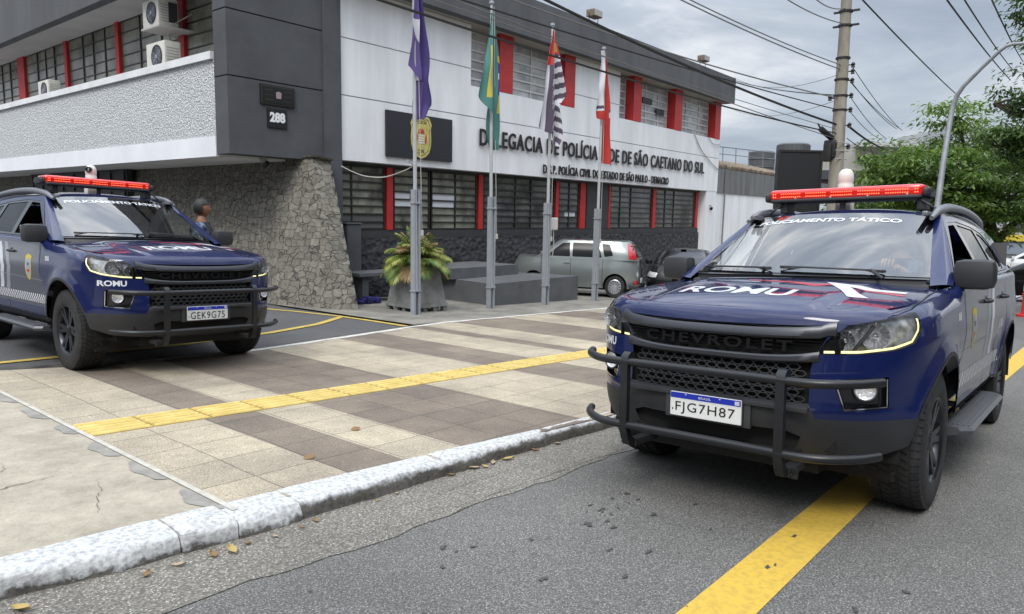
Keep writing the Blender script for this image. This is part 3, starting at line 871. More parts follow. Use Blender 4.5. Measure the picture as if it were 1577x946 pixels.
SB(boxes([((6.93, Y0, 5.95), (7.15, Y1, 7.6))]), 'fascia', M_DARK2)
SB(boxes([((7.16, Y0, 5.955), (8.3, Y1, 6.0))]), 'soffit', M_SOFF2)
for a, b in ((16.02, 16.32), (19.38, 19.64), (22.80, 23.06), (26.3, 26.95), (30.2, 30.8)):
    SB(boxes([((7.93, a + .03, 4.0), (8.05, b - .03, 5.953))]), 'red_pillar', M_RED)
def side_window(y0, y1, cols, rows=7):
    fr = MB()
    for k in range(0, rows+1):
        z = lerp(4.05, 5.94, k/rows); fr.box((7.98, y0, z - .013), (8.02, y1, z + .013))
    for c in cols: fr.box((7.972, c - .022, 4.03), (8.028, c + .022, 5.95))
    f = SB(fr, 'side_window', M_BARD)
    SB(boxes([((7.998, y0, 4.03), (8.002, y1, 5.95))]), 'glass_pane', FR_SIDE, par=f)
for y0, y1, cols in ((12.96, 16.01, (13.5, 14.4)), (16.33, 19.37, (17.2, 18.3)), (19.65, 22.79, (20.35, 21.1, 21.8)), (23.07, 26.29, (23.9, 24.6, 25.3)), (26.96, 30.19, (27.8, 28.6, 29.4)), (30.81, 33.9, (31.6, 32.6))):
    side_window(y0, y1, cols)
bl = MB()
y = 13.0
r_ = random.Random(2)
while y < 33:
    if not (19.9 < y < 21.2): bl.box((8.07, y, 4.0), (8.08, y + .42, 5.95))
    y += .44
SB(bl, 'blind', mat('olive_blind', (.34, .335, .27), .85, noise=.4, nscale=2.2))
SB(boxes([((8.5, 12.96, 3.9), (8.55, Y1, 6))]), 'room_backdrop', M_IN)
SB(boxes([((7.985, 19.72, 4.1), (7.995, 21.05, 4.62))]), 'paper_sheet', M_PAPER)
SB(boxes([((9.02, 12.96, -1), (9.1, 34, 7.0))]), 'inner_wall', M_DARK)

# stone wall with battered fin
def stone_mat():
    m = mat('fieldstone', (.2, .2, .17), .9)
    t, b = shader_mix(m); N = t.nodes.new; K = t.links.new
    co = N('ShaderNodeTexCoord'); nd = N('ShaderNodeTexNoise'); nd.inputs['Scale'].default_value = 2.2; nd.inputs['Detail'].default_value = 2
    K(co.outputs['Object'], nd.inputs['Vector'])
    mpn = N('ShaderNodeMapping'); mpn.inputs['Scale'].default_value = (1, 1, 1.5)
    K(co.outputs['Object'], mpn.inputs['Vector'])
    sc = N('ShaderNodeVectorMath'); sc.operation = 'SCALE'; sc.inputs['Scale'].default_value = .09; K(nd.outputs['Color'], sc.inputs[0])
    ad = N('ShaderNodeVectorMath'); ad.operation = 'ADD'; K(mpn.outputs[0], ad.inputs[0]); K(sc.outputs[0], ad.inputs[1])
    v = N('ShaderNodeTexVoronoi'); v.distance = 'CHEBYCHEV'; v.inputs['Scale'].default_value = 5.0; v.inputs['Randomness'].default_value = .8
    v2 = N('ShaderNodeTexVoronoi'); v2.distance = 'CHEBYCHEV'; v2.feature = 'F2'; v2.inputs['Scale'].default_value = 5.0; v2.inputs['Randomness'].default_value = .8
    K(ad.outputs[0], v.inputs['Vector']); K(ad.outputs[0], v2.inputs['Vector'])
    df = N('ShaderNodeMath'); df.operation = 'SUBTRACT'; K(v2.outputs['Distance'], df.inputs[0]); K(v.outputs['Distance'], df.inputs[1])
    r = N('ShaderNodeValToRGB'); r.color_ramp.elements[0].position = .012; r.color_ramp.elements[1].position = .05
    K(df.outputs[0], r.inputs['Fac'])
    n2 = N('ShaderNodeTexNoise'); n2.inputs['Scale'].default_value = 9; n2.inputs['Detail'].default_value = 8; n2.inputs['Roughness'].default_value = .7
    K(co.outputs['Object'], n2.inputs['Vector'])
    rc = N('ShaderNodeValToRGB'); rc.color_ramp.elements[0].position = .3; rc.color_ramp.elements[1].position = .7
    rc.color_ramp.elements[0].color = (.105, .100, .086, 1); rc.color_ramp.elements[1].color = (.235, .225, .192, 1)
    K(n2.outputs['Fac'], rc.inputs['Fac'])
    hs = N('ShaderNodeMixRGB'); hs.blend_type = 'MULTIPLY'; hs.inputs['Fac'].default_value = .55
    sp = N('ShaderNodeSeparateXYZ'); K(v.outputs['Color'], sp.inputs[0])
    rv = N('ShaderNodeValToRGB'); rv.color_ramp.elements[0].color = (.62, .60, .58, 1); rv.color_ramp.elements[1].color = (1.25, 1.22, 1.15, 1); K(sp.outputs['X'], rv.inputs['Fac'])
    K(rc.outputs['Color'], hs.inputs['Color1']); K(rv.outputs['Color'], hs.inputs['Color2'])
    mj = N('ShaderNodeMixRGB'); mj.inputs['Color1'].default_value = (.070, .067, .058, 1); K(r.outputs['Color'], mj.inputs['Fac']); K(hs.outputs['Color'], mj.inputs['Color2'])
    K(mj.outputs['Color'], b.inputs['Base Color'])
    b1 = N('ShaderNodeBump'); b1.inputs['Strength'].default_value = .9; b1.inputs['Distance'].default_value = .035; K(r.outputs['Color'], b1.inputs['Height'])
    b2 = N('ShaderNodeBump'); b2.inputs['Strength'].default_value = .7; b2.inputs['Distance'].default_value = .03; K(n2.outputs['Fac'], b2.inputs['Height']); K(b1.outputs['Normal'], b2.inputs['Normal'])
    K(b2.outputs['Normal'], b.inputs['Normal'])
    return m
M_STONE = stone_mat()
sw = empty('stone_wall', (8.1, 11.0, zs(8.1, 11)), label='rough grey stone wall with a leaning end buttress under the charcoal corner', cat='stone wall')
def swb(mb, nm, m, smooth=None):
    o_ = Vector(sw.location); mb.v = [(x-o_.x, y-o_.y, z-o_.z) for x, y, z in mb.v]; return mb.build(nm, m, sw, smooth)
def quadgrid(p00, p10, p11, p01, nu, nv, amp, seed):
    r_ = random.Random(seed); mb = MB()
    p00, p10, p11, p01 = map(Vector, (p00, p10, p11, p01)); n = (p10-p00).cross(p01-p00).normalized()
    def f(u, v):
        p = p00.lerp(p10, u).lerp(p01.lerp(p11, u), v)
        if 0 < u < 1 and 0 < v < 1: p = p + n*r_.uniform(-amp, amp)
        return p
    return mb.grid(f, nu, nv)
mb = quadgrid((8.12, 10.86, -.55), (8.46, 10.70, -.55), (9.0, 12.28, 2.40), (8.60, 12.30, 2.46), 5, 30, .010, 1)
m2_ = quadgrid((7.70, 12.3, -.55), (8.12, 10.86, -.55), (8.60, 12.30, 2.46), (8.35, 13.2, 2.46), 22, 30, .010, 2)
m3_ = quadgrid((7.75, 34, -.7), (7.70, 12.3, -.55), (8.35, 13.2, 2.37), (8.35, 34, 2.37), 120, 14, .012, 3)
m4_ = quadgrid((8.46, 10.70, -.55), (9.0, 12.6, -.55), (9.0, 12.6, 2.4), (9.0, 12.28, 2.40), 6, 10, .008, 4)
for o_ in (m2_, m3_, m4_): mb.add(o_.v, o_.f)
swb(mb, 'masonry', M_STONE, 30)
mb = MB(); mb.hexa([(8.30, 13.3, 2.37), (8.56, 12.22, 2.455), (9.02, 12.20, 2.40), (9.0, 13.3, 2.37), (8.30, 13.3, 2.40), (8.55, 12.20, 2.49), (9.03, 12.18, 2.43), (9.0, 13.3, 2.41)])
swb(mb, 'coping', mat('mossy_mortar', (.13, .125, .10), .95, noise=.5, nscale=9, bump=.8, bscale=20))
def boxo(name, lst, m, label, cat, group=None, bevel=0, smooth=None):
    mb = MB()
    for a, b in lst:
        mb.bbox(a, b, bevel) if bevel else mb.box(a, b)
    a = lst[0][0]
    return tag(mb.build(name, m, smooth=smooth), label, cat, group)
# dark window in the stone wall behind the first car
wn = empty('basement_window', (7.95, 23, 1.2), label='long dark window in the stone wall below the balcony', cat='window')
mb = boxes([((8.05, 19.6, 1.2), (8.2, 26.8, 2.36))]); mb.v = [(x-7.95, y-23, z-1.2) for x, y, z in mb.v]; mb.build('opening', M_PANEL, wn)
mb = MB()
for k in range(9): mb.box((.06, -3.3 + k*.85, .02), (.095, -3.26 + k*.85, 1.14))
for k in range(5): mb.box((.065, -3.38, .1 + k*.25), (.09, 3.78, .12 + k*.25))
mb.build('frame', M_BARD, wn)

# sign board with gold shield
sb_ = empty('sign_board', (11.65, 12.46, 3.12), label='black rectangular sign board with a gold police shield on the white wall', cat='sign')
mb = MB(); mb.bbox((-1.035, -.02, -.505), (1.035, .03, .505), .008); mb.build('panel', mat('sign_black', (.020, .023, .030), .42), sb_)
SM = face_mat((0, -.021, 0), (1, 0, 0), (0, 0, 1))
shp = [(0, .49), (.12, .46), (.20, .48), (.27, .44), (.34, .29), (.31, .20), (.325, 0), (.32, -.16), (.26, -.34), (.14, -.44), (0, -.49)]
shp = shp + [(-x, y) for x, y in shp[::-1][1:-1]]
mb = MB(); mb.prism([(x*.97, y) for x, y in shp], 0, .012, SM); sh_ = mb.build('shield', mat('shield_gold', (.50, .44, .14), .5, noise=.2, nscale=8), sb_)
mb = MB(); ring_ = [(x*.86*.97, y*.88) for x, y in shp]; ri2 = [(x*.82*.97, y*.845) for x, y in shp]; n = len(ring_)
vs = [SM @ Vector((x, y, .013)) for x, y in ring_] + [SM @ Vector((x, y, .013)) for x, y in ri2]
mb.add(vs, [(i, (i+1) % n, n+(i+1) % n, n+i) for i in range(n)]); mb.build('outline', INK_ := mat('shield_ink', (.05, .045, .03), .6), sh_)
mb = MB(); text_solid(mb, 'POLÍCIA', 1, face_mat((0, -.033, .30), (1, 0, 0), (0, 0, 1)), .003, .02, 1.0, fitw=.34, fith=.095, center=True); mb.build('lettering', INK_, sh_); mb = MB()
text_solid(mb, 'CIVIL', 1, face_mat((.0, -.033, -.36), (1, 0, 0), (0, 0, 1)), .003, .02, 1.0, fitw=.22, fith=.08, center=True); mb.build('lettering', INK_, sh_)
mb = MB()
for k in range(4): mb.box((-.09, -.040, -.14 + k*.055), (.09, -.034, -.11 + k*.055))
mb.build('stripes', mat('emblem_white', (.65, .65, .65), .6), sh_)
mb = MB(); mb.prism([(-.10, .08), (.10, .08), (.08, .16), (.03, .20), (.0, .16), (-.04, .21), (-.09, .17)], .013, .018, SM)
mb.prism([(.10, -.16), (.16, -.10), (.17, .02), (.14, .10), (.12, .0)], .013, .018, SM); mb.prism([(-.16, -.12), (-.12, -.05), (-.13, .08), (-.17, .0)], .013, .018, SM); mb.build('emblem', mat('emblem_red', (.45, .05, .03), .6), sh_)

# wall lettering
M_LET = mat('letter_black', (.010, .010, .012), .4)
def lettering(lines, label):
    t = None
    root = empty('wall_lettering', (lines[0][1], 12.47, lines[0][2]), label=label, cat='lettering')
    for txt, x, z, w, h in lines:
        words = txt.split(' ')
        vs, fs = text_polys(txt, 1.0, .018, 1.12)
        total = max(v.x for v in vs) - min(v.x for v in vs)
        sx = w / total
        pos = 0
        for i, wd in enumerate(words):
            pre = ' '.join(words[:i]) + (' ' if i else '')
            # measure offset of this word inside the line
            if pre:
                a, _ = text_polys(pre + '|', 1.0, .018, 1.12); b, _ = text_polys('|', 1.0, .018, 1.12)
                x_off = max(v.x for v in a) - max(v.x for v in b)
            else: x_off = 0
            mb = MB()
            v2, _ = text_polys(wd, 1.0, .018, 1.12)
            if not v2: continue
            cap, _ = text_polys('H', 1.0, .018, 1.12); ch = max(v.y for v in cap) - min(v.y for v in cap)
            M = face_mat((x - lines[0][1] + x_off*sx, -.004, z - lines[0][2]), (1, 0, 0), (0, 0, 1)) @ Matrix.Diagonal((sx, h/ch, 1, 1))
            bm = bmesh.new(); v_, f_ = text_polys(wd, 1.0, .018, 1.12)
            bv = [bm.verts.new(p) for p in v_]
            for f in f_:
                try: bm.faces.new([bv[k] for k in f])
                except ValueError: pass
            bmesh.ops.remove_doubles(bm, verts=bm.verts, dist=1e-6)
            r2 = bmesh.ops.extrude_face_region(bm, geom=bm.faces[:])
            bmesh.ops.translate(bm, verts=[g for g in r2['geom'] if isinstance(g, bmesh.types.BMVert)], vec=(0, 0, .03))
            bm.transform(M); mb.bm(bm); mb.build('word', M_LET, root)
    return root
lettering([('DELEGACIA DE POLÍCIA SEDE DE SÃO CAETANO DO SUL', 13.66, 3.115, 13.1, .42)], 'large black raised capitals naming the station on the white wall, upper line')
lettering([('D.S.P. POLÍCIA CIVIL DO ESTADO DE SÃO PAULO - DEMACRO', 16.35, 2.56, 7.5, .25)], 'small black raised capitals in the second line under the large lettering')
# number plate and plaque on the corner block
pq = empty('wall_plaque', (7.96, 12.49, 3.56), label='dark bronze plaque with a small coat of arms above the house number', cat='plaque')
mb = MB(); mb.bbox((-.37, -.03, -.19), (.37, .02, .19), .012); mb.build('frame', mat('plaque_bronze', (.045, .04, .037), .4, .6), pq)
mb = MB(); mb.bbox((-.33, -.038, -.155), (.33, -.02, .155), .008); mb.build('face', mat('plaque_face', (.022, .022, .022), .35, .4), pq)
mb = MB(); mb.prism([(-.05, -.06), (.05, -.06), (.06, .05), (0, .075), (-.06, .05)], .039, .045, face_mat((0, 0, 0), (1, 0, 0), (0, 0, 1))); mb.build('coat_of_arms', mat('arms_grey', (.30, .24, .24), .5), pq)
mb = MB()
for k in range(3):
    for sgn in (-1, 1): mb.box((sgn*.20 - .09, -.041, -.10 + k*.09), (sgn*.20 + .09, -.0385, -.092 + k*.09))
mb.build('relief_line', mat('arms_dim', (.06, .055, .05), .5), pq)
hn = empty('house_number', (7.94, 12.49, 3.13), label='black house number plate reading 288 in white figures', cat='number plate')
mb = MB(); mb.bbox((-.21, -.015, -.18), (.21, .02, .18), .004); mb.build('plate', M_LET, hn)
mb = MB(); text_solid(mb, '288', 1, face_mat((0, -.016, -.075), (1, 0, 0), (0, 0, 1)), .006, .05, 1.0, fitw=.33, fith=.19, center=True); mb.build('figures', mat('figure_white', (.75, .76, .78), .5), hn)

# security camera and flood lights
def tagp(root, mb, name, m, smooth=None):
    o_ = Vector(root.location); mb.v = [(x-o_.x, y-o_.y, z-o_.z) for x, y, z in mb.v]; return mb.build(name, m, root, smooth)
p = PY(405, 248, 12.9)
c = empty('security_camera', (p.x, p.y, p.z), label='small white security camera under the slab beside the stone buttress', cat='camera')
mb = MB(); mb.bbox((p.x-.04, p.y-.05, p.z-.02), (p.x+.06, p.y+.05, p.z+.10), .01); tagp(c, mb, 'bracket', mat('cam_grey', (.35, .36, .36), .5))
mb = MB(); mb.lathe([(.0, -.14), (.045, -.13), (.05, -.04), (.04, .02), (0, .03)], 16, Matrix.Translation((p.x+.05, p.y-.06, p.z-.04)) @ Matrix.Rotation(1.1, 4, 'X')); tagp(c, mb, 'housing', M_LET, 40)
p = PY(1095, 321, 12.45)
c = empty('security_camera', (p.x, p.y, p.z), label='small black dome camera under the far end of the white wall', cat='camera')
mb = MB(); mb.lathe([(.0, -.09), (.05, -.06), (.06, 0), (.06, .04)], 14, Matrix.Translation(p)); tagp(c, mb, 'dome', M_LET, 40)
mb = MB(); mb.tube([(p.x, p.y, p.z+.03), (p.x-.05, p.y+.0, p.z+.10), (p.x-.05, p.y+.08, p.z+.10)], .015, 6); tagp(c, mb, 'arm', M_LET, 40)
for (u, v, lab) in ((914, 22, 'rusty flood light on the roof edge nearest the flagpoles'), (1082, 92, 'rusty flood light on the roof edge near the far corner')):
    p = PY(u, v, 12.15); p.z = 7.0
    c = empty('flood_light', (p.x, p.y, 6.96), label=lab, cat='lamp')
    mb = MB(); mb.bbox((p.x-.22, p.y-.16, p.z+.12), (p.x+.22, p.y+.12, p.z+.32), .02, M=None); tagp(c, mb, 'housing', mat('lamp_rust', (.16, .12, .085), .6, noise=.3, nscale=6))
    mb = MB(); mb.bbox((p.x-.20, p.y-.175, p.z+.14), (p.x+.20, p.y-.158, p.z+.30), .005); tagp(c, mb, 'glass', mat('lamp_glass', (.35, .34, .32), .2))
    mb = MB(); mb.tube([(p.x-.23, p.y, 6.96), (p.x-.23, p.y, p.z+.2), ], .012, 6); mb.tube([(p.x+.23, p.y, 6.96), (p.x+.23, p.y, p.z+.2)], .012, 6); tagp(c, mb, 'bracket', M_BARD)
# air conditioners
M_AC = mat('ac_white', (.56, .55, .50), .55, noise=.08, nscale=4); M_ACD = mat('ac_dark', (.03, .03, .035), .6)
def ac(loc, w, h, d, label, shelf=False):
    r = empty('air_conditioner', loc, label=label, cat='air conditioner', group='air conditioner units on the balcony')
    mb = MB(); mb.bbox((-d/2, -w/2, 0), (d/2, w/2, h), .02); mb.build('casing', M_AC, r, smooth=40)
    M = Matrix.Translation((-d/2 - .004, -w*.08, h/2)) @ Matrix.Rotation(-math.pi/2, 4, 'Y')
    mb = MB(); mb.lathe([(h*.40, 0), (h*.40, .012), (h*.37, .014), (h*.37, .002), (0, .002)], 28, M, caps=False); mb.build('fan_opening', M_ACD, r, smooth=30)
    mb = MB()
    for k in range(1, 6): mb.tube([M @ Vector((h*.37*k/6*math.cos(a), h*.37*k/6*math.sin(a), .012)) for a in np.linspace(0, 2*math.pi, 25)[:-1]], .004, 4, closed=True)
    for k in range(6): a = k*math.pi/3; mb.tube([M @ Vector((0, 0, .012)), M @ Vector((h*.39*math.cos(a), h*.39*math.sin(a), .012))], .004, 4)
    mb.lathe([(h*.07, .01), (h*.07, .018), (0, .02)], 12, M)
    mb.build('fan_grille', mat('ac_grille', (.25, .27, .32), .5), r)
    mb = MB()
    for k in range(7): mb.box((-d/2 + .04, -w/2 - .003, h*.15 + k*h*.10), (d/2 - .04, -w/2 - .0005, h*.15 + k*h*.10 + .018))
    mb.build('side_louvre', mat('ac_louvre', (.30, .30, .28), .6), r)
    if shelf:
        mb = MB(); mb.box((-d/2 - .02, -w/2 - .05, -.04), (d/2 + .45, w/2 + .05, -.005)); mb.tube([(d/2 + .3, -w/2, .35), (-.0, -w/2, -.01)], .012, 5); mb.build('shelf', M_SOFF2, r)
        mb = MB()
        for k in range(4): mb.box((-.0 + k*.0, -w/2 - .006, .08), (d/2 - .02, -w/2 - .003, h - .06)) if k == 0 else None
        mb.build('vent', M_ACD, r)
    return r
ac((7.40, PX(252, 100, 7.40).y, 4.262), .85, .60, .34, 'white air conditioner with round fan standing on the balcony ledge beside the last red pillar')
ac((7.48, PX(247, 38, 7.48).y, 5.22), .75, .55, .42, 'boxy air conditioner hung on a shelf above the round fan unit', shelf=True)
ac((7.45, PX(76, 142, 7.45).y, 4.262), .80, .52, .30, 'small air conditioner turned sideways on the balcony ledge farthest left')
def pipe(name, pts, r, m, label, cat, sub=6):
    P = [Vector(p) for p in pts]; f = []
    for i in range(len(P)-1):
        p0 = P[max(i-1, 0)]; p1 = P[i]; p2 = P[i+1]; p3 = P[min(i+2, len(P)-1)]
        for k in range(sub):
            t = k/sub; f.append(.5*((2*p1) + (-p0+p2)*t + (2*p0-5*p1+4*p2-p3)*t*t + (-p0+3*p1-3*p2+p3)*t**3))
    f.append(P[-1])
    mb = MB(); mb.tube(f, r, 6); return tag(mb.build(name, m, smooth=60), label, cat)
M_CAB = mat('cable_black', (.012, .012, .012), .6); M_CABG = mat('cable_grey', (.16, .16, .16), .6); M_CABW = mat('cable_white', (.50, .50, .46), .6)
pipe('drain_hose', [(7.75, 16.30, 4.3), (7.72, 16.25, 4.7), (7.74, 16.3, 5.2), (7.78, 16.38, 5.5)], .035, mat('hose_white', (.55, .55, .52), .6), 'white insulated pipe running between the two air conditioners', 'pipe')
pipe('loose_cable', [PY(525, 256, 12.4), PY(545, 266, 12.3), PY(565, 272, 12.2), PY(590, 273, 12.0), PY(612, 267, 11.6), PY(635, 256, 11.0), (8.72, 9.66, PY(641, 248, 9.6).z)], .012, M_CABW, 'slack pale cable hanging from the pilaster to the first flagpole', 'cable')
pipe('loose_cable', [PY(1069, 206, 12.47), PY(1078, 228, 12.46), PY(1092, 248, 12.46), PY(1106, 262, 12.46)], .014, M_CABG, 'loose grey cable looping down the white wall from the far window', 'cable')
pipe('loose_cable', [PY(1090, 210, 12.47), PY(1098, 222, 12.46), PY(1109, 223, 12.46)], .010, M_CABG, 'short grey cable below the last red pillar of the upper windows', 'cable')

# ================================================================== FORECOURT
# stepped platform
pl = empty('stepped_platform', (12.5, 10.5, zs(12.5, 10.5)), label='two low charcoal concrete blocks forming a stepped platform behind the flagpoles', cat='platform')
def plb(poly, z0, z1, nm):
    mb = MB(); mb.prism(poly, z0, z1); o_ = Vector(pl.location); mb.v = [(x-o_.x, y-o_.y, z-o_.z) for x, y, z in mb.v]; return mb.build(nm, M_PLAT, pl)
M_PLAT = mat('platform_paint', (.10, .105, .112), .8, noise=.15, nscale=2.5, bump=.2)
plb([(11.45, 9.98), (14.70, 10.02), (14.25, 11.7), (11.7, 11.8)], -1, -.09, 'front_step')
plb([(11.5, 11.25), (13.85, 11.25), (13.85, 12.72), (11.5, 12.72)], -.085, .155, 'back_step')
# bench and bin
bn = empty('concrete_bench', (9.6, 12.0, zs(9.6, 12)), label='grey concrete bench slab between the stone buttress and the planter', cat='bench')
def gpart(root, mb, nm, m, smooth=None): return tagp(root, mb, nm, m, smooth)
mb = MB(); mb.bbox((9.3, 11.75, .05), (11.2, 12.35, .13), .012); gpart(bn, mb, 'slab', M_PLAT)
for x in (9.45, 10.55):
    mb = MB(); mb.bbox((x, 11.85, -.75), (x + .16, 12.25, .048), .01); gpart(bn, mb, 'support', M_PLAT)
bx = PY(522, 325, 12.3)
c = empty('grey_cabinet', (9.6, 12.55, zs(9.6, 12.5)), label='narrow charcoal cabinet against the pilaster behind the buttress', cat='cabinet')
mb = MB(); mb.bbox((9.45, 12.35, -.6), (9.83, 12.7, 1.12), .03); gpart(c, mb, 'box', M_DARK); mb = MB(); mb.bbox((9.43, 12.33, 1.122), (9.85, 12.72, 1.15), .01); gpart(c, mb, 'lid', M_DARK2)
p = Vector((9.35, 11.6, zs(9.35, 11.6)))
mb = MB()
for k in range(5): mb.bbox((p.x - .25 + k*.11, p.y - .1 + .05*(k % 2), p.z), (p.x - .12 + k*.11, p.y + .12, p.z + .09 + .03*(k % 3)), .03)
tag(mb.build('fabric_bundle', mat('bundle_blue', (.012, .012, .10), .7), smooth=60), 'crumpled dark blue bundle on the ground under the bench', 'bundle')
# planter
PLX, PLY = 9.40, 10.15
pz = zs(PLX, PLY)
pt = empty('planter', (PLX, PLY, pz), (0, 0, math.radians(-4)), label='square tapered concrete planter on small feet behind the first flagpole', cat='planter')
M_PLN = mat('planter_concrete', (.16, .165, .16), .85, noise=.3, nscale=3.5, bump=.4, bscale=25)
def frus(mb, w0, w1, z0, z1):
    a, b = w0/2, w1/2
    mb.hexa([(-a, -a, z0), (a, -a, z0), (a, a, z0), (-a, a, z0), (-b, -b, z1), (b, -b, z1), (b, b, z1), (-b, b, z1)])
mb = MB(); frus(mb, .86, .84, .09, .15); frus(mb, .80, .62, .152, .80); frus(mb, .66, .70, .802, .85); frus(mb, .70, .70, .852, .875); mb.build('body', M_PLN, pt)
mb = MB()
for i in range(4):
    for j in range(4):
        if i in (0, 3) or j in (0, 3): mb.box((-.41 + i*.245, -.41 + j*.245, 0), (-.32 + i*.245, -.32 + j*.245, .088))
mb.build('foot', M_PLN, pt)
mb = MB(); frus(mb, .60, .60, .876, .885); mb.build('soil', mat('soil', (.04, .03, .022), .95), pt)
# palm
def palm():
    r_ = random.Random(12)
    root = empty('potted_palm', (PLX, PLY, pz + .88), label='bushy yellow green palm growing from the square planter', cat='plant')
    gm = mat('palm_leaf', (.09, .17, .03), .5, nscale=3.0, color2=(.34, .35, .07), mixlo=.40, mixhi=.62)
    gd = mat('palm_leaf_dry', (.20, .13, .05), .7, nscale=5, color2=(.34, .25, .12))
    st_ = mat('palm_stem', (.22, .20, .05), .6)
    for k in range(84):
        a = r_.uniform(0, 2*math.pi); el = r_.choice([r_.uniform(1.0, 1.5), r_.uniform(.7, 1.2), r_.uniform(.3, .9)])
        L_ = r_.uniform(.54, .78); n = 14
        p = Vector((r_.uniform(-.12, .12), r_.uniform(-.12, .12), 0)); d = Vector((math.cos(a)*math.cos(el), math.sin(a)*math.cos(el), math.sin(el)))
        pts = [p.copy()]; dirs = [d.copy()]
        for i in range(n):
            d.z -= .085 + .06*r_.random(); d.normalize(); p = p + d*(L_/n); pts.append(p.copy()); dirs.append(d.copy())
        mb = MB(); mb.tube(pts, [.011*(1 - i/(n+2)) + .002 for i in range(n+1)], 4)
        side0 = Vector((-math.sin(a), math.cos(a), 0))
        for i in range(3, n+1):
            t = i/n; ll = .26*math.sin(math.pi*min(.97, t*.85+.12)) + .03
            for s_ in (-1, 1):
                for q in (0, .5):
                    b0 = pts[i].lerp(pts[i-1], q)
                    dd = (dirs[i]*.75 + side0*s_*.9 + Vector((0, 0, .10 - .55*q*r_.random()))).normalized()
                    tip = b0 + dd*ll*r_.uniform(.8, 1.1) + Vector((0, 0, -.06))
                    mid = b0.lerp(tip, .5) + Vector((0, 0, .02)); w = dirs[i].cross(dd).cross(dd).normalized()*.011
                    mb.add([b0, mid + w, tip, mid - w], [(0, 1, 2, 3)])
        mb.build('frond', [gm, gd][1 if r_.random() < .16 else 0], root, weld=False)
    mb = MB()
    for k in range(9):
        x, y = r_.uniform(-.14, .14), r_.uniform(-.14, .14); mb.tube([(x, y, -.02), (x*1.1, y*1.1, .22)], [.028, .018], 7)
    mb.build('stem', st_, root)
palm()
# flagpoles
M_POLE = mat('pole_grey_paint', (.27, .29, .32), .5, noise=.08, nscale=6, bump=.1)
fp = [(8.77, 9.50, 636, -40, 292), (10.93, 9.60, 756, 6, 303), (12.73, 9.55, 850, 40, 313), (14.95, 9.68, 929, 76, 322)]
flabs = ['first grey flagpole in front of the planter, carrying the purple flag', 'second grey flagpole from the left, carrying the green and yellow flag', 'third grey flagpole from the left, carrying the black and white striped flag', 'last grey flagpole on the right, carrying the red and white flag']
POLES = []
for (x, y, u, v, vj), lab in zip(fp, flabs):
    z0 = zs(x, y); top = PY(u, v, y).z
    zj = PY(u, vj, y).z
    r = empty('flagpole', (x, y, z0), label=lab, cat='flagpole', group='flagpoles in front of the police station')
    lean = (PY(u, v, y).x - x)/(top - z0)
    mb = MB()
    for dy in (-.055, .055):
        pass
    for dx in (-.075, .035): mb.bbox((dx, -.05, -.05), (dx + .045, .05, zj - z0), .004)
    mb.bbox((-.035, .02, -.05), (.04, .045, zj - z0 - .05), .003)
    mb.build('post', M_POLE, r)
    mb = MB(); zt = top - z0
    mb.tube([(.0, -.01, .42), (.0 + lean*zt*.5, -.01, zt*.5), (lean*zt, -.01, zt)], [.036, .034, .026], 12); mb.build('pole', mat('pole_pale_paint', (.40, .42, .44), .45, noise=.08, nscale=5), r, smooth=40)
    mb = MB()
    pass
    for zz in (.42, zj - z0 - .25):
        mb = MB(); mb.bbox((-.09, -.065, zz), (.09, .06, zz + .03), .004); mb.build('clamp', M_POLE, r)
    mb = MB(); mb.lathe([(0, .06), (.045, .05), (.05, .0), (.03, -.02)], 12, Matrix.Translation((lean*zt, -.01, zt))); mb.build('finial', M_POLE, r, smooth=40)
    mb = MB(); mb.tube([(.13, -.03, 1.45), (.10 + lean*zt*.6, -.03, zt*.6), (lean*zt + .05, -.03, zt - .05)], .006, 5); mb.bbox((.08, -.05, 1.42), (.15, -.01, 1.52), .006); mb.build('halyard', M_CABW, r)
    POLES.append(Vector((x, y, z0)))
# flags: limp cloth made of overlapping hanging folds
def z3(pts): return [(585 + x/3.0, y/3.0) for x, y in pts]
def flag(panels, pole_y, mats_, label, seed):
    r_ = random.Random(seed); mb = MB(); o = None
    for left, right, yo, amp, folds, cf in panels:
        Lz, Rz = z3(left), z3(right)
        lu, lv = [p[0] for p in Lz], [p[1] for p in Lz]; ru, rv = [p[0] for p in Rz], [p[1] for p in Rz]
        nu, nv = 22, 110; ph = r_.uniform(0, 6); V = []
        for j in range(nv+1):
            t = j/nv; a, b = lerp(lv[0], lv[-1], t), lerp(rv[0], rv[-1], t)
            pa = PY(catmull(list(zip(lv, lu)), a), a, pole_y + yo); pb = PY(catmull(list(zip(rv, ru)), b), b, pole_y + yo)
            for i in range(nu+1):
                s = i/nu; p = pa.lerp(pb, s)
                p.y = pole_y + yo - amp*min(1, .25 + 1.5*t)*math.sin(folds*2*math.pi*s + ph + .8*math.sin(3*t)) - .015*math.sin(11*t + 4*s)
                if o is None: o = Vector((p.x, pole_y, p.z))
                V.append(p - o)
        fs = [(j*(nu+1)+i, j*(nu+1)+i+1, (j+1)*(nu+1)+i+1, (j+1)*(nu+1)+i) for j in range(nv) for i in range(nu)]
        k = len(mb.v); mb.v += [tuple(p) for p in V]; mb.f += [tuple(q + k for q in f) for f in fs]
        for j in range(nv):
            for i in range(nu):
                s, t = (i+.5)/nu, (j+.5)/nv
                mb.m.append(cf(s, 3*lerp(lerp(lv[0], lv[-1], t), lerp(rv[0], rv[-1], t), s)))
    ob = mb.build('flag', mats_, smooth=180, weld=False); ob.location = o
    return tag(ob, label, 'flag', 'flags hanging on the flagpoles')
FP = mat('flag_purple', (.125, .085, .27), .8); FP_SHADE = mat('flag_deep_purple', (.050, .032, .15), .8); FW = mat('flag_white', (.62, .62, .66), .8)  # darker purple paints the shade of the rear fold into the cloth
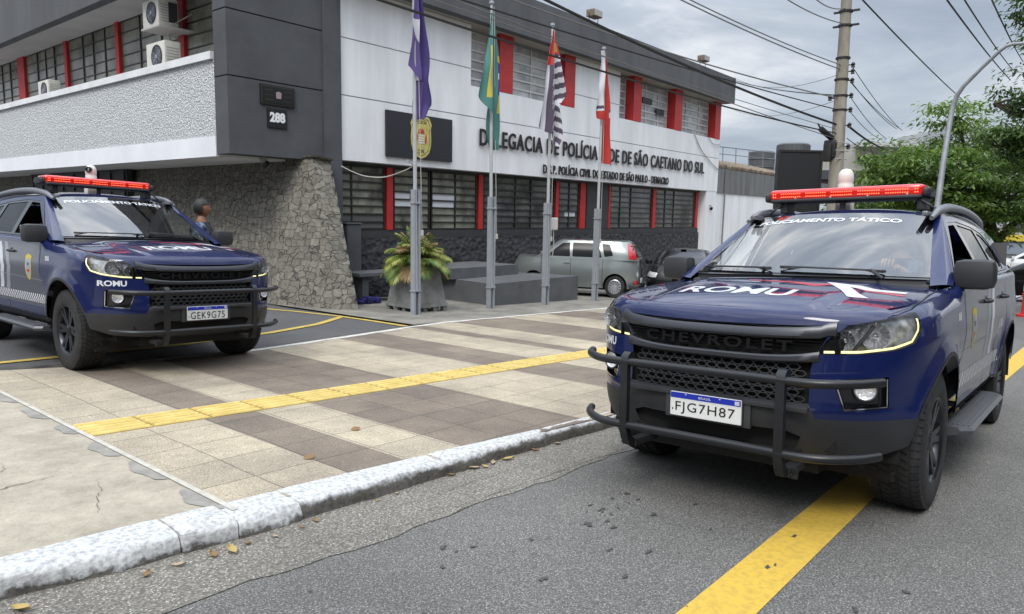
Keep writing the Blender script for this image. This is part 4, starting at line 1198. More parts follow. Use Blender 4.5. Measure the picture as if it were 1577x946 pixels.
flag([([(150, -60), (148, 100), (135, 205), (123, 303)], [(180, -60), (184, 150), (191, 290), (197, 374)], -.08, .045, .6, lambda s, v: 2 if 82 + 8*s < v < 112 + 85*s else 0),
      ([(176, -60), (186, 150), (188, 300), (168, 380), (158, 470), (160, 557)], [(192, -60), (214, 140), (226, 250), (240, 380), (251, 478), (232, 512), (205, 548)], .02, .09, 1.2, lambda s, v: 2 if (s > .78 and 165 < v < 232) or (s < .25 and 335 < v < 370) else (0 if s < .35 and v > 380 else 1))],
     9.50, [FP, FP_SHADE, FW], 'limp purple flag with a white band on the first flagpole', 3)
FG = mat('flag_green', (.06, .185, .165), .75); FY = mat('flag_yellow', (.50, .43, .05), .75); FB = mat('flag_blue', (.045, .03, .28), .75)
flag([([(513, 60), (504, 200), (482, 320), (462, 442)], [(520, 60), (512, 200), (513, 400), (510, 530)], -.08, .05, .7, lambda s, v: 1 if s > .55 and 210 < v < 450 else 0),
      ([(520, 60), (520, 300), (506, 470), (497, 560), (505, 640), (524, 694)], [(529, 60), (550, 220), (559, 330), (563, 480), (561, 600), (552, 690)], .0, .06, 1.0, lambda s, v: (3 if 355 < v + 30*s < 385 and s < .9 else 2) if s > .42 and 292 < v < 442 else 1 if (s > .45 and (262 < v <= 292 or 442 <= v < 525)) else 0)],
     9.60, [FG, FY, FB, FW], 'limp green flag with yellow diamond and blue globe on the second flagpole', 5)
FR_ = mat('flag_red', (.46, .035, .030), .75); FK = mat('flag_charcoal', (.085, .065, .105), .8)
flag([([(797, 140), (781, 230), (766, 340), (745, 480), (728, 585)], [(806, 140), (794, 300), (789, 450), (790, 560), (784, 620)], -.07, .05, .8, lambda s, v: 1 if v < 300 else (0 if s < .22 or s > .62 else 2)),
      ([(800, 140), (791, 250), (788, 400), (792, 470), (788, 560), (786, 610), (800, 676)], [(806, 140), (820, 230), (832, 330), (851, 440), (824, 492), (829, 560), (828, 640), (812, 676)], .0, .07, 1.1, lambda s, v: (3 if 200 < v < 240 and .4 < s < .8 else 1) if v < 252 else (0 if int((v + (22*s if v < 480 else -60*s) + 8)/24) % 2 else 2))],
     9.55, [FK, FR_, FW, FY], 'limp black and white striped flag with red corner on the third flagpole', 7)
flag([([(1020, 235), (1018, 330), (1010, 430), (998, 508), (1000, 545)], [(1038, 235), (1034, 350), (1030, 450), (1028, 520), (1030, 556)], -.07, .035, .7, lambda s, v: 1 if v < 488 else 2 if v < 503 else 1 if v < 512 else 0),
      ([(1043, 262), (1041, 330), (1031, 430), (1026, 560), (1020, 650), (1022, 748)], [(1047, 262), (1052, 360), (1060, 480), (1064, 600), (1064, 700), (1061, 766)], .0, .06, 1.1, lambda s, v: 2 if s > .6 and 508 < v < 522 else 1 if s > .6 and 522 <= v < 546 else 0)],
     9.68, [FR_, FW, FK], 'limp red and white flag with a black stripe on the last flagpole', 9)
# meter box on the third pole
c = empty('meter_box', (13.0, 9.62, 1.2), label='small white electric box on the back of the third flagpole', cat='electric box')
p = PY(852, 345, 9.7)
mb = MB(); mb.bbox((p.x - .10, 9.66, p.z - .14), (p.x + .12, 9.80, p.z + .14), .02); gpart(c, mb, 'box', mat('box_white', (.58, .58, .55), .6))
mb = MB(); mb.tube([(p.x, 9.70, p.z - .12), (p.x + .03, 9.70, p.z - .5), (p.x + .01, 9.72, p.z - .75)], .012, 5); gpart(c, mb, 'cable', M_CABW)
# ================================================================== POLICE SUV
PAINT = mat('navy_paint', (0.0015, 0.0075, 0.062), 0.55, 0.0, coat=1.0, spec=0.15)
WRAP = mat('grey_wrap', (0.042, 0.047, 0.072), 0.28, 0.1, coat=0.7)
DECW = mat('decal_white', (0.60, 0.62, 0.66), 0.35, coat=0.3)
DECG = mat('decal_grey', (0.25, 0.27, 0.32), 0.35, coat=0.3)
DECR = mat('decal_red', (0.45, 0.012, 0.03), 0.35, coat=0.4)
GOLD = mat('decal_gold', (0.55, 0.42, 0.06), 0.45)
BLUE = mat('decal_blue', (0.02, 0.09, 0.35), 0.45)
PLAST = mat('black_plastic', (0.022, 0.023, 0.026), 0.55, noise=0.15, nscale=6)
PLAST2 = mat('grey_plastic', (0.045, 0.047, 0.052), 0.42)
SATIN = mat('satin_grille_bar', (0.055, 0.058, 0.066), 0.30, 0.6)
BLACK = mat('gloss_black', (0.006, 0.006, 0.008), 0.18, coat=0.5)
VOID = mat('deep_black', (0.004, 0.004, 0.004), 0.9)
RUBBER = mat('tyre_rubber', (0.018, 0.018, 0.019), 0.78, noise=0.35, nscale=14, bump=0.2, bscale=90)
RIM = mat('dark_alloy', (0.05, 0.052, 0.058), 0.30, 0.85, noise=0.2, nscale=12)
CHROME = mat('chrome', (0.75, 0.76, 0.78), 0.12, 1.0)
REFL = mat('lamp_reflector', (0.78, 0.79, 0.81), 0.25, 0.6, bump=0.6, bscale=60)
LAMPIN = mat('lamp_housing', (0.42, 0.43, 0.45), 0.30, 0.45, noise=.6, nscale=16)
DRL = mat('running_light', (0.9, 0.9, 0.55), 0.3, emit=0.9, ecol=(1.0, 0.93, 0.45))
REDLENS = mat('beacon_red', (0.60, 0.010, 0.008), 0.12, coat=1.0, emit=0.06, ecol=(1.0, 0.03, 0.01))
REDLED = mat('beacon_led', (1.0, 0.2, 0.08), 0.4, emit=1.15, ecol=(1.0, 0.14, 0.05))
WHITEP = mat('white_plastic', (0.62, 0.62, 0.58), 0.4)
PLATEW = mat('plate_white', (0.72, 0.73, 0.72), 0.4)
PLATEB = mat('plate_blue', (0.01, 0.03, 0.42), 0.4)
INK = mat('plate_black', (0.01, 0.01, 0.01), 0.5)
SEAT = mat('seat_fabric', (0.085, 0.085, 0.085), 0.8)
DASH = mat('dashboard', (0.05, 0.05, 0.052), 0.7)

WSGLASS = glass_mat('windscreen_glass', (0.78, 0.80, 0.79), 1.7, 0.18)
DKGLASS = glass_mat('tinted_glass', (0.10, 0.105, 0.105), 1.32, 0.0)
CLGLASS = glass_mat('lamp_lens', (0.93, 0.94, 0.95), 1.4, 0.0)

P_ = 2.8; X0 = 0.10
A_T = [(0.33, .70), (0.38, .76), (0.45, .80), (0.55, .825), (0.62, .825), (0.66, .815), (0.75, .81), (0.9, .795), (1.0, .785), (1.1, .76), (1.2, .74)]
W_T = [(0.33, .86), (0.42, .895), (0.5, .915), (0.6, .925), (0.75, .940), (0.9, .952), (0.98, .954), (1.06, .945), (1.15, .934), (1.25, .925), (1.35, .90)]
SC0, SC1 = X0 + 3.15, X0 + 4.06       # side runs to x=-3.15, rear end at x=-3.96
_ph = np.linspace(0, math.pi/2, 4000)
_ph = np.concatenate([np.geomspace(1e-7, 0.02, 400), _ph[_ph > 0.02]]); _ph = np.concatenate([[0], _ph[:-1], [math.pi/2]])
_fx = .8*np.clip(np.cos(_ph), 0, 1)**(2/P_); _fy = .945*np.sin(_ph)**(2/P_)
_fs = np.concatenate([[0], np.cumsum(np.hypot(np.diff(_fx), np.diff(_fy)))])
S0 = float(_fs[-1]); S1 = S0 + X0 + 3.15; PR = 3.6; AR = 0.81
_rx = AR*np.clip(np.cos(_ph), 0, 1)**(2/PR); _ry = .92*np.sin(_ph)**(2/PR)
_rs = np.concatenate([[0], np.cumsum(np.hypot(np.diff(_rx), np.diff(_ry)))])
S2 = S1 + float(_rs[-1])
def s_of_y(y, z):
    q = min(1, abs(y) / catmull(W_T, z)) ** (P_/2)
    return math.copysign(float(np.interp(math.asin(q), _ph, _fs)), y)
def s_of_x(x, z):
    if x > X0:
        q = min(1, (x - X0) / catmull(A_T, z)) ** (P_/2)
        return float(np.interp(math.acos(q), _ph, _fs))
    return S0 + (X0 - x)
def outline(s, z):
    sg = 1
    if s < 0: s = -s; sg = -1
    W = catmull(W_T, z)
    if s < S0:
        ph = float(np.interp(s, _fs, _ph))
        x = X0 + catmull(A_T, z) * max(0, math.cos(ph))**(2/P_); y = W * math.sin(ph)**(2/P_)
    elif s < S1:
        x = X0 - (s - S0); y = W
    else:
        ph = float(np.interp(_rs[-1] - min(s - S1, _rs[-1]), _rs, _ph))
        x = -3.15 - AR * max(0, math.cos(ph))**(2/PR); y = W * math.sin(ph)**(2/PR)
    # wheel arch flares
    for cxx in (0.03, -2.845):
        d = math.hypot(x - cxx, z - 0.40)
        if d < 0.75 and y > 0.5:
            y += 0.026 * math.exp(-((max(d, .47) - 0.47) / 0.075)**2)
    # door surface sculpting
    if -2.4 < x < -0.4:
        y -= 0.012 * math.exp(-((z - 0.72) / 0.10)**2) * sstep(-0.4, -0.6, x) * sstep(-2.4, -2.2, x)
    return Vector((x, sg * y, z))
HB = [(-0.6, 1.25), (-0.3, 1.243), (0.0, 1.225), (0.3, 1.195), (0.6, 1.155), (0.75, 1.128), (0.85, 1.10), (0.92, 1.078)]
def Hd(x, y):
    y = abs(y)
    z = catmull(HB, x) - 0.048 * (y / 0.85)**2
    k = 0.50 - 0.10 * (x / 0.9)
    z += 0.016 * sstep(k + 0.09, k - 0.02, y) * sstep(-0.5, -0.1, x) * sstep(0.9, 0.6, x)
    return z
def belt(x): return 1.235 + (-0.6 - x) * 0.022
def Htop(x, y):
    t = sstep(-0.62, -0.36, x)
    return lerp(belt(min(x, -0.3)), Hd(x, y), t) if t > 0 else belt(x)
_tc = {}
def topinfo(s):
    k = round(s, 5)
    if k in _tc: return _tc[k]
    p = outline(s, 1.1)
    r = lerp(0.03, lerp(0.10, 0.05, sstep(0.55, 0.84, p.x)), sstep(-0.62, -0.40, p.x))
    zt = Htop(p.x - (r if p.x > .6 else 0), abs(p.y) - r)
    _tc[k] = (zt - r, r)
    return _tc[k]
def B(s, v):
    Z0, r = topinfo(s)
    if v <= Z0: return outline(s, v)
    f = min(math.pi/2, (v - Z0) / r)
    z = Z0 + r * math.sin(f)
    p = outline(s, z)
    e = 2e-3
    d = outline(s + e, z) - outline(s - e, z)
    n = Vector((-d.y, d.x, 0)); n.normalize()
    if n.dot(Vector((p.x + 1.4, p.y, 0))) < 0: n = -n
    return p - n * (r * (1 - math.cos(f)))
def vtop(s):
    Z0, r = topinfo(s); return Z0 + r * math.pi/2
def FR(y, z): return B(s_of_y(y, z), z)
def SD(x, z): return B(s_of_x(x, z), z)
def conv(pts):         # list of ('y'|'x'|'s', value, z) -> (s, v)
    out = []
    for k, a, z in pts:
        out.append((s_of_y(a, z) if k == 'y' else s_of_x(a, z) if k == 'x' else a, z))
    return out
def arc_pts(cx, zlo, r, front_first=True, cz=0.40, n=28):
    a0 = math.asin((zlo - cz) / r)
    out = []
    for i in range(n+1):
        w = a0 + (math.pi - 2*a0) * i / n if front_first else 0
        out.append((cx + r*math.cos(w), cz + r*math.sin(w)))
    return out
ARF = 0.475
def arch_line(cx, zf, zb):
    a0 = math.asin((zf - .40)/ARF); a1 = math.pi - math.asin((zb - .40)/ARF)
    return [(cx + ARF*math.cos(lerp(a0, a1, i/30)), .40 + ARF*math.sin(lerp(a0, a1, i/30))) for i in range(31)]
BLUEZ = 0.588
# headlight outline in mixed coordinates
HL = [('y', .52, .905), ('y', .56, .975), ('y', .64, 1.05), ('y', .72, 1.070), ('x', .60, 1.10), ('x', .47, 1.128), ('x', .435, 1.125), ('x', .47, 1.03), ('x', .53, .965), ('y', .83, .935), ('y', .70, .912)]
FOG = [('y', .595, .785), ('y', .81, .805), ('y', .812, .648), ('y', .645, .632)]
GR_TOP = [('y', 0.0, 1.035), ('y', .35, 1.04), ('y', .585, 1.048)]
GR_SIDE = [('y', .585, 1.048), ('y', .515, .895), ('y', .50, .83), ('y', .50, .66), ('y', .53, BLUEZ)]

def strip(name, pts, w, fn, m, parent, off=0.0012, mirror=False, both=False, closed=False):
    """thin ribbon following 2-D points on a mapped surface"""
    P = [Vector(p) for p in pts]; N = len(P)
    bm = bmesh.new(); row = []
    for i in range(N):
        a = P[(i-1) % N] if closed or i > 0 else P[0]; b = P[(i+1) % N] if closed or i < N-1 else P[-1]
        t = (b-a); t.normalize(); n = Vector((-t.y, t.x)) * (w/2)
        row.append((bm.verts.new((P[i].x+n.x, P[i].y+n.y, 0)), bm.verts.new((P[i].x-n.x, P[i].y-n.y, 0))))
    for i in range(N if closed else N-1):
        j = (i+1) % N
        bm.faces.new((row[i][0], row[i][1], row[j][1], row[j][0]))
    bm.verts.index_update()
    return surf(name, bm, fn, m, parent, off=off, mirror=mirror, both=both)

def join_into(a, others):
    """merge mesh data of objects (same material) into a single mesh, dropping the others"""
    me = bpy.data.meshes.new(a.name)
    vs = []; fs = []; ns = []; mi = []; mats_ = []
    for o in [a] + others:
        k = len(vs)
        vs += [v.co[:] for v in o.data.vertices]
        fs += [[i + k for i in p.vertices] for p in o.data.polygons]
        vn = [None] * len(o.data.vertices)
        cn = o.data.corner_normals
        for lp in o.data.loops: vn[lp.vertex_index] = cn[lp.index].vector[:]
        ns += [n or (0, 0, 1) for n in vn]
        mm = o.data.materials[0]
        if mm not in mats_: mats_.append(mm)
        mi += [mats_.index(mm)] * len(o.data.polygons)
    me.from_pydata(vs, [], fs)
    for mm in mats_: me.materials.append(mm)
    me.polygons.foreach_set('material_index', mi)
    me.polygons.foreach_set('use_smooth', [True]*len(me.polygons)); me.update()
    me.normals_split_custom_set_from_vertices(ns)
    a.data = me
    for o in others: bpy.data.objects.remove(o)
    return a

def text_bm(txt, h, w=None, bold=0.03, step=0.02, mirror_x=False, spacing=1.0):
    vs, fs = text_polys(txt, 1.0, bold, spacing)
    x0 = min(v.x for v in vs); x1 = max(v.x for v in vs); y0 = min(v.y for v in vs); y1 = max(v.y for v in vs)
    sy = h/(y1-y0); sx = w/(x1-x0) if w else sy
    bm = bmesh.new()
    bv = [bm.verts.new((((v.x-x0)-(x1-x0)/2)*sx*(-1 if mirror_x else 1), ((v.y-y0)-(y1-y0)/2)*sy, 0)) for v in vs]
    for f in fs:
        try: bm.faces.new([bv[i] for i in f])
        except ValueError: pass
    bmesh.ops.remove_doubles(bm, verts=bm.verts, dist=1e-6)
    slice_bm(bm, step, step)
    return bm

# windscreen / roof / glasshouse
def WSf(u, v):
    b = Vector((-0.17 - 0.33*abs(u)**2.2, 0.76*u, 1.283 - 0.012*u*u)); t = Vector((-1.17 - 0.11*u*u, 0.625*u, 1.716 - 0.034*abs(u)**2.5))
    p = b.lerp(t, v)
    return p + Vector((0.5, 0, 0.86)) * (0.010 * math.sin(math.pi*max(0, min(1, v))) * (1 - 0.5*u*u))
RZ = [(-3.75, 1.64), (-3.5, 1.70), (-2.9, 1.765), (-2.3, 1.79), (-1.8, 1.785), (-1.5, 1.765), (-1.17, 1.716)]
def Rf(u, w):        # u -1..1 across, w 0 front ..1 rear
    xf = -1.17 - 0.11*u*u; x = lerp(xf, -3.62, w)
    hw = lerp(0.625, 0.665, sstep(0, .12, w)) - 0.03*sstep(.5, 1, w)
    z = catmull(RZ, x) - (0.034 + 0.042*sstep(0, .15, w)) * abs(u)**2.5
    if w <= 0.0001: z = 1.716 - 0.034*abs(u)**2.5
    else: z = lerp(1.716 - 0.034*abs(u)**2.5, z, min(1, w*12))
    return Vector((x, hw*u, z))
def Gs(x, z):
    q = max(0, (z - 1.225)) / 0.465
    y = 0.902 - 0.228 * q**1.12 - 0.02 * ((x + 1.9)/1.7)**2
    if x > -1.0: y += 0.0
    return Vector((x, y, z))
def rooftop_z(x):    # top edge of glasshouse side
    return catmull([(-3.6, 1.60), (-3.3, 1.635), (-2.6, 1.685), (-1.9, 1.705), (-1.5, 1.70), (-1.25, 1.683), (-1.0, 1.60)], x)

def rotY(sgn):       # lathe axis (local Z) -> +-Y
    return Matrix.Rotation(-sgn*math.pi/2, 4, 'X')

def make_wheel(parent, x, sgn):
    w = empty('wheel', (x, sgn*0.79, 0.387)); w.parent = parent
    Mx = rotY(sgn)
    t = MB()
    prof = [(.222, .112), (.236, .124), (.262, .131), (.30, .1335), (.33, .131), (.355, .1245), (.372, .114), (.381, .100), (.383, .05), (.383, -.05), (.381, -.100), (.372, -.114), (.33, -.131), (.236, -.124), (.222, -.112)]
    t.lathe(prof[::-1], 64, Mx, caps=False)
    NB = 58
    for k in range(NB):
        for row, (h0, h1, off, rr) in enumerate([(-.118, -.078, 0, .3875), (-.066, -.026, .5, .389), (-.014, .014, .2, .389), (.026, .066, .7, .389), (.078, .118, .3, .3875)]):
            a = 2*math.pi*(k + off)/NB
            M = Mx @ Matrix.Rotation(a, 4, 'Z')
            ln = 0.015
            if row in (0, 4):
                s_ = -1 if row == 0 else 1
                ha, hb = (h0, h1) if row == 4 else (h1, h0)
                vs = [(.372, -ln, ha), (.372, ln, ha), (.36, ln, hb + s_*.006), (.36, -ln, hb + s_*.006), (rr, -ln, ha), (rr, ln, ha), (rr - .010, ln, hb), (rr - .010, -ln, hb)]
                t.hexa([M @ Vector(p) for p in vs])
            else:
                sk = .010 if row % 2 else -.010
                vs = [(.37, -ln - sk, h0), (.37, ln - sk, h0), (.37, ln + sk, h1), (.37, -ln + sk, h1), (rr, -ln - sk, h0), (rr, ln - sk, h0), (rr, ln + sk, h1), (rr, -ln + sk, h1)]
                t.hexa([M @ Vector(p) for p in vs])
    t.build('tyre', RUBBER, w, smooth=35, weld=False)
    r = MB()
    r.lathe([(.228, .098), (.234, .118), (.240, .122), (.236, .126), (.226, .120), (.215, .108), (.208, .08), (.200, .02), (.198, -.10)], 56, Mx, caps=False)
    for k in range(6):
        for dd in (-1, 1):
            a = 2*math.pi*k/6 + dd*0.155
            M = Mx @ Matrix.Rotation(a, 4, 'Z')
            w0, w1 = .020, .017
            vs = [(.045, -w0, .055), (.045, w0, .055), (.045, w0, .098), (.045, -w0, .098), (.218, -w1, .060), (.218, w1, .060), (.218, w1, .113), (.218, -w1, .113)]
            p = [M @ Vector(q) for q in vs]
            r.add(p, [(0,1,2,3), (7,6,5,4), (0,4,5,1), (1,5,6,2), (2,6,7,3), (3,7,4,0)])
    r.lathe([(.0, .108), (.034, .108), (.040, .104), (.062, .100), (.070, .085), (.07, .05)], 28, Mx, caps=False)
    for k in range(6):
        a = 2*math.pi*(k+.5)/6
        r.lathe([(0, .106), (.008, .106), (.009, .09)], 8, Mx @ Matrix.Translation((.052*math.cos(a), .052*math.sin(a), 0)))
    r.build('rim', RIM, w, smooth=40, weld=False)
    d = MB(); d.lathe([(0, .02), (.15, .02), (.16, .0), (.16, -.02)], 32, Mx)
    d.build('brake_disc', mat('brake_disc', (.09, .085, .08), .5, .8), w, smooth=30)
    return w

def bezier2(a, b, c, n):
    a, b, c = Vector(a), Vector(b), Vector(c)
    return [a*(1-t)**2 + b*2*t*(1-t) + c*t*t for t in [i/n for i in range(n+1)]]

def make_suv():
    root = empty('police_suv')
    # ---------------- painted body
    top = []
    s = 0.0
    while s < S2: top.append((s, vtop(s))); s += 0.04
    top.append((S2 - 1e-4, vtop(S2 - 1e-4)))
    poly = dens(conv(GR_SIDE[::-1]), .03, False)[:-1] + dens(conv(GR_TOP[::-1]), .03, False)[:-1] + [(0, 1.035)]
    poly += top
    bottom = [(S2 - 1e-4, .50)] + dens([(S2 - 1e-4, .50), (s_of_x(-2.845 - math.sqrt(ARF**2 - .01), .5), .50)], .05, False)[1:-1]
    bottom += [(s_of_x(x, z), z) for x, z in arch_line(-2.845, .46, .50)[::-1]]
    bottom += dens([(s_of_x(-2.845 + math.sqrt(ARF**2 - .0036), .46), .46), (s_of_x(.03 - math.sqrt(ARF**2 - .0036), .46), .46)], .05, False)[1:-1]
    bottom += [(s_of_x(x, z), z) for x, z in arch_line(.03, BLUEZ, .46)[::-1]]
    fs_ = s_of_x(.03 + math.sqrt(ARF**2 - (BLUEZ-.4)**2), BLUEZ)
    bottom += dens([(fs_, BLUEZ), (s_of_y(.53, BLUEZ), BLUEZ)], .03, False)[1:-1]
    poly += bottom
    loops = [poly, dens(rounded(conv(HL), .012), .03), dens(rounded(conv(FOG), .012), .03)]
    bm = cutmesh(loops, 0.045, 0.03)
    surf('body', bm, B, PAINT, root, both=True)
    # ---------------- bonnet
    ring = []
    s = 0.0
    while True:
        p = B(s, vtop(s) - 1e-5)
        if p.x < -0.62: break
        ring.append((p.x, p.y)); s += 0.03
    inner = [(-0.62, 0.755), (-0.50, 0.745), (-0.42, 0.66), (-0.33, 0.50), (-0.26, 0.30), (-0.225, 0.12), (-0.215, 0.0)]
    full = [(x, y) for x, y in ring] + [(-0.62, ring[-1][1])] + inner
    full = full + [(x, -y) for x, y in full[::-1] if y > 1e-4]
    bm = cutmesh([full], 0.045)
    surf('hood', bm, lambda x, y: Vector((x, y, lerp(Htop(x, y), Hd(x, y), sstep(-.62, -.5, x) if abs(y) > .7 else 1))), PAINT, root)
    # shut lines of the bonnet and the doors
    seam = [(0.62, .80), (0.40, .845), (0.2, .848), (0.0, .842), (-.3, .83), (-.48, .80)]
    HF = lambda x, y: Vector((x, y, Hd(x, y)))
    for mr_ in (False, True): strip('panel_gap', dens(seam, .03, False), .007, HF, VOID, root, mirror=mr_, off=.0015)
    def door_x(front):
        return [(front, z) for z in np.linspace(1.21, .47, 30)]
    gaps = []
    fd = [(-.60 + .03*math.sin((z-.47)*3), z) for z in np.linspace(1.20, .80, 14)] + [(-.585 - .0*(z), z) for z in np.linspace(.78, .47, 10)]
    for ln in (fd, door_x(-1.66), [(-2.62 + .0*z, z) for z in np.linspace(1.22, .98, 10)] + [(-2.62 + (.98 - z)*.55, z) for z in np.linspace(.96, .82, 6)]):
        for mr_ in (False, True): strip('panel_gap', ln, .007, SD, VOID, root, mirror=mr_, off=.0012)
    for mr_ in (False, True): strip('panel_gap', [(x, .475) for x in np.linspace(-.58, -2.35, 40)], .008, SD, VOID, root, mirror=mr_)
    # ---------------- black front bumper
    low = [(0, .40), (s_of_y(.30, .40), .40), (s_of_y(.6, .41), .41), (s_of_y(.8, .43), .43)]
    fr = [(s_of_x(x, z), z) for x, z in arch_line(.03, .45, BLUEZ)[:0]]
    a0 = math.asin(.045/ARF); a1 = math.asin((BLUEZ - .4)/ARF)
    fr = [(s_of_x(.03 + ARF*math.cos(w), .4 + ARF*math.sin(w)), .4 + ARF*math.sin(w)) for w in np.linspace(a0, a1, 8)]
    bp = dens([(0, .36)] + [(s_of_y(.5, .365), .365), (s_of_y(.75, .39), .39), fr[0]], .03, False)[:-1] + fr
    bp += dens([fr[-1], (s_of_y(.53, BLUEZ), BLUEZ), (s_of_y(.50, .66), .66), (0, .66)], .03, False)[1:]
    bp += [(0, .515)] + dens(conv([('y', 0.0, .515), ('y', .40, .515), ('y', .47, .49), ('y', .44, .42), ('y', 0.0, .41)]), .03, False)[1:]
    bm = cutmesh([bp], 0.04, 0.03)
    surf('front_bumper', bm, B, PLAST, root, both=True)
    mb = MB()
    mb.bbox((.78, -.47, .405), (.84, .47, .52), .005); mb.build('air_intake', VOID, root)
    mb = MB(); mb.bbox((.90, -.52, .625), (.945, .52, .652), .008); mb.bbox((.905, -.24, .50), (.935, .24, .63), .008)
    mb.build('bumper_trim', PLAST2, root, smooth=40)
    # ---------------- inner structure that closes the openings
    mb = MB()
    mb.box((-3.6, -.70, .32), (.62, .70, .50)); mb.box((.50, -.62, .42), (.80, .62, .98)); mb.box((-.2, -.60, .5), (.6, .60, 1.0))
    for cxx in (.03, -2.845):
        for sg in (-1, 1):
            pts = [(cxx + .50*math.cos(w), .40 + .50*math.sin(w)) for w in np.linspace(-.1, math.pi + .1, 24)]
            yy = [sg*.52, sg*.925 if cxx < 0 else sg*.90]
            vs = [(x, yy[0], z) for x, z in pts] + [(x, yy[1] - (sg*.05 if x > .35 else 0), z) for x, z in pts]
            n = len(pts)
            mb.add(vs, [(i, i+1, n+i+1, n+i) for i in range(n-1)] + [tuple(range(n))])
    mb.build('underbody', VOID, root)
    mb = MB()
    for sg in (-1, 1):
        m_ = MB(); m_.bbox((.28, min(sg*.42, sg*.80), .20), (.36, max(sg*.42, sg*.80), .40), .02); m_.build('air_deflector', mat('chassis_black', (.012, .012, .012), .8), root)
    mb.box((.36, -.5, .26), (.66, .5, .34))
    for sg in (-1, 1): mb.tube([(0, sg*.3, .33), (0, sg*.70, .37)], .045, 10)
    m_ = MB(); m_.tube([(-2.845, -.7, .387), (-2.845, .7, .387)], .055, 10); m_.build('rear_axle', mat('chassis_black', (.012, .012, .012), .8), root)
    mb.build('chassis', mat('chassis_black', (.012, .012, .012), .8), root)
    # ---------------- grille
    def gx(y, z, off): p = FR(y, z); return Vector((p.x + off, y, z))
    mb = MB()
    mb.grid(lambda u, v: gx(lerp(-.60, .60, u), lerp(.64, 1.06, v), -.055), 30, 8)
    mb.build('grille_backing', VOID, root)
    def gbar(name, y1, zfun, hfun, off, dep, m, par, yn=36):
        mb = MB()
        sec = [(-1, -1), (-1, .7), (-.55, 1), (.55, 1), (1, .7), (1, -1)]   # (vertical, depth)
        vs = []; fs = []
        for i in range(yn+1):
            y = lerp(-y1, y1, i/yn); z = zfun(y); h = hfun(y)
            for a_, d_ in sec:
                zz = z + a_*h/2
                vs.append((gx(y, zz, 0).x + off + (d_-1)*dep/2, y, zz))
        n = len(sec)
        for i in range(yn):
            for k in range(n): fs.append((i*n+k, i*n+(k+1)%n, (i+1)*n+(k+1)%n, (i+1)*n+k))
        fs += [tuple(range(n)), tuple(yn*n+k for k in range(n))]
        mb.add(vs, fs); return mb.build(name, m, par, smooth=35)
    g = MB().box((.70, -.05, .9), (.71, .05, .91)).build('grille', VOID, root)
    gbar('grille_bar', .60, lambda y: .997 + .025*(abs(y)/.6)**3 + (.012 if abs(y) > .55 else 0), lambda y: .050 + .018*(abs(y)/.6)**4, .016, .05, SATIN, g)
    gbar('grille_bar', .535, lambda y: .868 + .03*(abs(y)/.55)**4, lambda y: .034 + .012*(abs(y)/.5)**4, .014, .05, SATIN, g)
    mb = MB()
    for k in range(5):
        z = .902 + k*.0155
        for sg in (-1, 1):
            mb.grid(lambda u, v: gx(lerp(-.54, .54, u), z - .003 + v*.007, -.020 + .008*v), 24, 1)
    for k in range(3):
        z = 1.031 + k*.009
        mb.grid(lambda u, v: gx(lerp(-.57, .57, u), z - .002 + v*.004, -.012), 24, 1)
    mb.build('ribs', PLAST, g)
    mb = MB()       # honeycomb
    for r_ in range(6):
        for c_ in range(-9, 10):
            yc = c_*.056 + (.028 if r_ % 2 else 0); zc = .675 + r_*.032
            if abs(yc) > .475: continue
            hp = [(yc + .033*math.cos(w), zc + .019*math.sin(w)) for w in [k*math.pi/3 for k in range(6)]]
            hi = [(yc + .026*math.cos(w), zc + .0135*math.sin(w)) for w in [k*math.pi/3 for k in range(6)]]
            vs = [gx(y, z, -.018) for y, z in hp] + [gx(y, z, -.018) for y, z in hi] + [gx(y, z, -.034) for y, z in hi]
            fs = [(i, (i+1)%6, 6+(i+1)%6, 6+i) for i in range(6)] + [(6+i, 6+(i+1)%6, 12+(i+1)%6, 12+i) for i in range(6)]
            mb.add(vs, fs)
    mb.build('mesh_insert', PLAST, g)
    mb = MB()
    vs, fs_t = text_polys('CHEVROLET', 1.0, .02, 1.25)
    x0 = min(v.x for v in vs); x1 = max(v.x for v in vs); y0 = min(v.y for v in vs); y1 = max(v.y for v in vs)
    bm = bmesh.new(); bv = [bm.verts.new(((v.x-x0)/(x1-x0)*.82 - .41, (v.y-y0)/(y1-y0)*.058, 0)) for v in vs]
    for f in fs_t:
        try: bm.faces.new([bv[i] for i in f])
        except ValueError: pass
    bmesh.ops.remove_doubles(bm, verts=bm.verts, dist=1e-6)
    slice_bm(bm, .05, 0)
    r_ = bmesh.ops.extrude_face_region(bm, geom=bm.faces[:])
    bmesh.ops.translate(bm, verts=[q for q in r_['geom'] if isinstance(q, bmesh.types.BMVert)], vec=(0, 0, .014))
    for v in bm.verts: v.co = gx(v.co.x, .908 + v.co.y, -.016 + v.co.z)
    mb.bm(bm); mb.build('brand_letters', mat('letter_flat_black', (.012, .012, .013), .95, spec=.05), g)
    # ---------------- headlights and fog lamps
    for sg in (1, -1):
        mir = sg < 0
        hp = dens(rounded(conv(HL), .012), .025)
        h = surf('headlight', cutmesh([hp], .03), B, CLGLASS, root, off=.001, mirror=mir)
        back = lambda s_, v_: B(s_, v_) + Vector((-.075, -.03, 0))
        surf('housing', cutmesh([hp], .04), back, LAMPIN, h, mirror=mir)
        mb = MB()
        N = len(hp)
        for i in range(N):
            a_, b_ = hp[i], hp[(i+1) % N]
            q = [B(*a_), B(*b_), back(*b_), back(*a_)]
            mb.add([(p.x, sg*p.y, p.z) for p in q], [(0, 1, 2, 3)])
        mb.build('bezel', PLAST2, h)
        ax = Matrix.Rotation(math.pi/2, 4, 'Y')
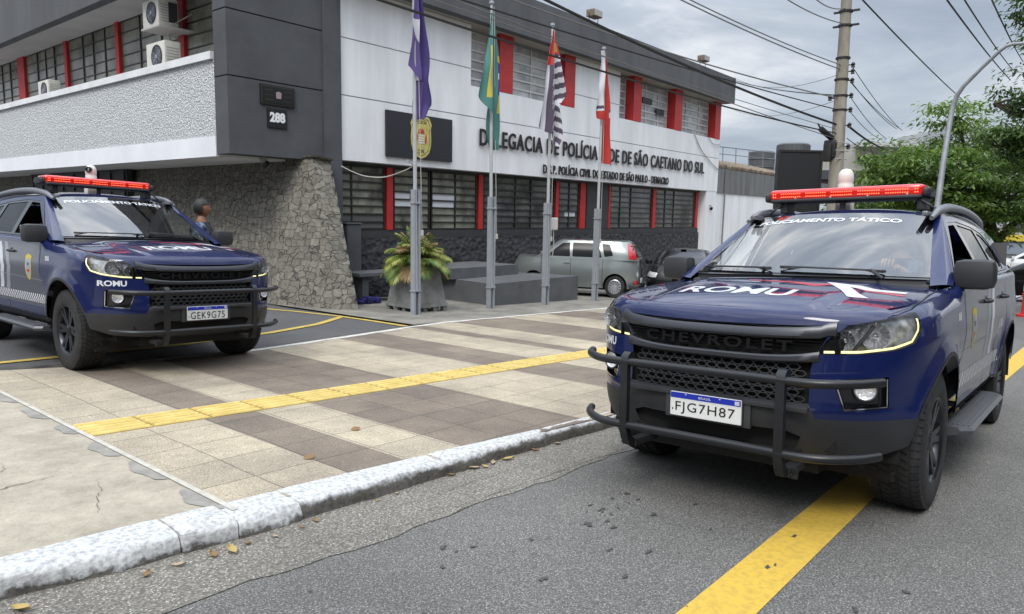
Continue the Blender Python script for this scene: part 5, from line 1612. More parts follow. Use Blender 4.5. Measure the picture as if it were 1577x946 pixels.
        for (yy, zz, xo, rr, tilt) in ((.745, 1.0, -.012, .066, .25), (.625, .975, -.018, .050, .12)):
            p = FR(yy, zz)
            M = Matrix.Translation((p.x + xo - .02, sg*yy, zz)) @ Matrix.Rotation(sg*tilt, 4, 'Z') @ ax
            mb = MB(); mb.lathe([(rr, .02), (rr*.97, .0), (rr*.8, -.025), (rr*.45, -.045), (.0, -.05)], 28, M, caps=False)
            for k in range(14):
                w = 2*math.pi*k/14
                mb.tube([M @ Vector((rr*.95*math.cos(w), rr*.95*math.sin(w), .0)), M @ Vector((rr*.4*math.cos(w), rr*.4*math.sin(w), -.04))], .0035, 5)
            mb.build('reflector', REFL, h, smooth=30, weld=False)
            mb = MB(); mb.lathe([(.012, -.04), (.014, -.01), (.008, .0), (0, .002)], 14, M); mb.build('bulb', CHROME, h, smooth=40)
        # divider
        mb = MB()
        q0, q1 = FR(.675, .925), FR(.735, 1.055)
        mb.tube([(q0.x - .02, sg*.665, .925), (q1.x - .03, sg*.735, 1.05)], .009, 8); mb.build('divider', PLAST2, h, smooth=40)
        low_ = dens(conv([('y', .55, .917), ('y', .70, .924), ('y', .82, .945), ('x', .545, .975), ('x', .495, 1.03), ('x', .47, 1.09)]), .02, False)
        strip('daytime_light', low_, .012, lambda s_, v_: B(s_, v_) + Vector((-.006, 0, 0)), DRL, h, off=-.004, mirror=mir)
        fp = dens(rounded(conv(FOG), .012), .03)
        f = surf('fog_lamp_recess', cutmesh([fp], .04), lambda s_, v_: B(s_, v_) + Vector((-.05, 0, 0)), BLACK, root, mirror=mir)
        mb = MB()
        for i in range(len(fp)):
            a_, b_ = fp[i], fp[(i+1) % len(fp)]
            q = [B(*a_), B(*b_), B(*b_) + Vector((-.05, 0, 0)), B(*a_) + Vector((-.05, 0, 0))]
            mb.add([(p.x, sg*p.y, p.z) for p in q], [(0, 1, 2, 3)])
        mb.build('recess_wall', BLACK, f)
        tr = dens(conv([('y', .607, .775), ('y', .648, .640), ('y', .805, .655), ('y', .803, .795)]), .02, False)
        strip('chrome_trim', tr, .006, B, CHROME, f, mirror=mir, off=.002)
        p = FR(.715, .735)
        M = Matrix.Translation((p.x - .03, sg*.722, .735)) @ Matrix.Rotation(sg*.2, 4, 'Z') @ ax
        mb = MB(); mb.lathe([(.050, -.02), (.050, .012), (.044, .016), (.042, .0), (.0, -.012)], 28, M, caps=False); mb.build('lamp', REFL, f, smooth=30)
        mb = MB(); mb.lathe([(.056, -.02), (.056, .014), (.050, .018), (.050, -.02)], 28, M, caps=False); mb.build('lamp_ring', PLAST, f, smooth=30)
    # ---------------- windscreen
    bm = bmesh.new()
    gm = MB().grid(lambda u, v: Vector((lerp(-1, 1, u), v, 0)), 28, 14)
    bm_ = bmesh.new(); vv = [bm_.verts.new(p) for p in gm.v]; [bm_.faces.new([vv[i] for i in f]) for f in gm.f]
    ws = surf('windscreen', bm_, WSf, WSGLASS, root)
    bm.free()
    # black ceramic border
    def ring_strip(edge):
        return edge
    e1 = [(lerp(-1, 1, i/40), .02) for i in range(41)]
    strip('glass_border', e1, .09, WSf, BLACK, ws, off=-.004)
    strip('glass_border', [(lerp(-1, 1, i/40), .985) for i in range(41)], .03, WSf, BLACK, ws, off=-.004)
    strip('glass_border', [(-.975, i/20) for i in range(21)], .05, WSf, BLACK, ws, off=-.004)
    strip('glass_border', [(.975, i/20) for i in range(21)], .05, WSf, BLACK, ws, off=-.004)
    tb = text_bm('POLICIAMENTO TÁTICO', .088, 1.56, .035, .04, mirror_x=False)
    surf('windscreen_lettering', tb, lambda x, y: WSf(x - .06, .872 + y), DECW, ws, off=.002)
    mb = MB()
    mb.bbox((-1.10, -.08, 1.585), (-1.02, .08, 1.66), .02); mb.bbox((-1.13, -.125, 1.52), (-1.10, .125, 1.58), .012)
    mb.build('rear_view_mirror', PLAST, root, smooth=40)
    # cowl
    mb = MB()
    def cowl(u, v):
        uu = lerp(-1, 1, u)
        y = .745*uu
        rx = -0.16 - .27*abs(uu)**2.1
        a_ = Vector((rx, y, Hd(rx, y) - .006)); b_ = WSf(uu*.98, 0) + Vector((0, 0, -.008))
        p = a_.lerp(b_, v); p.z -= .018*math.sin(math.pi*v); return p
    mb.grid(cowl, 30, 5); mb.build('cowl', PLAST, root, smooth=40)
    for (ya, yb, va, vb) in ((.55, -.05, .03, .05), (-.10, -.68, .03, .05)):
        mb = MB()
        pts = [WSf(lerp(ya, yb, t)/.76, lerp(va, vb, t)) + Vector((.01, 0, .018)) for t in [i/8 for i in range(9)]]
        mb.tube(pts, .007, 6); mb.tube([Vector((-.26, ya, 1.262)), pts[1]], .010, 6); mb.tube([pts[0] + Vector((-.0, 0, -.01)), pts[8] + Vector((0, 0, -.01))], .004, 6)
        mb.build('wiper', PLAST, root, smooth=40)
    # ---------------- pillars and roof
    def side_front(t):     # front edge of glasshouse side
        x = lerp(-.47, -1.285, t**.92); z = lerp(1.225, 1.687, t)
        return Gs(x, z)
    for sg in (1, -1):
        mb = MB()
        def ap(u, v, sg=sg):
            a_ = WSf(1, lerp(-.12, 1, v)) + Vector((0, 0, .002)); b_ = side_front(lerp(0, 1, v))
            p = a_.lerp(b_, u); n = Vector((.35, .8, .35)); p += n * (.022*math.sin(math.pi*u))
            return Vector((p.x, sg*p.y, p.z))
        mb.grid(ap, 8, 20); mb.build('front_pillar', PAINT, root, smooth=60)
    mb = MB(); mb.grid(lambda u, w: Rf(lerp(-1, 1, u), w**1.5), 24, 40)
    for sg in (1, -1):     # cant rail closing roof to glasshouse side
        mb.grid(lambda u, v, sg=sg: (lambda a_, b_: Vector(((a_.lerp(b_, u)).x, sg*(abs(a_.lerp(b_, u).y) + .012*math.sin(math.pi*u)), a_.lerp(b_, u).z + .012*math.sin(math.pi*u))))(Rf(1, v**1.5), Gs(lerp(-1.285, -3.62, v**1.5), rooftop_z(lerp(-1.285, -3.62, v**1.5)))), 5, 40)
    mb.build('roof', PAINT, root, smooth=60)
    # glasshouse sides
    tw = [(-.60, 1.262), (-1.31, 1.640), (-1.75, 1.668), (-2.4, 1.655), (-2.85, 1.615), (-3.06, 1.54), (-3.18, 1.37), (-3.15, 1.314), (-2.6, 1.30), (-1.7, 1.278)]
    outer = [(lerp(-.47, -1.285, t**.92), lerp(1.205, 1.687, t)) for t in [i/16 for i in range(17)]]
    outer += [(x, rooftop_z(x)) for x in np.linspace(-1.35, -3.62, 24)] + [(-3.66, 1.45), (-3.72, 1.28)] + [(x, 1.205) for x in np.linspace(-3.7, -.55, 20)]
    big = dens(rounded(tw, .03), .05)
    for mr_ in (False, True): surf('window_frame', cutmesh([outer, big], .08, .05), Gs, PAINT, root, mirror=mr_)
    w1 = rounded([(-.66, 1.285), (-1.325, 1.622), (-1.60, 1.640), (-1.62, 1.292)], .02)
    w2 = rounded([(-1.73, 1.297), (-1.73, 1.645), (-2.45, 1.632), (-2.52, 1.318)], .02)
    w3 = rounded([(-2.62, 1.322), (-2.56, 1.615), (-2.82, 1.59), (-3.02, 1.52), (-3.12, 1.38), (-3.10, 1.338)], .02)
    for mr_ in (False, True): surf('window_trim', cutmesh([big, dens(w1, .05), dens(w2, .05), dens(w3, .05)], .08, .05), Gs, BLACK, root, mirror=mr_, off=-.004)
    for wp, nm in ((w1, 'door_window'), (w2, 'door_window'), (w3, 'quarter_window')):
        if wp is w1: continue            # both front windows are wound down
        for mir in (False, True):
            surf(nm, cutmesh([dens(wp, .05)], .1), Gs, DKGLASS, root, off=-.010, mirror=mir)
    # rear closure
    mb = MB()
    mb.grid(lambda u, v: (lambda y_: Vector((lerp(-3.92, -3.62, v) + .10*(1 - (abs(y_)/.9)**3)*-.5, y_ * lerp(1, .70, v), lerp(1.2, 1.66, v))))(lerp(-.86, .86, u)), 16, 6)
    mb.build('tailgate', PAINT, root, smooth=50)
    mb = MB(); mb.grid(lambda u, v: Vector((lerp(-3.92, -3.70, v) - .055, lerp(-.66, .66, u) * lerp(1, .85, v), lerp(1.28, 1.60, v))), 4, 2)
    mb.build('rear_window', DKGLASS, root)
    # belt moulding, roof rails, steps
    for sg in (1, -1):
        mb = MB(); mb.tube([Gs(x, belt(x) + .022) + Vector((0, .004, 0)) for x in np.linspace(-.66, -3.4, 30)], .010, 6)
        if sg < 0: mb.v = [(x, -y, z) for x, y, z in mb.v]
        mb.build('belt_moulding', BLACK, root, smooth=50)
        mb = MB()
        rp = []
        for i in range(31):
            t = i/30; x = lerp(-1.12, -3.45, t)
            e_ = min(t/.09, (1-t)/.09, 1)
            zz = catmull(RZ, x) - .052 + .036*math.sin(e_*math.pi/2)
            rp.append((x, sg*(.64 + .012*(1 - ((t-.5)/.5)**2)), zz))
        mb.tube(rp, [.016 + .018*min(1, min(i/3, (30-i)/3)) for i in range(31)], 8)
        mb.bbox((-1.30, sg*.60 - .02, 1.68), (-1.10, sg*.60 + .02, 1.715), .012)
        mb.build('roof_rail', mat('rail_grey', (.20, .21, .23), .35, .6), root, smooth=50)
        mb = MB()
        pr = [(.84, .34), (.87, .375), (1.005, .375), (1.025, .355), (1.01, .33), (.87, .315)]
        xs = [-.50, -.56, -2.0, -2.08]
        vs = []
        for i, x in enumerate(xs):
            k = (.62 if i in (0, 3) else 1)
            for y, z in pr: vs.append((x, sg*(.86 + (y - .86)*k), z))
        n = len(pr); fs2 = [(i*n+k, i*n+(k+1) % n, (i+1)*n+(k+1) % n, (i+1)*n+k) for i in range(3) for k in range(n)] + [tuple(range(n)), tuple(3*n+k for k in range(n))]
        mb.add(vs, fs2)
        for k in range(5):
            y = .885 + k*.027
            mb.bbox((-1.96, sg*y - .005, .374), (-.58, sg*y + .005, .381), .002)
        for x in (-.8, -1.5, -2.1): mb.box((x - .03, min(sg*.6, sg*.9), .33), (x + .03, max(sg*.6, sg*.9), .36))
        mb.build('side_step', mat('step_grey', (.10, .105, .115), .42, .4), root, smooth=30)
        # rocker
        mb = MB(); mb.grid(lambda u, v: Vector((lerp(-.42, -2.40, u), sg*lerp(.80, .913, v**.6), lerp(.36, .462, v))), 20, 4)
        mb.build('rocker_panel', PLAST, root, smooth=50)
        # arch lips
        for cxx, z0, z1 in ((.03, BLUEZ, .46), (-2.845, .46, .50)):
            ln = [(x, z) for x, z in arch_line(cxx, z0, z1)]
            strip('arch_lip', ln, .022, SD, PLAST, root, mirror=sg < 0, off=.0015)
        # mirror
        mb = MB()
        mb.bbox((-.70, .865, 1.205), (-.535, 1.085, 1.385), .055) if sg > 0 else mb.bbox((-.70, -1.085, 1.205), (-.535, -.865, 1.385), .055)
        mr = mb.build('wing_mirror', PLAST, root, smooth=50)
        mb = MB(); mb.hexa([(-.66, sg*.82, 1.20), (-.57, sg*.82, 1.20), (-.57, sg*.92, 1.215), (-.66, sg*.92, 1.215), (-.66, sg*.80, 1.262), (-.58, sg*.80, 1.262), (-.58, sg*.92, 1.262), (-.66, sg*.92, 1.262)])
        mb.build('mirror_arm', BLACK, mr, smooth=40)
        mb = MB(); mb.bbox((-.706, min(sg*.905, sg*1.07), 1.225), (-.696, max(sg*.905, sg*1.07), 1.37), .004); mb.build('mirror_glass', CHROME, mr)
        # handles
        for hx in (-1.47, -2.42):
            mb = MB()
            p0 = SD(hx + .09, 1.10); p1 = SD(hx - .09, 1.105)
            pts = [Vector((lerp(p0.x, p1.x, t), sg*(lerp(p0.y, p1.y, t) + .034*math.sin(math.pi*t)**.5), lerp(p0.z, p1.z, t))) for t in [i/8 for i in range(9)]]
            mb.tube(pts, .013, 8)
            mb.lathe([(.04, .0), (.036, .006), (0, .008)], 16, Matrix.Translation((hx, sg*(SD(hx, 1.1).y - .004), 1.10)) @ rotY(sg))
            mb.build('door_handle', PLAST, root, smooth=50)
    # ---------------- wheels
    for wx in (0.0, -2.845):
        for sg in (1, -1): make_wheel(root, wx, sg)
    # ---------------- bull bar
    bb = empty('bull_bar'); bb.parent = root
    for sg in (1, -1):
        mb = MB()
        yc = sg*.43
        path = [(.985, .835), (1.03, .845), (1.062, .825), (1.07, .79), (1.07, .42), (1.05, .36), (1.02, .315), (.96, .30)]
        inn = [(.985, .80), (1.02, .805), (1.035, .79), (1.035, .77), (1.035, .43), (1.015, .385), (.985, .35), (.95, .34)]
        n = len(path)
        vs = [(x, yc - .022, z) for x, z in path] + [(x, yc - .022, z) for x, z in inn] + [(x, yc + .022, z) for x, z in path] + [(x, yc + .022, z) for x, z in inn]
        fs2 = []
        for i in range(n-1):
            fs2 += [(i, i+1, n+i+1, n+i), (2*n+i, 3*n+i, 3*n+i+1, 2*n+i+1), (i, 2*n+i, 2*n+i+1, i+1), (n+i, n+i+1, 3*n+i+1, 3*n+i)]
        fs2 += [(0, n, 3*n, 2*n), (n-1, 3*n-1, 4*n-1, 2*n-1)]
        mb.add(vs, fs2)
        mb.build('upright', mat('bar_black', (.020, .021, .024), .35, .3), bb, smooth=50)
        mb = MB(); mb.bbox((.72, sg*.43 - .03, .30), (.97, sg*.43 + .03, .34), .006); mb.bbox((.93, min(sg*.455, sg*.49), .295), (.955, max(sg*.455, sg*.49), .35), .004)
        for dy in (.0, .03): mb.lathe([(.008, 0), (.008, .012), (0, .012)], 8, Matrix.Translation((.96, sg*(.465 + dy*.7), .32 - dy*.2)) @ Matrix.Rotation(math.pi/2, 4, 'Y'))
        mb.build('bracket', PLAST, bb)
    for zz in (.79, .435):
        mb = MB()
        pts = [(.80, -.815, zz + .006), (.91, -.755, zz + .005), (1.005, -.65, zz + .003), (1.045, -.52, zz)] + [(1.048, y, zz) for y in (-.3, 0, .3)] + [(1.045, .52, zz), (1.005, .65, zz + .003), (.91, .755, zz + .005), (.80, .815, zz + .006)]
        fine = []
        for i in range(len(pts)-1):
            p0 = Vector(pts[max(i-1, 0)]); p1 = Vector(pts[i]); p2 = Vector(pts[i+1]); p3 = Vector(pts[min(i+2, len(pts)-1)])
            for k in range(5):
                t = k/5; fine.append(.5*((2*p1) + (-p0+p2)*t + (2*p0-5*p1+4*p2-p3)*t*t + (-p0+3*p1-3*p2+p3)*t**3))
        fine.append(Vector(pts[-1]))
        mb.tube(fine, .0225, 14); mb.build('rail', MATS['bar_black'], bb, smooth=50)
    # ---------------- light bar
    lb = empty('light_bar', (0, 0, 0)); lb.parent = root
    def bar_mesh(y0, y1, x0_, x1_, z0, z1, m, nm, r=.03):
        sec = rounded([(x0_, z0), (x1_, z0), (x1_, z1 - .0), (x0_, z1 - .0)], r, 6)
        mb = MB(); n = len(sec); vs = []; fs2 = []
        cx_, cz_ = (x0_+x1_)/2, (z0+z1)/2
        ys = [(y0, .80), (y0 + .015, .93), (y0 + .04, 1), (y1 - .04, 1), (y1 - .015, .93), (y1, .80)]
        for y, k in ys:
            for x, z in sec: vs.append((cx_ + (x-cx_)*k, y, cz_ + (z-cz_)*k))
        for i in range(len(ys)-1):
            for k in range(n): fs2.append((i*n+k, i*n+(k+1) % n, (i+1)*n+(k+1) % n, (i+1)*n+k))
        fs2 += [tuple(range(n)), tuple((len(ys)-1)*n+k for k in range(n))]
        mb.add(vs, fs2); return mb.build(nm, m, lb, smooth=50)
    bar_mesh(-.615, .515, -1.72, -1.47, 1.846, 1.938, REDLENS, 'red_lens', .034)
    bar_mesh(-.655, -.60, -1.72, -1.47, 1.84, 1.912, PLAST, 'end_cap', .034); bar_mesh(.50, .555, -1.72, -1.47, 1.84, 1.912, PLAST, 'end_cap', .034)
    bar_mesh(-.61, .51, -1.73, -1.455, 1.832, 1.858, PLAST, 'base', .010)
    grp = {}
    for k in range(-16, 17):
        y = k*.0325 - .05
        if k % 6 == 3: continue
        mb = grp.setdefault((k + 3)//6, MB())
        for zz in (1.878, 1.902):
            for dd in (-.008, .008):
                mb.box((-1.4725, y + dd - .0045, zz - .004), (-1.4685, y + dd + .0045, zz + .004))
    for mb in grp.values(): mb.build('led_module', REDLED, lb)
    mb = MB()
    for y in (-.40, -.13, .14, .41): mb.lathe([(.009, 0), (.009, .006), (0, .007)], 10, Matrix.Translation((-1.472, y, 1.861)) @ Matrix.Rotation(math.pi/2, 4, 'Y'))
    mb.build('screw', CHROME, lb)
    for y in (-.50, .50):
        mb = MB(); mb.bbox((-1.68, y - .03, 1.745), (-1.50, y + .03, 1.84), .01)
        mb.tube([(-1.50, y, 1.82), (-1.48, y*1.12, 1.78), (-1.50, y*1.22, 1.74)], .008, 6)
        mb.build('mount', PLAST, lb)
    mb = MB(); mb.bbox((-1.54, -.07, 1.76), (-1.51, -.03, 1.835), .005); mb.build('mount', PLAST, lb)
    mb = MB()
    mb.lathe([(.03, 0), (.03, .02), (.024, .045), (.0, .05)], 16, Matrix.Translation((-2.3, .5, 1.76))); mb.build('antenna', BLACK, root, smooth=40)
    # ---------------- interior
    it = empty('interior'); it.parent = root
    mb = MB(); mb.bbox((-.95, -.78, 1.02), (-.42, .78, 1.235), .05); mb.bbox((-.80, -.20, .8), (-.6, .20, 1.22), .03)
    mb.build('dashboard', DASH, it, smooth=50)
    mb = MB(); mb.box((-3.5, -.84, .62), (-.5, .84, .66)); mb.box((-3.52, -.84, .62), (-3.45, .84, 1.55)); mb.box((-3.4, -.80, 1.0), (-2.9, .80, 1.04))
    mb.build('cabin_floor', SEAT, it)
    for sx, ys_ in ((-1.65, (-.38, .38)), (-2.5, (-.42, .0, .42))):
        for y in ys_:
            mb = MB()
            Mt = Matrix.Translation((sx, y, 1.0)) @ Matrix.Rotation(-.25, 4, 'Y')
            mb.bbox((-.06, -.24, -.15), (.08, .24, .42), .05, M=Mt); mb.bbox((-.04, -.13, .45), (.05, .13, .62), .04, M=Mt)
            mb.bbox((sx - .05, y - .24, .72), (sx + .5, y + .24, .88), .05)
            mb.build('car_seat', SEAT, it, smooth=50)
    mb = MB()
    M = Matrix.Translation((-.98, .38, 1.16)) @ Matrix.Rotation(math.radians(68), 4, 'Y')
    mb.tube([M @ Vector((.185*math.cos(w), .185*math.sin(w), 0)) for w in np.linspace(0, 2*math.pi, 33)[:-1]], .014, 8, closed=True)
    for w in (0.2, math.pi - .2, -math.pi/2): mb.tube([M @ Vector((0, 0, -.02)), M @ Vector((.18*math.sin(w), .18*math.cos(w), 0))], .014, 6)
    mb.lathe([(.06, -.03), (.06, .01), (0, .02)], 16, M); mb.build('steering_wheel', BLACK, it, smooth=50)
    # ---------------- livery
    def side_patch(nm, poly, m, off, sg, step=.06):
        return surf(nm, cutmesh([dens(poly, .05)], step), SD, m, root, off=off, mirror=sg < 0)
    def HP(x, y): return Vector((x, y, Hd(x, y)))
    for sg in (1, -1):
        # grey door panel
        pan = [(-.50 - .0*z, z) for z in ()]
        pan = [(-.47, .56), (-.50, .72), (-.56, .92), (-.62, 1.18), (-1.2, 1.20), (-2.05, 1.215), (-2.30, .95), (-2.10, .56)]
        side_patch('grey_panel', pan, WRAP, .0008, sg)
        for k, (dx, m_) in enumerate(((0, DECG), (-.22, DECW))):
            side_patch('chevron', [(-1.50 + dx, 1.195), (-1.62 + dx, 1.195), (-1.84 + dx, .93), (-1.72 + dx, .69), (-1.60 + dx, .69), (-1.70 + dx, .93)][::-1] if False else
                       [(-1.62 + dx, 1.195), (-1.74 + dx, 1.195), (-1.60 + dx, .93), (-1.74 + dx, .69), (-1.62 + dx, .69), (-1.48 + dx, .93)], m_, .0016, sg)
        # checker band
        bm = bmesh.new()
        q = .030
        x = -.455; i = 0
        while x > -2.34:
            for r_ in range(3):
                if (i + r_) % 2 == 0:
                    z = .595 + r_*q
                    sl = .012*(r_)
                    vs = [bm.verts.new(p) for p in ((x + sl, z, 0), (x - q + sl, z, 0), (x - q + sl + .012, z + q, 0), (x + sl + .012, z + q, 0))]
                    bm.faces.new(vs)
            x -= q; i += 1
        surf('checker_band', bm, SD, DECW, root, off=.002, mirror=sg < 0)
        side_patch('checker_base', [(-.44, .588), (-2.36, .588), (-2.34, .692), (-.44, .692)], BLACK, .0012, sg)
        for zz in (.83,):
            strip('door_pinstripe', [(x, zz - .02*(x+.5)) for x in np.linspace(-.50, -2.1, 40)], .006, SD, DECG, root, mirror=sg < 0, off=.0022)
        # shield badge
        def shield(cx_, cz_, w, h):
            return [(cx_ + w*a_, cz_ + h*b_) for a_, b_ in ((0, .5), (.28, .46), (.5, .42), (.44, .22), (.5, .02), (.42, -.25), (.2, -.43), (0, -.5), (-.2, -.43), (-.42, -.25), (-.5, .02), (-.44, .22), (-.5, .42), (-.28, .46))]
        b = side_patch('badge', shield(-.90, .95, .19, .27), GOLD, .0022, sg)
        bi = side_patch('badge_field', shield(-.90, .945, .13, .19), mat('badge_grey', (.28, .32, .40), .4), .0030, sg); bi.parent = b
        bb2 = side_patch('badge_cross', [(-.93, .965), (-.87, .965), (-.87, .995), (-.93, .995)], BLUE, .0036, sg); bb2.parent = b
        bb3 = side_patch('badge_ribbon', [(-.94, .90), (-.86, .90), (-.86, .925), (-.94, .925)], DECR, .0036, sg); bb3.parent = b
        # small fender mark
        for k in range(4):
            side_patch('fender_mark', [(-.30 - k*.028, 1.03), (-.318 - k*.028, 1.03), (-.335 - k*.028, 1.075), (-.317 - k*.028, 1.075)], DECW, .0015, sg)
        tb = text_bm('ROMU', .075, .23, .03, .03, mirror_x=sg > 0)
        surf('rear_lettering', tb, lambda a_, b_: SD(-2.28 + a_, .90 + b_), DECW, root, off=.0020, mirror=sg < 0)
        # bumper corner lettering
        if sg < 0:
            tb = text_bm('ROMU', .052, .185, .035, .03, mirror_x=True)
            surf('bumper_lettering', tb, lambda a_, b_: FR(.755 + a_, .865 + b_), DECW, root, off=.0015, mirror=True)
    tb = text_bm('ROMU', .21, .64, .025, .03)
    surf('hood_lettering', tb, lambda a_, b_: HP(.47 - b_, -.05 + a_), DECW, root, off=.0015)
    red = [(.06, -.15), (.11, .12), (.20, .30), (.10, .36), (.14, .74), (.09, .76), (.03, .36), (.10, .28), (.05, .12), (.03, -.15)]
    surf('hood_red_flash', cutmesh([red], .05), HP, DECR, root, off=.0012)
    arrow = [(-.02, .30), (.36, .52), (.33, .62), (.12, .47), (.05, .74), (-.02, .74), (.02, .46)]
    surf('hood_white_flash', cutmesh([arrow], .05), HP, DECW, root, off=.002)
    wh = [(-.10, -.62), (-.08, -.30), (-.13, .05), (-.16, .05), (-.16, -.62)]
    surf('hood_white_stripe', cutmesh([wh], .05), HP, DECG, root, off=.0012)
    return root

def number_plate(root, txt):
    pl = MB(); pl.bbox((.945, -.20, .515), (.957, .20, .645), .004)
    p = pl.build('number_plate', PLATEW, root)
    mb = MB(); mb.box((.957, -.197, .612), (.9585, .197, .642)); mb.build('plate_band', PLATEB, p)
    M = face_mat((.9575, 0, .528), (0, 1, 0), (0, 0, 1))
    mb = MB(); text_solid(mb, txt, 1, M, .0015, .0, 1.12, fitw=.335, fith=.066, center=True); mb.build('plate_number', INK, p)
    mb = MB(); text_solid(mb, 'BRASIL', 1, face_mat((.9588, 0, .620), (0, 1, 0), (0, 0, 1)), .001, .01, 1.1, fitw=.07, fith=.013, center=True)
    mb.box((.9586, .165, .617), (.9592, .19, .637)); mb.box((.9586, -.112, .632), (.9596, -.104, .638)); mb.box((.9586, .08, .632), (.9596, .088, .638))
    mb.build('plate_small_print', DECW, p)
    mb = MB(); mb.box((.957, -.188, .545), (.958, -.182, .556)); mb.build('plate_code', INK, p)
    mb = MB(); mb.bbox((.925, -.205, .508), (.946, .205, .652), .004); mb.build('plate_frame', PLAST, p)

def roof_camera(root, y, lens_dir):
    mb = MB()
    prof = [(.060, 0), (.060, .09), (.055, .10), (.060, .112), (.060, .155), (.053, .188), (.034, .212), (0, .221)]
    mb.lathe(prof, 28, Matrix.Translation((-1.83, y, 1.90)))
    mb.bbox((-1.89, y - .06, 1.76), (-1.77, y + .06, 1.905), .012)
    c = mb.build('roof_camera', WHITEP, root, smooth=50)
    d = Vector(lens_dir).normalized()
    M = d.to_track_quat('Z', 'Y').to_matrix().to_4x4(); M.translation = Vector((-1.83, y, 2.06)) + d*.055
    mb = MB(); mb.lathe([(.036, -.01), (.036, .016), (.028, .02), (.026, .012), (0, .008)], 20, M); mb.build('camera_lens', BLACK, c, smooth=40)
    mb = MB(); mb.lathe([(.010, .0), (.010, .014), (0, .016)], 12, M); mb.build('lens_glass', CHROME, c, smooth=40)
# ================================================================== STREET FURNITURE AND NEIGHBOURS
M_POLEC = mat('pole_concrete', (.20, .185, .15), .85, noise=.25, nscale=2.5, stretch=(2, 2, .4), bump=.3, bscale=20)
pb = PD(1283, 330, 16.0); gzp = zs(pb.x, pb.y); pt_ = PD(1307, -60, 16.4)
d_ = (pt_ - pb).normalized(); base = pb + d_*((gzp - .2 - pb.z)/d_.z)
up = empty('utility_pole', (base.x, base.y, gzp), label='tall leaning concrete utility pole carrying the street cables', cat='utility pole')
def upart(mb, nm, m, smooth=None): return tagp(up, mb, nm, m, smooth)
mb = MB(); mb.tube([base.lerp(pt_, t) for t in (0, .25, .5, .75, 1)], [.175, .16, .142, .125, .108], 16); upart(mb, 'shaft', M_POLEC, 40)
def on_pole(v):       # point of the shaft seen at photo row v
    lo, hi = 0.0, 1.0
    for _ in range(40):
        t = (lo+hi)/2; p = base.lerp(pt_, t); c = RM.T @ (np.array(p) - np.array([0, 0, H])); vv = 473 + F*c[1]/c[2]
        if vv > v: lo = t
        else: hi = t
    return base.lerp(pt_, lo)
for v in (18, 40, 90, 123, 148, 170):
    p = on_pole(v); mb = MB(); mb.lathe([(.150, -.02), (.158, -.02), (.158, .02), (.150, .02)], 16, Matrix.Translation(p))
    if v < 60: mb.bbox((p.x - .03, p.y - .30, p.z - .02), (p.x + .03, p.y + .26, p.z + .02), .004)
    upart(mb, 'clamp_band', M_BARD)
for v, s_ in ((100, 1), (110, 1), (124, 1), (147, 1), (169, 1), (193, 1), (152, -1), (226, 1)):
    p = on_pole(v); q = p + Vector((.638, -.77, 0))*(.24*s_)
    mb = MB(); mb.tube([p, q], .014, 5); mb.lathe([(.0, -.06), (.045, -.05), (.03, -.01), (.05, .02), (.02, .06), (0, .065)], 10, Matrix.Translation(q)); upart(mb, 'insulator', M_CAB, 40)
p = on_pole(232)
mb = MB(); mb.bbox((p.x - .24, p.y - .02, p.z - .18), (p.x + .0, p.y + .24, p.z + .22), .04); mb.bbox((p.x - .30, p.y + .05, p.z - .26), (p.x - .14, p.y + .23, p.z + .16), .04); upart(mb, 'junction_box', M_CAB, 50)
mb = MB()
for k in range(3): mb.tube([p + Vector((-.34, -.06, -.2 + k*.18)), p + Vector((.12, -.2, -.2 + k*.18))], .012, 5)
upart(mb, 'strap', mat('strap_grey', (.3, .3, .3), .5))
p0 = on_pole(214) + Vector((-.10, .1, 0)); p1 = PD(1263, 198, 16.0); mb = MB(); mb.tube([p0, p1], .065, 10); mb.tube([p1, PD(1259, 190, 16.0)], .02, 6); upart(mb, 'cable_closure', M_CAB, 40)
# wires: from the pole (or beyond) towards the next pole behind the camera
def wire(pa, pb_, sag, r, m, label):
    P = [pa.lerp(pb_, t) - Vector((0, 0, sag*4*t*(1-t))) for t in np.linspace(0, 1, 25)]
    mb = MB(); mb.tube(P, r, 5); return tag(mb.build('power_cable', m, smooth=60), label, 'cable', 'overhead cables')
def ext(pa, pb_, k): return pa + (pb_-pa)*k
wires = [ # (row on pole, exit u, exit v, distance at exit, radius, material, label)
 (193, 893, 0, 11.0, .024, M_CAB, 'thickest black cable crossing the roof corner of the station'),
 (152, 858, 0, 11.5, .014, M_CABG, 'thin grey cable just above the roof flood lights'),
 (108, 1072, 0, 12.0, .012, M_CABG, 'lower of two parallel thin cables running up left from mid pole'),
 (101, 1086, 0, 12.0, .011, M_CABG, 'upper of two parallel thin cables running up left from mid pole'),
 (37, 1230, 0, 14.0, .012, M_CABG, 'short thin cable meeting the pole at its second clamp'),
 (12, 1272, 0, 14.8, .012, M_CABG, 'short thin cable meeting the pole at its topmost clamp'),
 (206, 690, 0, 8.0, .015, M_CAB, 'dark cable drawn across the charcoal roof band to the black junction box'),
 (170, 759, 0, 9.0, .012, M_CAB, 'dark cable following the roof band above the striped flag'),
 (200, 715, 0, 8.5, .007, M_CABG, 'faint cable sagging below the others across the far upper windows'),
 (215, 740, 0, 9.0, .009, M_CABG, 'lowest faint cable passing over the red and white flag pole top')]
for v, u1, v1, dd, r, m, lab in wires:
    a = on_pole(v); b = PD(u1, v1, dd); wire(a, ext(a, b, 1.7), .25 if r > .012 else .12, r, m, lab)
wire(on_pole(147), PY(1131, 124, 12.1), .10, .014, M_CAB, 'black cable from the pole to the far corner of the roof band')
wire(on_pole(113), PY(1131, 120, 12.1), .35, .007, M_CABG, 'very thin slack wire from the pole to the roof corner')
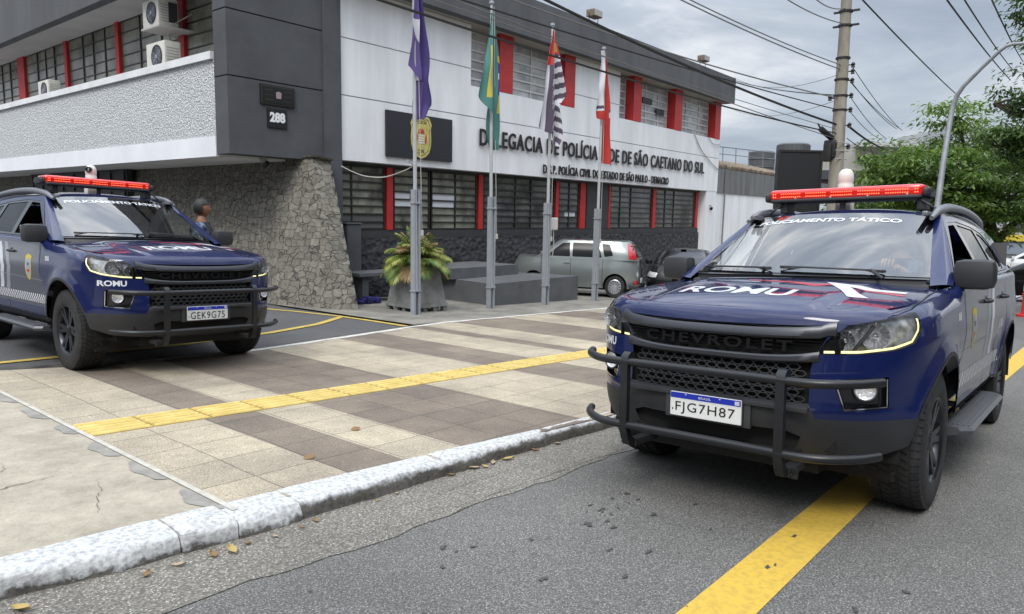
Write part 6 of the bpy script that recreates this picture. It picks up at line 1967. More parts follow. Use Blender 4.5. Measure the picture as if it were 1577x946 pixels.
wire(on_pole(152), PY(1131, 170, 12.3), .30, .007, M_CABG, 'very thin slack wire from the pole below the roof corner')
rw = [((1328, 0, 13), (1466, 138, 24), .016, 'single dark cable descending to the tree just right of the pole'), ((1458, 0, 12), (1545, 110, 22), .016, 'left cable of the group above the street lamp arm'), ((1485, 0, 12), (1552, 97, 22), .014, 'middle cable of the group above the street lamp arm'), ((1527, 0, 12), (1570, 85, 22), .014, 'right cable of the group above the street lamp arm')]
for a, b, r, lab in rw: wire(PD(*a), ext(PD(*a), PD(*b), 1.25), .05, r, M_CAB, lab)
for v, u1, v1, lab, r in ((100, 1378, 188, 'upper thin wire leaving the pole towards the left tree crown', .009), (124, 1372, 190, 'second thin wire leaving the pole towards the left tree crown', .009), (126, 1380, 192, 'third thin wire leaving the pole towards the left tree crown', .009), (147, 1358, 206, 'wire from the middle insulator down to the tree', .009), (169, 1352, 210, 'wire from the lower insulator down to the tree', .008), (193, 1366, 228, 'thick black cable continuing past the pole into the tree', .026), (213, 1350, 232, 'thin cable continuing past the junction box into the tree', .010)):
    a = on_pole(v) + Vector((.638, -.77, 0))*.2; b = PD(u1, v1, 23); wire(a, ext(a, b, 1.2), .1, r, M_CAB, lab)
# street lamp
lb_ = PD(1444, 312, 15); lp0 = Vector((lb_.x, lb_.y, 0)); gzl = zr(lb_.x, 2.5)
pts = [PD(1436, 380, 15), PD(1444, 312, 15), PD(1452, 252, 15), PD(1462, 190, 15), PD(1468, 160, 15), PD(1474, 146, 14.9), PD(1484, 132, 14.8), PD(1512, 104, 14.5), PD(1540, 78, 14.2), PD(1550, 71, 14.1), PD(1560, 68, 14), PD(1590, 66, 13.7), PD(1620, 67, 13.4)]
dn = (pts[0]-pts[1]).normalized(); bs = pts[0] + dn*((gzl - pts[0].z)/dn.z)
sl = empty('street_lamp', tuple(bs), label='galvanised street lamp post with a long arm bending over to the right', cat='street lamp')
mb = MB(); mb.tube([bs] + pts, [.065, .062, .060, .056, .052, .05, .047, .043, .038, .035, .033, .033, .032, .03], 12); tagp(sl, mb, 'post', mat('galvanised', (.30, .32, .34), .45, .3, noise=.12, nscale=5), 50)
mb = MB(); e_ = pts[-1]; mb.bbox((e_.x - .3, e_.y - .5, e_.z - .05), (e_.x + .1, e_.y + .05, e_.z + .06), .03); tagp(sl, mb, 'lamp_head', M_AC, 50)
# neighbour's wall and roof
nb = empty('neighbour_wall', (34, 12.7, -1.3), label='white boundary wall with a grey top band beyond the station', cat='wall')
tagp(nb, boxes([((28.21, 12.6, -2.5), (50, 12.9, 2.42))]), 'white_wall', M_WHITE)
tagp(nb, boxes([((28.21, 12.56, 2.422), (50, 12.95, 3.42))]), 'grey_band', mat('band_grey', (.14, .145, .15), .9, noise=.25, nscale=1.5, stretch=(2, 1, .3)))
mb = MB(); mb.tube([(29.0, 12.52, -2), (29.05, 12.52, 3.4)], .035, 6); tagp(nb, mb, 'drain_pipe', M_CABG)
tr = empty('tiled_roof', (34, 14, 3.45), label='low weathered brown tile roof above the grey band of the boundary wall', cat='roof')
mb = MB(); x = 28.3
r_ = random.Random(3)
while x < 40:
    mb.tube([(x, 12.55, 3.50 + r_.uniform(-.02, .02)), (x, 16, 4.3)], .09, 7); x += .21
tagp(tr, mb, 'tiles', mat('old_tile', (.14, .10, .075), .9, nscale=3, color2=(.26, .22, .17)), 40)
tagp(tr, boxes([((28.3, 12.60, 3.425), (40, 12.75, 3.47))]), 'eave_board', mat('eave_wood', (.07, .05, .04), .9))
rl = empty('roof_railing', (32, 15, 4), label='thin blue grey metal railing on the roof behind the tiles', cat='railing')
mb = MB()
for z in (4.35, 4.75): mb.tube([PD(1108, 226, 33) * 1, PD(1196, 236, 38)], .025, 6) if z > 4.5 else mb.tube([PD(1108, 237, 33), PD(1196, 246, 38)], .02, 6)
for u in (1113, 1133, 1153, 1175, 1193):
    dd = lerp(33, 38, (u-1108)/88); mb.tube([PD(u, lerp(226, 236, (u-1108)/88), dd), PD(u - 1, 266, dd)], .022, 6)
tagp(rl, mb, 'rail', mat('rail_bluegrey', (.16, .18, .22), .6))
M_TANK = mat('tank_grey', (.075, .08, .085), .6, noise=.15, nscale=2)
p = PD(1171, 262, 40); tk = empty('water_tank', (p.x, p.y, p.z - .6), label='squat dark grey water tank nearest the station roof', cat='water tank', group='rooftop water tanks')
mb = MB(); mb.lathe([(.68, -.8), (.70, .95), (.60, 1.02), (0, 1.08)], 24, Matrix.Translation(p)); tagp(tk, mb, 'shell', M_TANK, 40)
mb = MB(); mb.lathe([(.715, .55), (.73, .57), (.715, .60)], 24, Matrix.Translation(p)); mb.lathe([(.715, .1), (.73, .12), (.715, .15)], 24, Matrix.Translation(p)); tagp(tk, mb, 'rib', M_TANK, 40)
p = PD(1219, 262, 42); tk = empty('water_tank', (p.x, p.y, p.z - .6), label='wider and taller water tank behind the black panel', cat='water tank', group='rooftop water tanks')
mb = MB(); mb.lathe([(.90, -2), (.92, 1.42), (.82, 1.50), (0, 1.56)], 28, Matrix.Translation(p)); tagp(tk, mb, 'shell', M_TANK, 40)
mb = MB()
for k in range(24): a = k*math.pi/12; mb.tube([p + Vector((.925*math.cos(a), .925*math.sin(a), -1)), p + Vector((.925*math.cos(a), .925*math.sin(a), 1.38))], .015, 4)
tagp(tk, mb, 'rib', M_TANK)
# black panel sign
a, b, c_ = PD(1197, 232, 25), PD(1265, 235, 25), PD(1197, 330, 25)
wd = (Vector((b.x, b.y, 0)) - Vector((a.x, a.y, 0))); W_ = wd.length; ax_ = wd.normalized()
bs_ = Vector((a.x, a.y, zs(a.x, a.y)))
bp_ = empty('billboard', tuple(bs_ + wd/2), label='tall blank black panel on a frame between the station and the pole', cat='billboard')
M_ = face_mat(bs_, ax_, (0, 0, 1)); Hh = a.z - bs_.z
mb = MB(); mb.bbox((0, 1.6, -.12), (W_, Hh, .12), .01, M=M_); tagp(bp_, mb, 'panel', mat('panel_black', (.014, .015, .018), .5))
mb = MB()
for x0_ in (0, W_ - .07): mb.box((x0_, 1.58, .121), (x0_ + .07, Hh + .02, .15), M=M_)
mb.box((.071, Hh - .05, .122), (W_ - .071, Hh + .02, .15), M=M_); tagp(bp_, mb, 'frame', M_BARD)
mb = MB(); mb.box((.15, -.1, -.08), (.3, 1.59, .08), M=M_); mb.box((W_ - .3, -.1, -.08), (W_ - .15, 1.59, .08), M=M_); tagp(bp_, mb, 'leg', M_BARD)
# background buildings
def bgbox(name, u0, u1, v0, v1, d, dep, m, label, parts=()):
    a, b = PD(u0, v0, d), PD(u1, v0, d); z1 = a.z; z0 = -6
    wd = Vector((b.x-a.x, b.y-a.y, 0)); ax = wd.normalized(); M = face_mat((a.x, a.y, 0), ax, (0, 0, 1)); Wd = wd.length
    e = empty(name, (a.x + wd.x/2, a.y + wd.y/2, -2), label=label, cat='building')
    mb = MB(); mb.box((0, z0, -dep), (Wd, z1, 0), M=M); tagp(e, mb, 'wall', m)
    def part(nm, pu0, pu1, pv0, pv1, m2, dd=.06):
        k = d; x0 = (pu0-u0)/(u1-u0)*Wd; x1 = (pu1-u0)/(u1-u0)*Wd; za = PD(pu0, pv0, d).z; zb = PD(pu0, pv1, d).z
        mb = MB(); mb.box((x0, zb, .003), (x1, za, dd), M=M); tagp(e, mb, nm, m2)
    for q in parts: part(*q)
    return e
M_BEI = mat('beige_wall', (.42, .40, .35), .9, noise=.1, nscale=.5); M_PINK = mat('mauve_wall', (.13, .085, .085), .9, noise=.2, nscale=.6); M_DKR = mat('dark_roofing', (.05, .055, .065), .8)
bgbox('low_house', 1236, 1420, 262, 300, 46, 8, M_PINK, 'low mauve house with a dark flat roof band behind the pole', (('roof_band', 1236, 1420, 262, 276, M_DKR, .3), ('window', 1256, 1280, 284, 300, M_PANEL), ('shutter', 1300, 1345, 282, 300, mat('shutter_grey', (.16, .13, .13), .7))))
bgbox('distant_building', 1318, 1450, 222, 300, 75, 10, M_BEI, 'pale beige flat roofed building showing over the tree crown', (('canopy', 1308, 1450, 222, 228, M_SOFF2, 2.0), ('window_band', 1322, 1440, 240, 252, M_PANEL)))
bgbox('distant_building', 1465, 1640, 196, 400, 70, 10, mat('greyish_wall', (.36, .37, .39), .9, noise=.1, nscale=.4), 'grey building with a yellow strip behind the right tree trunk', (('yellow_strip', 1545, 1640, 362, 372, mat('yellow_sign', (.55, .42, .04), .6), .5), ('blue_grey_shutter', 1545, 1640, 374, 392, mat('shutter_bluegrey', (.20, .23, .28), .6), .3), ('window_band', 1480, 1540, 340, 360, M_PANEL), ('window_band', 1560, 1600, 345, 358, M_PANEL)))
bgbox('shop_front', 1440, 1532, 330, 420, 44, 6, mat('shop_wall', (.12, .12, .125), .8, noise=.2), 'dark shop front with a small white sign behind the tree', (('sign', 1508, 1518, 342, 352, M_PAPER, .2), ('window', 1455, 1500, 350, 400, M_PANEL)))
# trees
def tree(name, label, base, trunk, limbs, blobs, nclu, leaf, mats_, seed, per=26, spread=.42, group=None):
    r_ = random.Random(seed)
    t = empty(name, base, label=label, cat='tree', group=group)
    B0 = Vector(base)
    mb = MB()
    mb.tube([p - B0 for p in trunk[0]], trunk[1], 10)
    for pts, rs in limbs: mb.tube([p - B0 for p in pts], rs, 7)
    tips = [l[0][-1] for l in limbs] + [trunk[0][-1]]
    cl = []
    tot = sum(b[1]*b[1]*b[2] for b in blobs)
    for c, rx, rz_ in blobs:
        k = int(nclu * rx*rx*rz_/tot) + 3
        for _ in range(k):
            d = Vector((r_.gauss(0, 1), r_.gauss(0, 1), r_.gauss(0, 1))).normalized(); q = r_.uniform(.35, 1.0)**.5
            wob_ = 1 + .22*math.sin(3*math.atan2(d.y, d.x) + seed) + .15*math.sin(7*d.z + seed)
            cl.append(Vector((c.x + d.x*rx*q*wob_, c.y + d.y*rx*q*wob_, c.z + d.z*rz_*q*wob_)))
    for i, c in enumerate(cl):
        if i % 3 == 0:
            tip = min(tips, key=lambda q: (q-c).length); m_ = tip.lerp(c, .5) + Vector((0, 0, -.1))
            mb.tube([tip - B0, m_ - B0, c - B0], [.028, .018, .008], 4, caps=False)
    mb.build('trunk', mats_[3], t, smooth=50, weld=False)
    mb = MB()
    for c in cl:
        mi = r_.choice([0, 0, 1, 1, 2]); n = int(per*r_.uniform(.6, 1.3)); sp = spread*r_.uniform(.6, 1.25)
        for _ in range(n):
            o_ = Vector((r_.gauss(0, sp*.5), r_.gauss(0, sp*.5), r_.gauss(0, sp*.17))); p = c + o_ - B0
            dr = Vector((o_.x*1.0 + r_.gauss(0, .25), o_.y + r_.gauss(0, .25), r_.uniform(-.35, .1))); dr.normalize()
            sd_ = dr.cross(Vector((r_.gauss(0, .3), r_.gauss(0, .3), 1))).normalized(); L_ = leaf*r_.uniform(.7, 1.3)
            for q in (0,):
                a = p; b = p + dr*L_*.5 + sd_*L_*.22; c2 = p + dr*L_; d2 = p + dr*L_*.5 - sd_*L_*.22
                mb.add([a, b, c2 + Vector((0, 0, -.15*L_)), d2], [(0, 1, 2, 3)], mi)
    mb.build('crown', mats_[:3], t, weld=False)
    return t
def leafmat(nm, c):
    m = mat(nm, c, .5, noise=.35, nscale=3.0)
    t = m.node_tree; b = t.nodes['Principled BSDF']; out = t.nodes['Material Output']
    tl2 = t.nodes.new('ShaderNodeBsdfTranslucent'); tl2.inputs['Color'].default_value = (c[0]*1.5, c[1]*1.5, c[2], 1)
    ms = t.nodes.new('ShaderNodeMixShader'); ms.inputs[0].default_value = .42
    t.links.new(b.outputs[0], ms.inputs[1]); t.links.new(tl2.outputs[0], ms.inputs[2]); t.links.new(ms.outputs[0], out.inputs['Surface'])
    return m
LM1 = [leafmat('leaf_mid', (.11, .19, .045)), leafmat('leaf_light', (.17, .26, .065)), leafmat('leaf_dark', (.07, .13, .036)), mat('bark', (.055, .045, .035), .95, noise=.4, nscale=5, bump=.6, bscale=12)]
LM2 = [leafmat('leaf2_mid', (.06, .115, .034)), leafmat('leaf2_light', (.10, .17, .05)), leafmat('leaf2_dark', (.036, .072, .024)), LM1[3]]
b0 = Vector(PD(1531, 420, 22)); b0.z = zs(b0.x, b0.y) - .1
D = 22
T1 = [b0, PD(1527, 400, D), PD(1524, 370, D), PD(1520, 345, D), PD(1512, 322, D)]
limbs = [([PD(1524, 385, D), PD(1540, 365, D), PD(1560, 345, D+.3), PD(1585, 325, D+.5)], [.16, .13, .10, .06]), ([PD(1520, 350, D), PD(1500, 320, D), PD(1470, 290, D-.5), PD(1440, 265, D-.6)], [.15, .11, .08, .05]),
         ([PD(1520, 345, D), PD(1530, 310, D), PD(1545, 270, D), PD(1560, 240, D)], [.15, .11, .08, .05]), ([PD(1512, 322, D), PD(1500, 280, D), PD(1485, 230, D), PD(1475, 180, D)], [.13, .09, .06, .03]), ([PD(1500, 320, D), PD(1460, 315, D+1), PD(1410, 300, D+1), PD(1370, 285, D+1)], [.09, .07, .05, .03])]
blobs = [(PD(1405, 268, D), 1.45, 1.0), (PD(1365, 300, D+.5), .95, .65), (PD(1400, 325, D+1), 1.1, .6), (PD(1460, 285, D-.3), 1.6, 1.2), (PD(1530, 300, D-.2), 1.7, 1.2), (PD(1590, 290, D), 1.4, 1.1), (PD(1470, 180, D), .75, .45), (PD(1455, 160, D), .5, .3), (PD(1490, 215, D), .9, .5), (PD(1450, 345, D+1.5), 1.1, .6), (PD(1372, 262, D), .6, .5), (PD(1345, 295, D+.5), .45, .35)]
tree('street_tree', 'broad green street tree with a forked dark trunk beside the parked cars', tuple(b0), (T1, [.34, .30, .26, .22, .17]), limbs, blobs, 760, .17, LM1, 3, per=42, spread=.44)
D = 17
b1 = Vector(PD(1640, 430, D)); b1.z = zs(b1.x, 2) - .1
T2 = [b1, PD(1640, 300, D), PD(1632, 180, D), PD(1620, 80, D), PD(1615, 0, D)]
limbs2 = [([PD(1635, 220, D), PD(1600, 190, D), PD(1565, 170, D), PD(1530, 160, D)], [.10, .08, .05, .03]), ([PD(1625, 120, D), PD(1600, 80, D), PD(1580, 40, D)], [.09, .06, .03]), ([PD(1636, 260, D), PD(1600, 240, D), PD(1550, 225, D)], [.08, .06, .03])]
blobs2 = [(PD(1632, 40, D), .75, .9), (PD(1612, 100, D), .6, .3), (PD(1598, 15, D), .4, .4), (PD(1578, 150, D), .60, .45), (PD(1552, 205, D), .55, .35), (PD(1590, 200, D), .8, .6), (PD(1600, -20, D), .6, .7), (PD(1582, 235, D), .8, .4)]
tree('street_tree', 'taller loose crowned tree cut off by the right edge of the picture', tuple(b1), (T2, [.2, .17, .14, .10, .06]), limbs2, blobs2, 260, .13, LM2, 8, per=44, spread=.40)
D = 36
b2 = Vector(PD(1400, 430, D)); b2.z = -1.8
blobs3 = [(PD(u, v, D + (i % 3)), 1.9, 1.15) for i, (u, v) in enumerate(((1375, 325), (1420, 310), (1470, 320), (1440, 350), (1330, 335)))]
tree('background_tree', 'dark tree mass filling the gap behind the street tree', tuple(b2), ([b2, PD(1405, 380, D), PD(1410, 340, D)], [.3, .25, .2]), [([PD(1410, 350, D), PD(1450, 335, D), PD(1500, 330, D)], [.15, .1, .05])], blobs3, 260, .34, LM2, 15, per=30, spread=.9)
# red plastic barrier at the right edge
pbq = Vector((22.3, 1.42, 0)); pbq.z = zr(22.3, 1.42)
br = empty('traffic_post', tuple(pbq), label='red plastic traffic post at the right edge in front of the black car', cat='traffic post')
mb = MB(); mb.lathe([(.20, 0), (.20, .06), (.10, .08), (.09, .5), (.11, .52), (.11, .6), (.09, .62), (.085, .95), (.10, .97), (.07, 1.02), (0, 1.03)], 18, Matrix.Translation(pbq)); tagp(br, mb, 'post', mat('barrier_red', (.55, .03, .03), .5), 40)
mb = MB(); mb.lathe([(.092, .66), (.094, .67), (.094, .80), (.092, .81)], 18, Matrix.Translation(pbq)); tagp(br, mb, 'reflective_band', M_PAPER)

# ================================================================== PARKED CARS
CARGLASS = mat('car_window_dark', (.010, .011, .012), .22, spec=.25)
def car_rings(tab_f, tab_r, tab_w, p):
    def f(t, z):
        sg = 1
        if t < 0: t = -t; sg = -1
        t = min(t, 2*math.pi - t) if t > math.pi else t
        xf, xr, w = catmull(tab_f, z), catmull(tab_r, z), catmull(tab_w, z)
        c = math.cos(t); s = math.sin(t)
        return Vector(((xf+xr)/2 + (xf-xr)/2*math.copysign(abs(c)**(2/p), c), sg*w*abs(s)**(2/p), z))
    def inv(x, z):
        xf, xr = catmull(tab_f, z), catmull(tab_r, z)
        q = max(-1, min(1, (x - (xf+xr)/2)/((xf-xr)/2))); return math.acos(math.copysign(abs(q)**(p/2), q))
    return f, inv
def small_car(name, label, paint, S, group=None):
    r = empty(name, label=label, cat='car', group=group)
    f, inv = car_rings(S['f'], S['r'], S['w'], S.get('p', 5.0))
    zb, zt = S['zb'], S['belt']; wr = S['wr']; ar = wr + .055
    def col(pts): return [(inv(x, z), z) for x, z in pts]
    poly = [(0.002, zb)]
    for cx_ in (0, -S['wb']):
        a0 = math.asin((zb - wr)/ar) if abs(zb-wr) < ar else 0
        poly += dens([poly[-1], (inv(cx_ + ar*math.cos(a0), zb), zb)], .1, False)[1:]
        poly += col([(cx_ + ar*math.cos(lerp(a0, math.pi - a0, k/20)), wr + ar*math.sin(lerp(a0, math.pi - a0, k/20))) for k in range(21)])
    poly += dens([poly[-1], (math.pi - .002, zb), (math.pi - .002, zt), (.002, zt)], .1, False)[1:]
    surf('body', cutmesh([poly], .06, .05), f, paint, r, both=True)
    # bonnet / deck cap
    mb = MB()
    def cap(u, v):
        t = lerp(.002, math.pi - .002, u); p = f(t, zt); y = p.y*(1-2*v)
        zz = zt + S['crown']*(1 - (1-2*v)**2)
        if p.x > S['hx']: zz -= 0
        return Vector((p.x, y, zz))
    mb.grid(cap, 40, 10); mb.build('bonnet', paint, r, smooth=50)
    g, ginv = car_rings(S['gf'], S['gr'], S['gw'], 6.0)
    gz0, gz1 = S['belt'] - .02, S['roof']
    mb = MB()
    surf('cabin', cutmesh([dens([(.002, gz0), (math.pi-.002, gz0), (math.pi-.002, gz1), (.002, gz1)], .1)], .06, .05), g, paint, r, both=True)
    mb.grid(lambda u, v: (lambda p: Vector((p.x, p.y*(1-2*v), gz1 + .05*(1-(1-2*v)**2)*min(1, 4*min(u, 1-u) + .2))))(g(lerp(.002, math.pi-.002, u), gz1)), 40, 8); mb.build('roof', paint, r, smooth=60)
    for wpoly in S['win']:
        for mir in (False, True):
            surf('side_window', cutmesh([dens(rounded(wpoly, .03), .05)], .08), lambda x, z: g(ginv(x, z), z), CARGLASS, r, off=.004, mirror=mir)
    tf = S['tfront']
    surf('windscreen', cutmesh([dens(rounded([(-tf, S['belt']+.05), (tf, S['belt']+.05), (tf*.97, S['roof']-.07), (-tf*.97, S['roof']-.07)], .03), .05)], .05), g, BLACK, r, off=.004)
    tr_ = S['trear']
    surf('rear_window', cutmesh([dens(rounded([(math.pi-tr_, S['rwz0']), (math.pi+tr_, S['rwz0']), (math.pi+tr_*.95, S['roof']-.09), (math.pi-tr_*.95, S['roof']-.09)], .03), .05)], .05), lambda t, z: g(t, z) if t <= math.pi else Vector((g(2*math.pi - t, z).x, -g(2*math.pi - t, z).y, z)), CARGLASS, r, off=.004)
    mb = MB(); mb.box((-S['wb'] - .4, -.62, zb - .05), (.4, .62, zt - .1)); mb.build('underbody', VOID, r)
    for cx_ in (0, -S['wb']):
        for sg in (1, -1):
            w = empty('wheel', (cx_, sg*(S['wy']), wr)); w.parent = r; Mx = rotY(sg)
            mb = MB(); mb.lathe([(wr*.64, .085), (wr*.80, .098), (wr*.95, .09), (wr, .06), (wr, -.08), (wr*.9, -.09)], 36, Mx, caps=False); mb.lathe([(wr*.9, -.09), (0, -.09)], 24, Mx); mb.build('tyre', RUBBER, w, smooth=35)
            mb = MB(); mb.lathe([(wr*.66, .09), (wr*.60, .098), (wr*.55, .07), (wr*.5, .03), (0, .03)], 30, Mx, caps=False)
            for k in range(13):
                M = Mx @ Matrix.Rotation(2*math.pi*k/13, 4, 'Z'); mb.hexa([M @ Vector(q) for q in ((.03, -.012, .06), (wr*.6, -.020, .06), (wr*.6, .020, .06), (.03, .012, .06), (.03, -.012, .085), (wr*.6, -.016, .098), (wr*.6, .016, .098), (.03, .012, .085))])
            mb.lathe([(0, .095), (.05, .092), (.055, .06)], 14, Mx, caps=False)
            mb.build('rim', S['rimm'], w, smooth=35, weld=False)
    for sg in (1, -1):
        for nm, polyx, m2 in S['lamps']:
            surf(nm, cutmesh([dens(rounded(polyx, .02), .05)], .05), (lambda x, z: f(inv(x, z), z) if z < zt else g(ginv(x, z), z)), m2, r, off=.007, mirror=sg < 0)
        mb = MB(); x = S['mx']; mb.bbox((x, sg*.80 - .0 if sg > 0 else -.98, S['belt'] + .02), (x + .12, sg*.98 if sg > 0 else -.80, S['belt'] + .16), .03); mb.build('wing_mirror', S.get('mirm', paint), r, smooth=50)
        for hx in S['handles']:
            p = f(inv(hx, zt - .12), zt - .12); mb = MB(); mb.bbox((hx - .09, sg*p.y - .015, zt - .135), (hx + .09, sg*p.y + .03 if sg > 0 else -p.y + .015, zt - .105), .008) if sg > 0 else mb.bbox((hx - .09, -p.y - .03, zt - .135), (hx + .09, -p.y + .015, zt - .105), .008)
            mb.build('door_handle', paint, r, smooth=40)
    for sx in S['seams']:
        for mr_ in (False, True): strip('panel_gap', [(sx, z) for z in np.linspace(zb + .06, zt, 12)], .010, lambda x, z: f(inv(x, z), z), VOID, r, mirror=mr_, off=.002)
    mb = MB(); xr_ = catmull(S['r'], .5); mb.bbox((xr_ - .02, -.80, zb - .0), (xr_ + .25, .80, zb + .12), .03); mb.build('rear_bumper_trim', PLAST, r)
    mb = MB(); xr2 = catmull(S['r'], S['pz']); mb.bbox((xr2 - .02, -.2, S['pz']), (xr2 + .01, .2, S['pz'] + .12), .004); pl_ = mb.build('number_plate', PLATEW, r)
    return r
HATCH = dict(f=[(.2, .72), (.45, .80), (.7, .76), (.98, .62)], r=[(.2, -3.0), (.45, -3.04), (.7, -3.02), (.98, -2.98)], w=[(.2, .77), (.45, .82), (.7, .83), (.98, .80)], zb=.24, belt=.98, roof=1.44, crown=.05, hx=0, wr=.285, wb=2.38, wy=.70,
             gf=[(.96, .12), (1.2, -.22), (1.44, -.62)], gr=[(.96, -2.99), (1.15, -2.95), (1.44, -2.72)], gw=[(.96, .80), (1.2, .75), (1.44, .62)],
             win=[[(-.36, 1.02), (-.80, 1.36), (-1.02, 1.38), (-1.06, 1.02)], [(-1.13, 1.02), (-1.11, 1.38), (-1.85, 1.38), (-1.98, 1.02)], [(-2.06, 1.04), (-1.95, 1.37), (-2.18, 1.36), (-2.30, 1.08)]],
             tfront=.62, trear=.80, rwz0=1.05, rimm=mat('hubcap_silver', (.50, .51, .53), .35, .7), lamps=[('tail_lamp', [(-2.74, 1.0), (-2.66, 1.40), (-2.80, 1.38), (-2.955, 1.0)], mat('tail_lamp_red', (.45, .02, .03), .2, coat=1.0)), ('rear_reflector', [(-2.88, .34), (-2.88, .46), (-3.0, .46), (-3.0, .34)], MATS['tail_lamp_red'])],
             mx=-.34, handles=(-.98, -1.85), seams=(-.22, -1.09, -2.02), pz=.40)
SILVER = mat('silver_green_paint', (.26, .29, .285), .32, .55, coat=.8)
CARBLK = mat('black_car_paint', (.006, .006, .008), .35, coat=.45, spec=.2)
CARWHT = mat('white_car_paint', (.55, .57, .58), .35, coat=.8)
u = small_car('hatchback', 'silver green hatchback parked nose to the station wall behind the last flagpole', SILVER, HATCH)
def place(o, x, y, zf, az, dz=0, tilt=True):
    z = zf(x, y); n = Vector((z - zf(x+1, y), z - zf(x, y+1), 1)).normalized() if tilt else Vector((0, 0, 1))
    fw = Vector((math.cos(az), math.sin(az), 0)); fw = (fw - n*fw.dot(n)).normalized(); lf = n.cross(fw)
    M = Matrix(((fw.x, lf.x, n.x, x), (fw.y, lf.y, n.y, y), (fw.z, lf.z, n.z, z + dz), (0, 0, 0, 1)))
    o.matrix_world = M; return M
az = math.radians(113)
rw_ = Vector((15.75, 9.95)); fwd = Vector((math.cos(az), math.sin(az))); lft = Vector((-fwd.y, fwd.x))
q = rw_ + fwd*2.25 - lft*.80 + Vector((.42, -.12))
place(u, q.x, q.y, zs, az); u.matrix_world = u.matrix_world @ Matrix.Diagonal((.93, .97, 1.03, 1))
SEDAN = dict(f=[(.2, .80), (.45, .88), (.65, .84), (.88, .70)], r=[(.2, -3.45), (.45, -3.5), (.7, -3.48), (.88, -3.40)], w=[(.2, .80), (.45, .86), (.7, .87), (.88, .82)], zb=.22, belt=.88, roof=1.34, crown=.07, hx=0, wr=.30, wb=2.6, wy=.74,
             gf=[(.86, -.05), (1.1, -.42), (1.34, -.90)], gr=[(.86, -3.05), (1.1, -2.75), (1.34, -2.25)], gw=[(.86, .80), (1.1, .74), (1.34, .60)],
             win=[[(-.50, .93), (-1.0, 1.27), (-1.32, 1.28), (-1.36, .93)], [(-1.43, .93), (-1.41, 1.28), (-2.05, 1.27), (-2.45, .95)]],
             tfront=.75, trear=.75, rwz0=.95, rimm=MATS['hubcap_silver'], lamps=[('tail_lamp', [(-3.30, .70), (-3.30, .86), (-3.46, .86), (-3.48, .70)], MATS['tail_lamp_red']), ('headlight', [(.55, .60), (.62, .74), (.80, .70), (.84, .58)], REFL)],
             mx=-.42, handles=(-1.2, -2.2), seams=(-.30, -1.39, -2.40), pz=.5)
b = small_car('sedan', 'black sedan parked facing left between the silver hatchback and the police vehicle', CARBLK, SEDAN)
place(b, 17.9, 8.9, zs, math.radians(200))
b2_ = small_car('sedan', 'black sedan parked side on at the right edge behind the red post', CARBLK, SEDAN)
pp = PD(1590, 440, 25.5); place(b2_, pp.x, pp.y + 1.2, lambda x, y: zr(x, 1.0), math.radians(92))
b3_ = small_car('sedan', 'white sedan showing behind the black one at the right edge', CARWHT, SEDAN)
pp = PD(1600, 400, 34); place(b3_, pp.x, pp.y + 1.4, lambda x, y: zr(x, 1.0) + .55, math.radians(95))
for c_ in (b, b2_, b3_):
    pass

# ================================================================== PEOPLE
SKIN = mat('skin', (.20, .085, .045), .5); HAIR = mat('hair_black', (.010, .009, .009), .6)
UNI = mat('uniform_navy', (.018, .026, .055), .8, nscale=9, color2=(.16, .22, .33), mixlo=.46, mixhi=.58); VEST = mat('vest_black', (.012, .013, .017), .8); TROUS = mat('trousers_navy', (.012, .015, .03), .85); BOOT = mat('boot_black', (.01, .01, .01), .5)
def skin_body(verts, edges, mats_fn, mats_, name, parent, root_i=0):
    me = bpy.data.meshes.new('sk'); me.from_pydata([v[0] for v in verts], edges, []); o = bpy.data.objects.new('sk', me); COL.objects.link(o)
    md = o.modifiers.new('s', 'SKIN'); md.use_smooth_shade = True
    for i, v in enumerate(verts):
        rr = v[1] if isinstance(v[1], tuple) else (v[1], v[1]); me.skin_vertices[0].data[i].radius = rr
        me.skin_vertices[0].data[i].use_root = (i == root_i)
    sb2 = o.modifiers.new('u', 'SUBSURF'); sb2.levels = 2; sb2.render_levels = 2
    bpy.context.view_layer.update()
    dg = bpy.context.evaluated_depsgraph_get(); m2 = bpy.data.meshes.new_from_object(o.evaluated_get(dg)); bpy.data.objects.remove(o)
    m2.name = name
    for m in mats_: m2.materials.append(m)
    for p in m2.polygons: p.material_index = mats_fn(p.center); p.use_smooth = True
    return link(name, m2, parent)
def head_mesh(parent, c, yaw, sc=1.0, nm='head'):
    bm = bmesh.new(); bmesh.ops.create_uvsphere(bm, u_segments=28, v_segments=20, radius=1)
    for v in bm.verts:
        x, y, z = v.co
        X = x*.098; Y = y*.076; Z = z*.118
        if z < -.1: X *= 1 - .16*(-z); Y *= 1 - .28*(-z)
        if x > .75 and -.35 < z < .12: X += .016*(1 - abs(y)*2.6)*(x > .85) * (1 if abs(y) < .35 else 0)    # nose
        if x > .6 and .1 < z < .3 and .2 < abs(y) < .5: X -= .006                                      # eye sockets
        if x > .7 and -.62 < z < -.5: X += .005                                                    # mouth
        if x > .6 and z < -.75: X += .010
        v.co = Vector((X, Y, Z))*sc
    M = Matrix.Translation(c) @ Matrix.Rotation(yaw, 4, 'Z'); bm.transform(M)
    mb = MB().bm(bm)
    for s_ in (-1, 1): mb.lathe([(0, -.006), (.020*sc, -.004), (.024*sc, .004), (.012*sc, .008), (0, .004)], 10, M @ Matrix.Translation((-.004*sc, s_*.077*sc, -.01*sc)) @ Matrix.Rotation(-s_*math.pi/2, 4, 'X') @ Matrix.Diagonal((.8, 1.35, 1, 1)))
    return mb, M
def finish_person(body, heads):
    return body
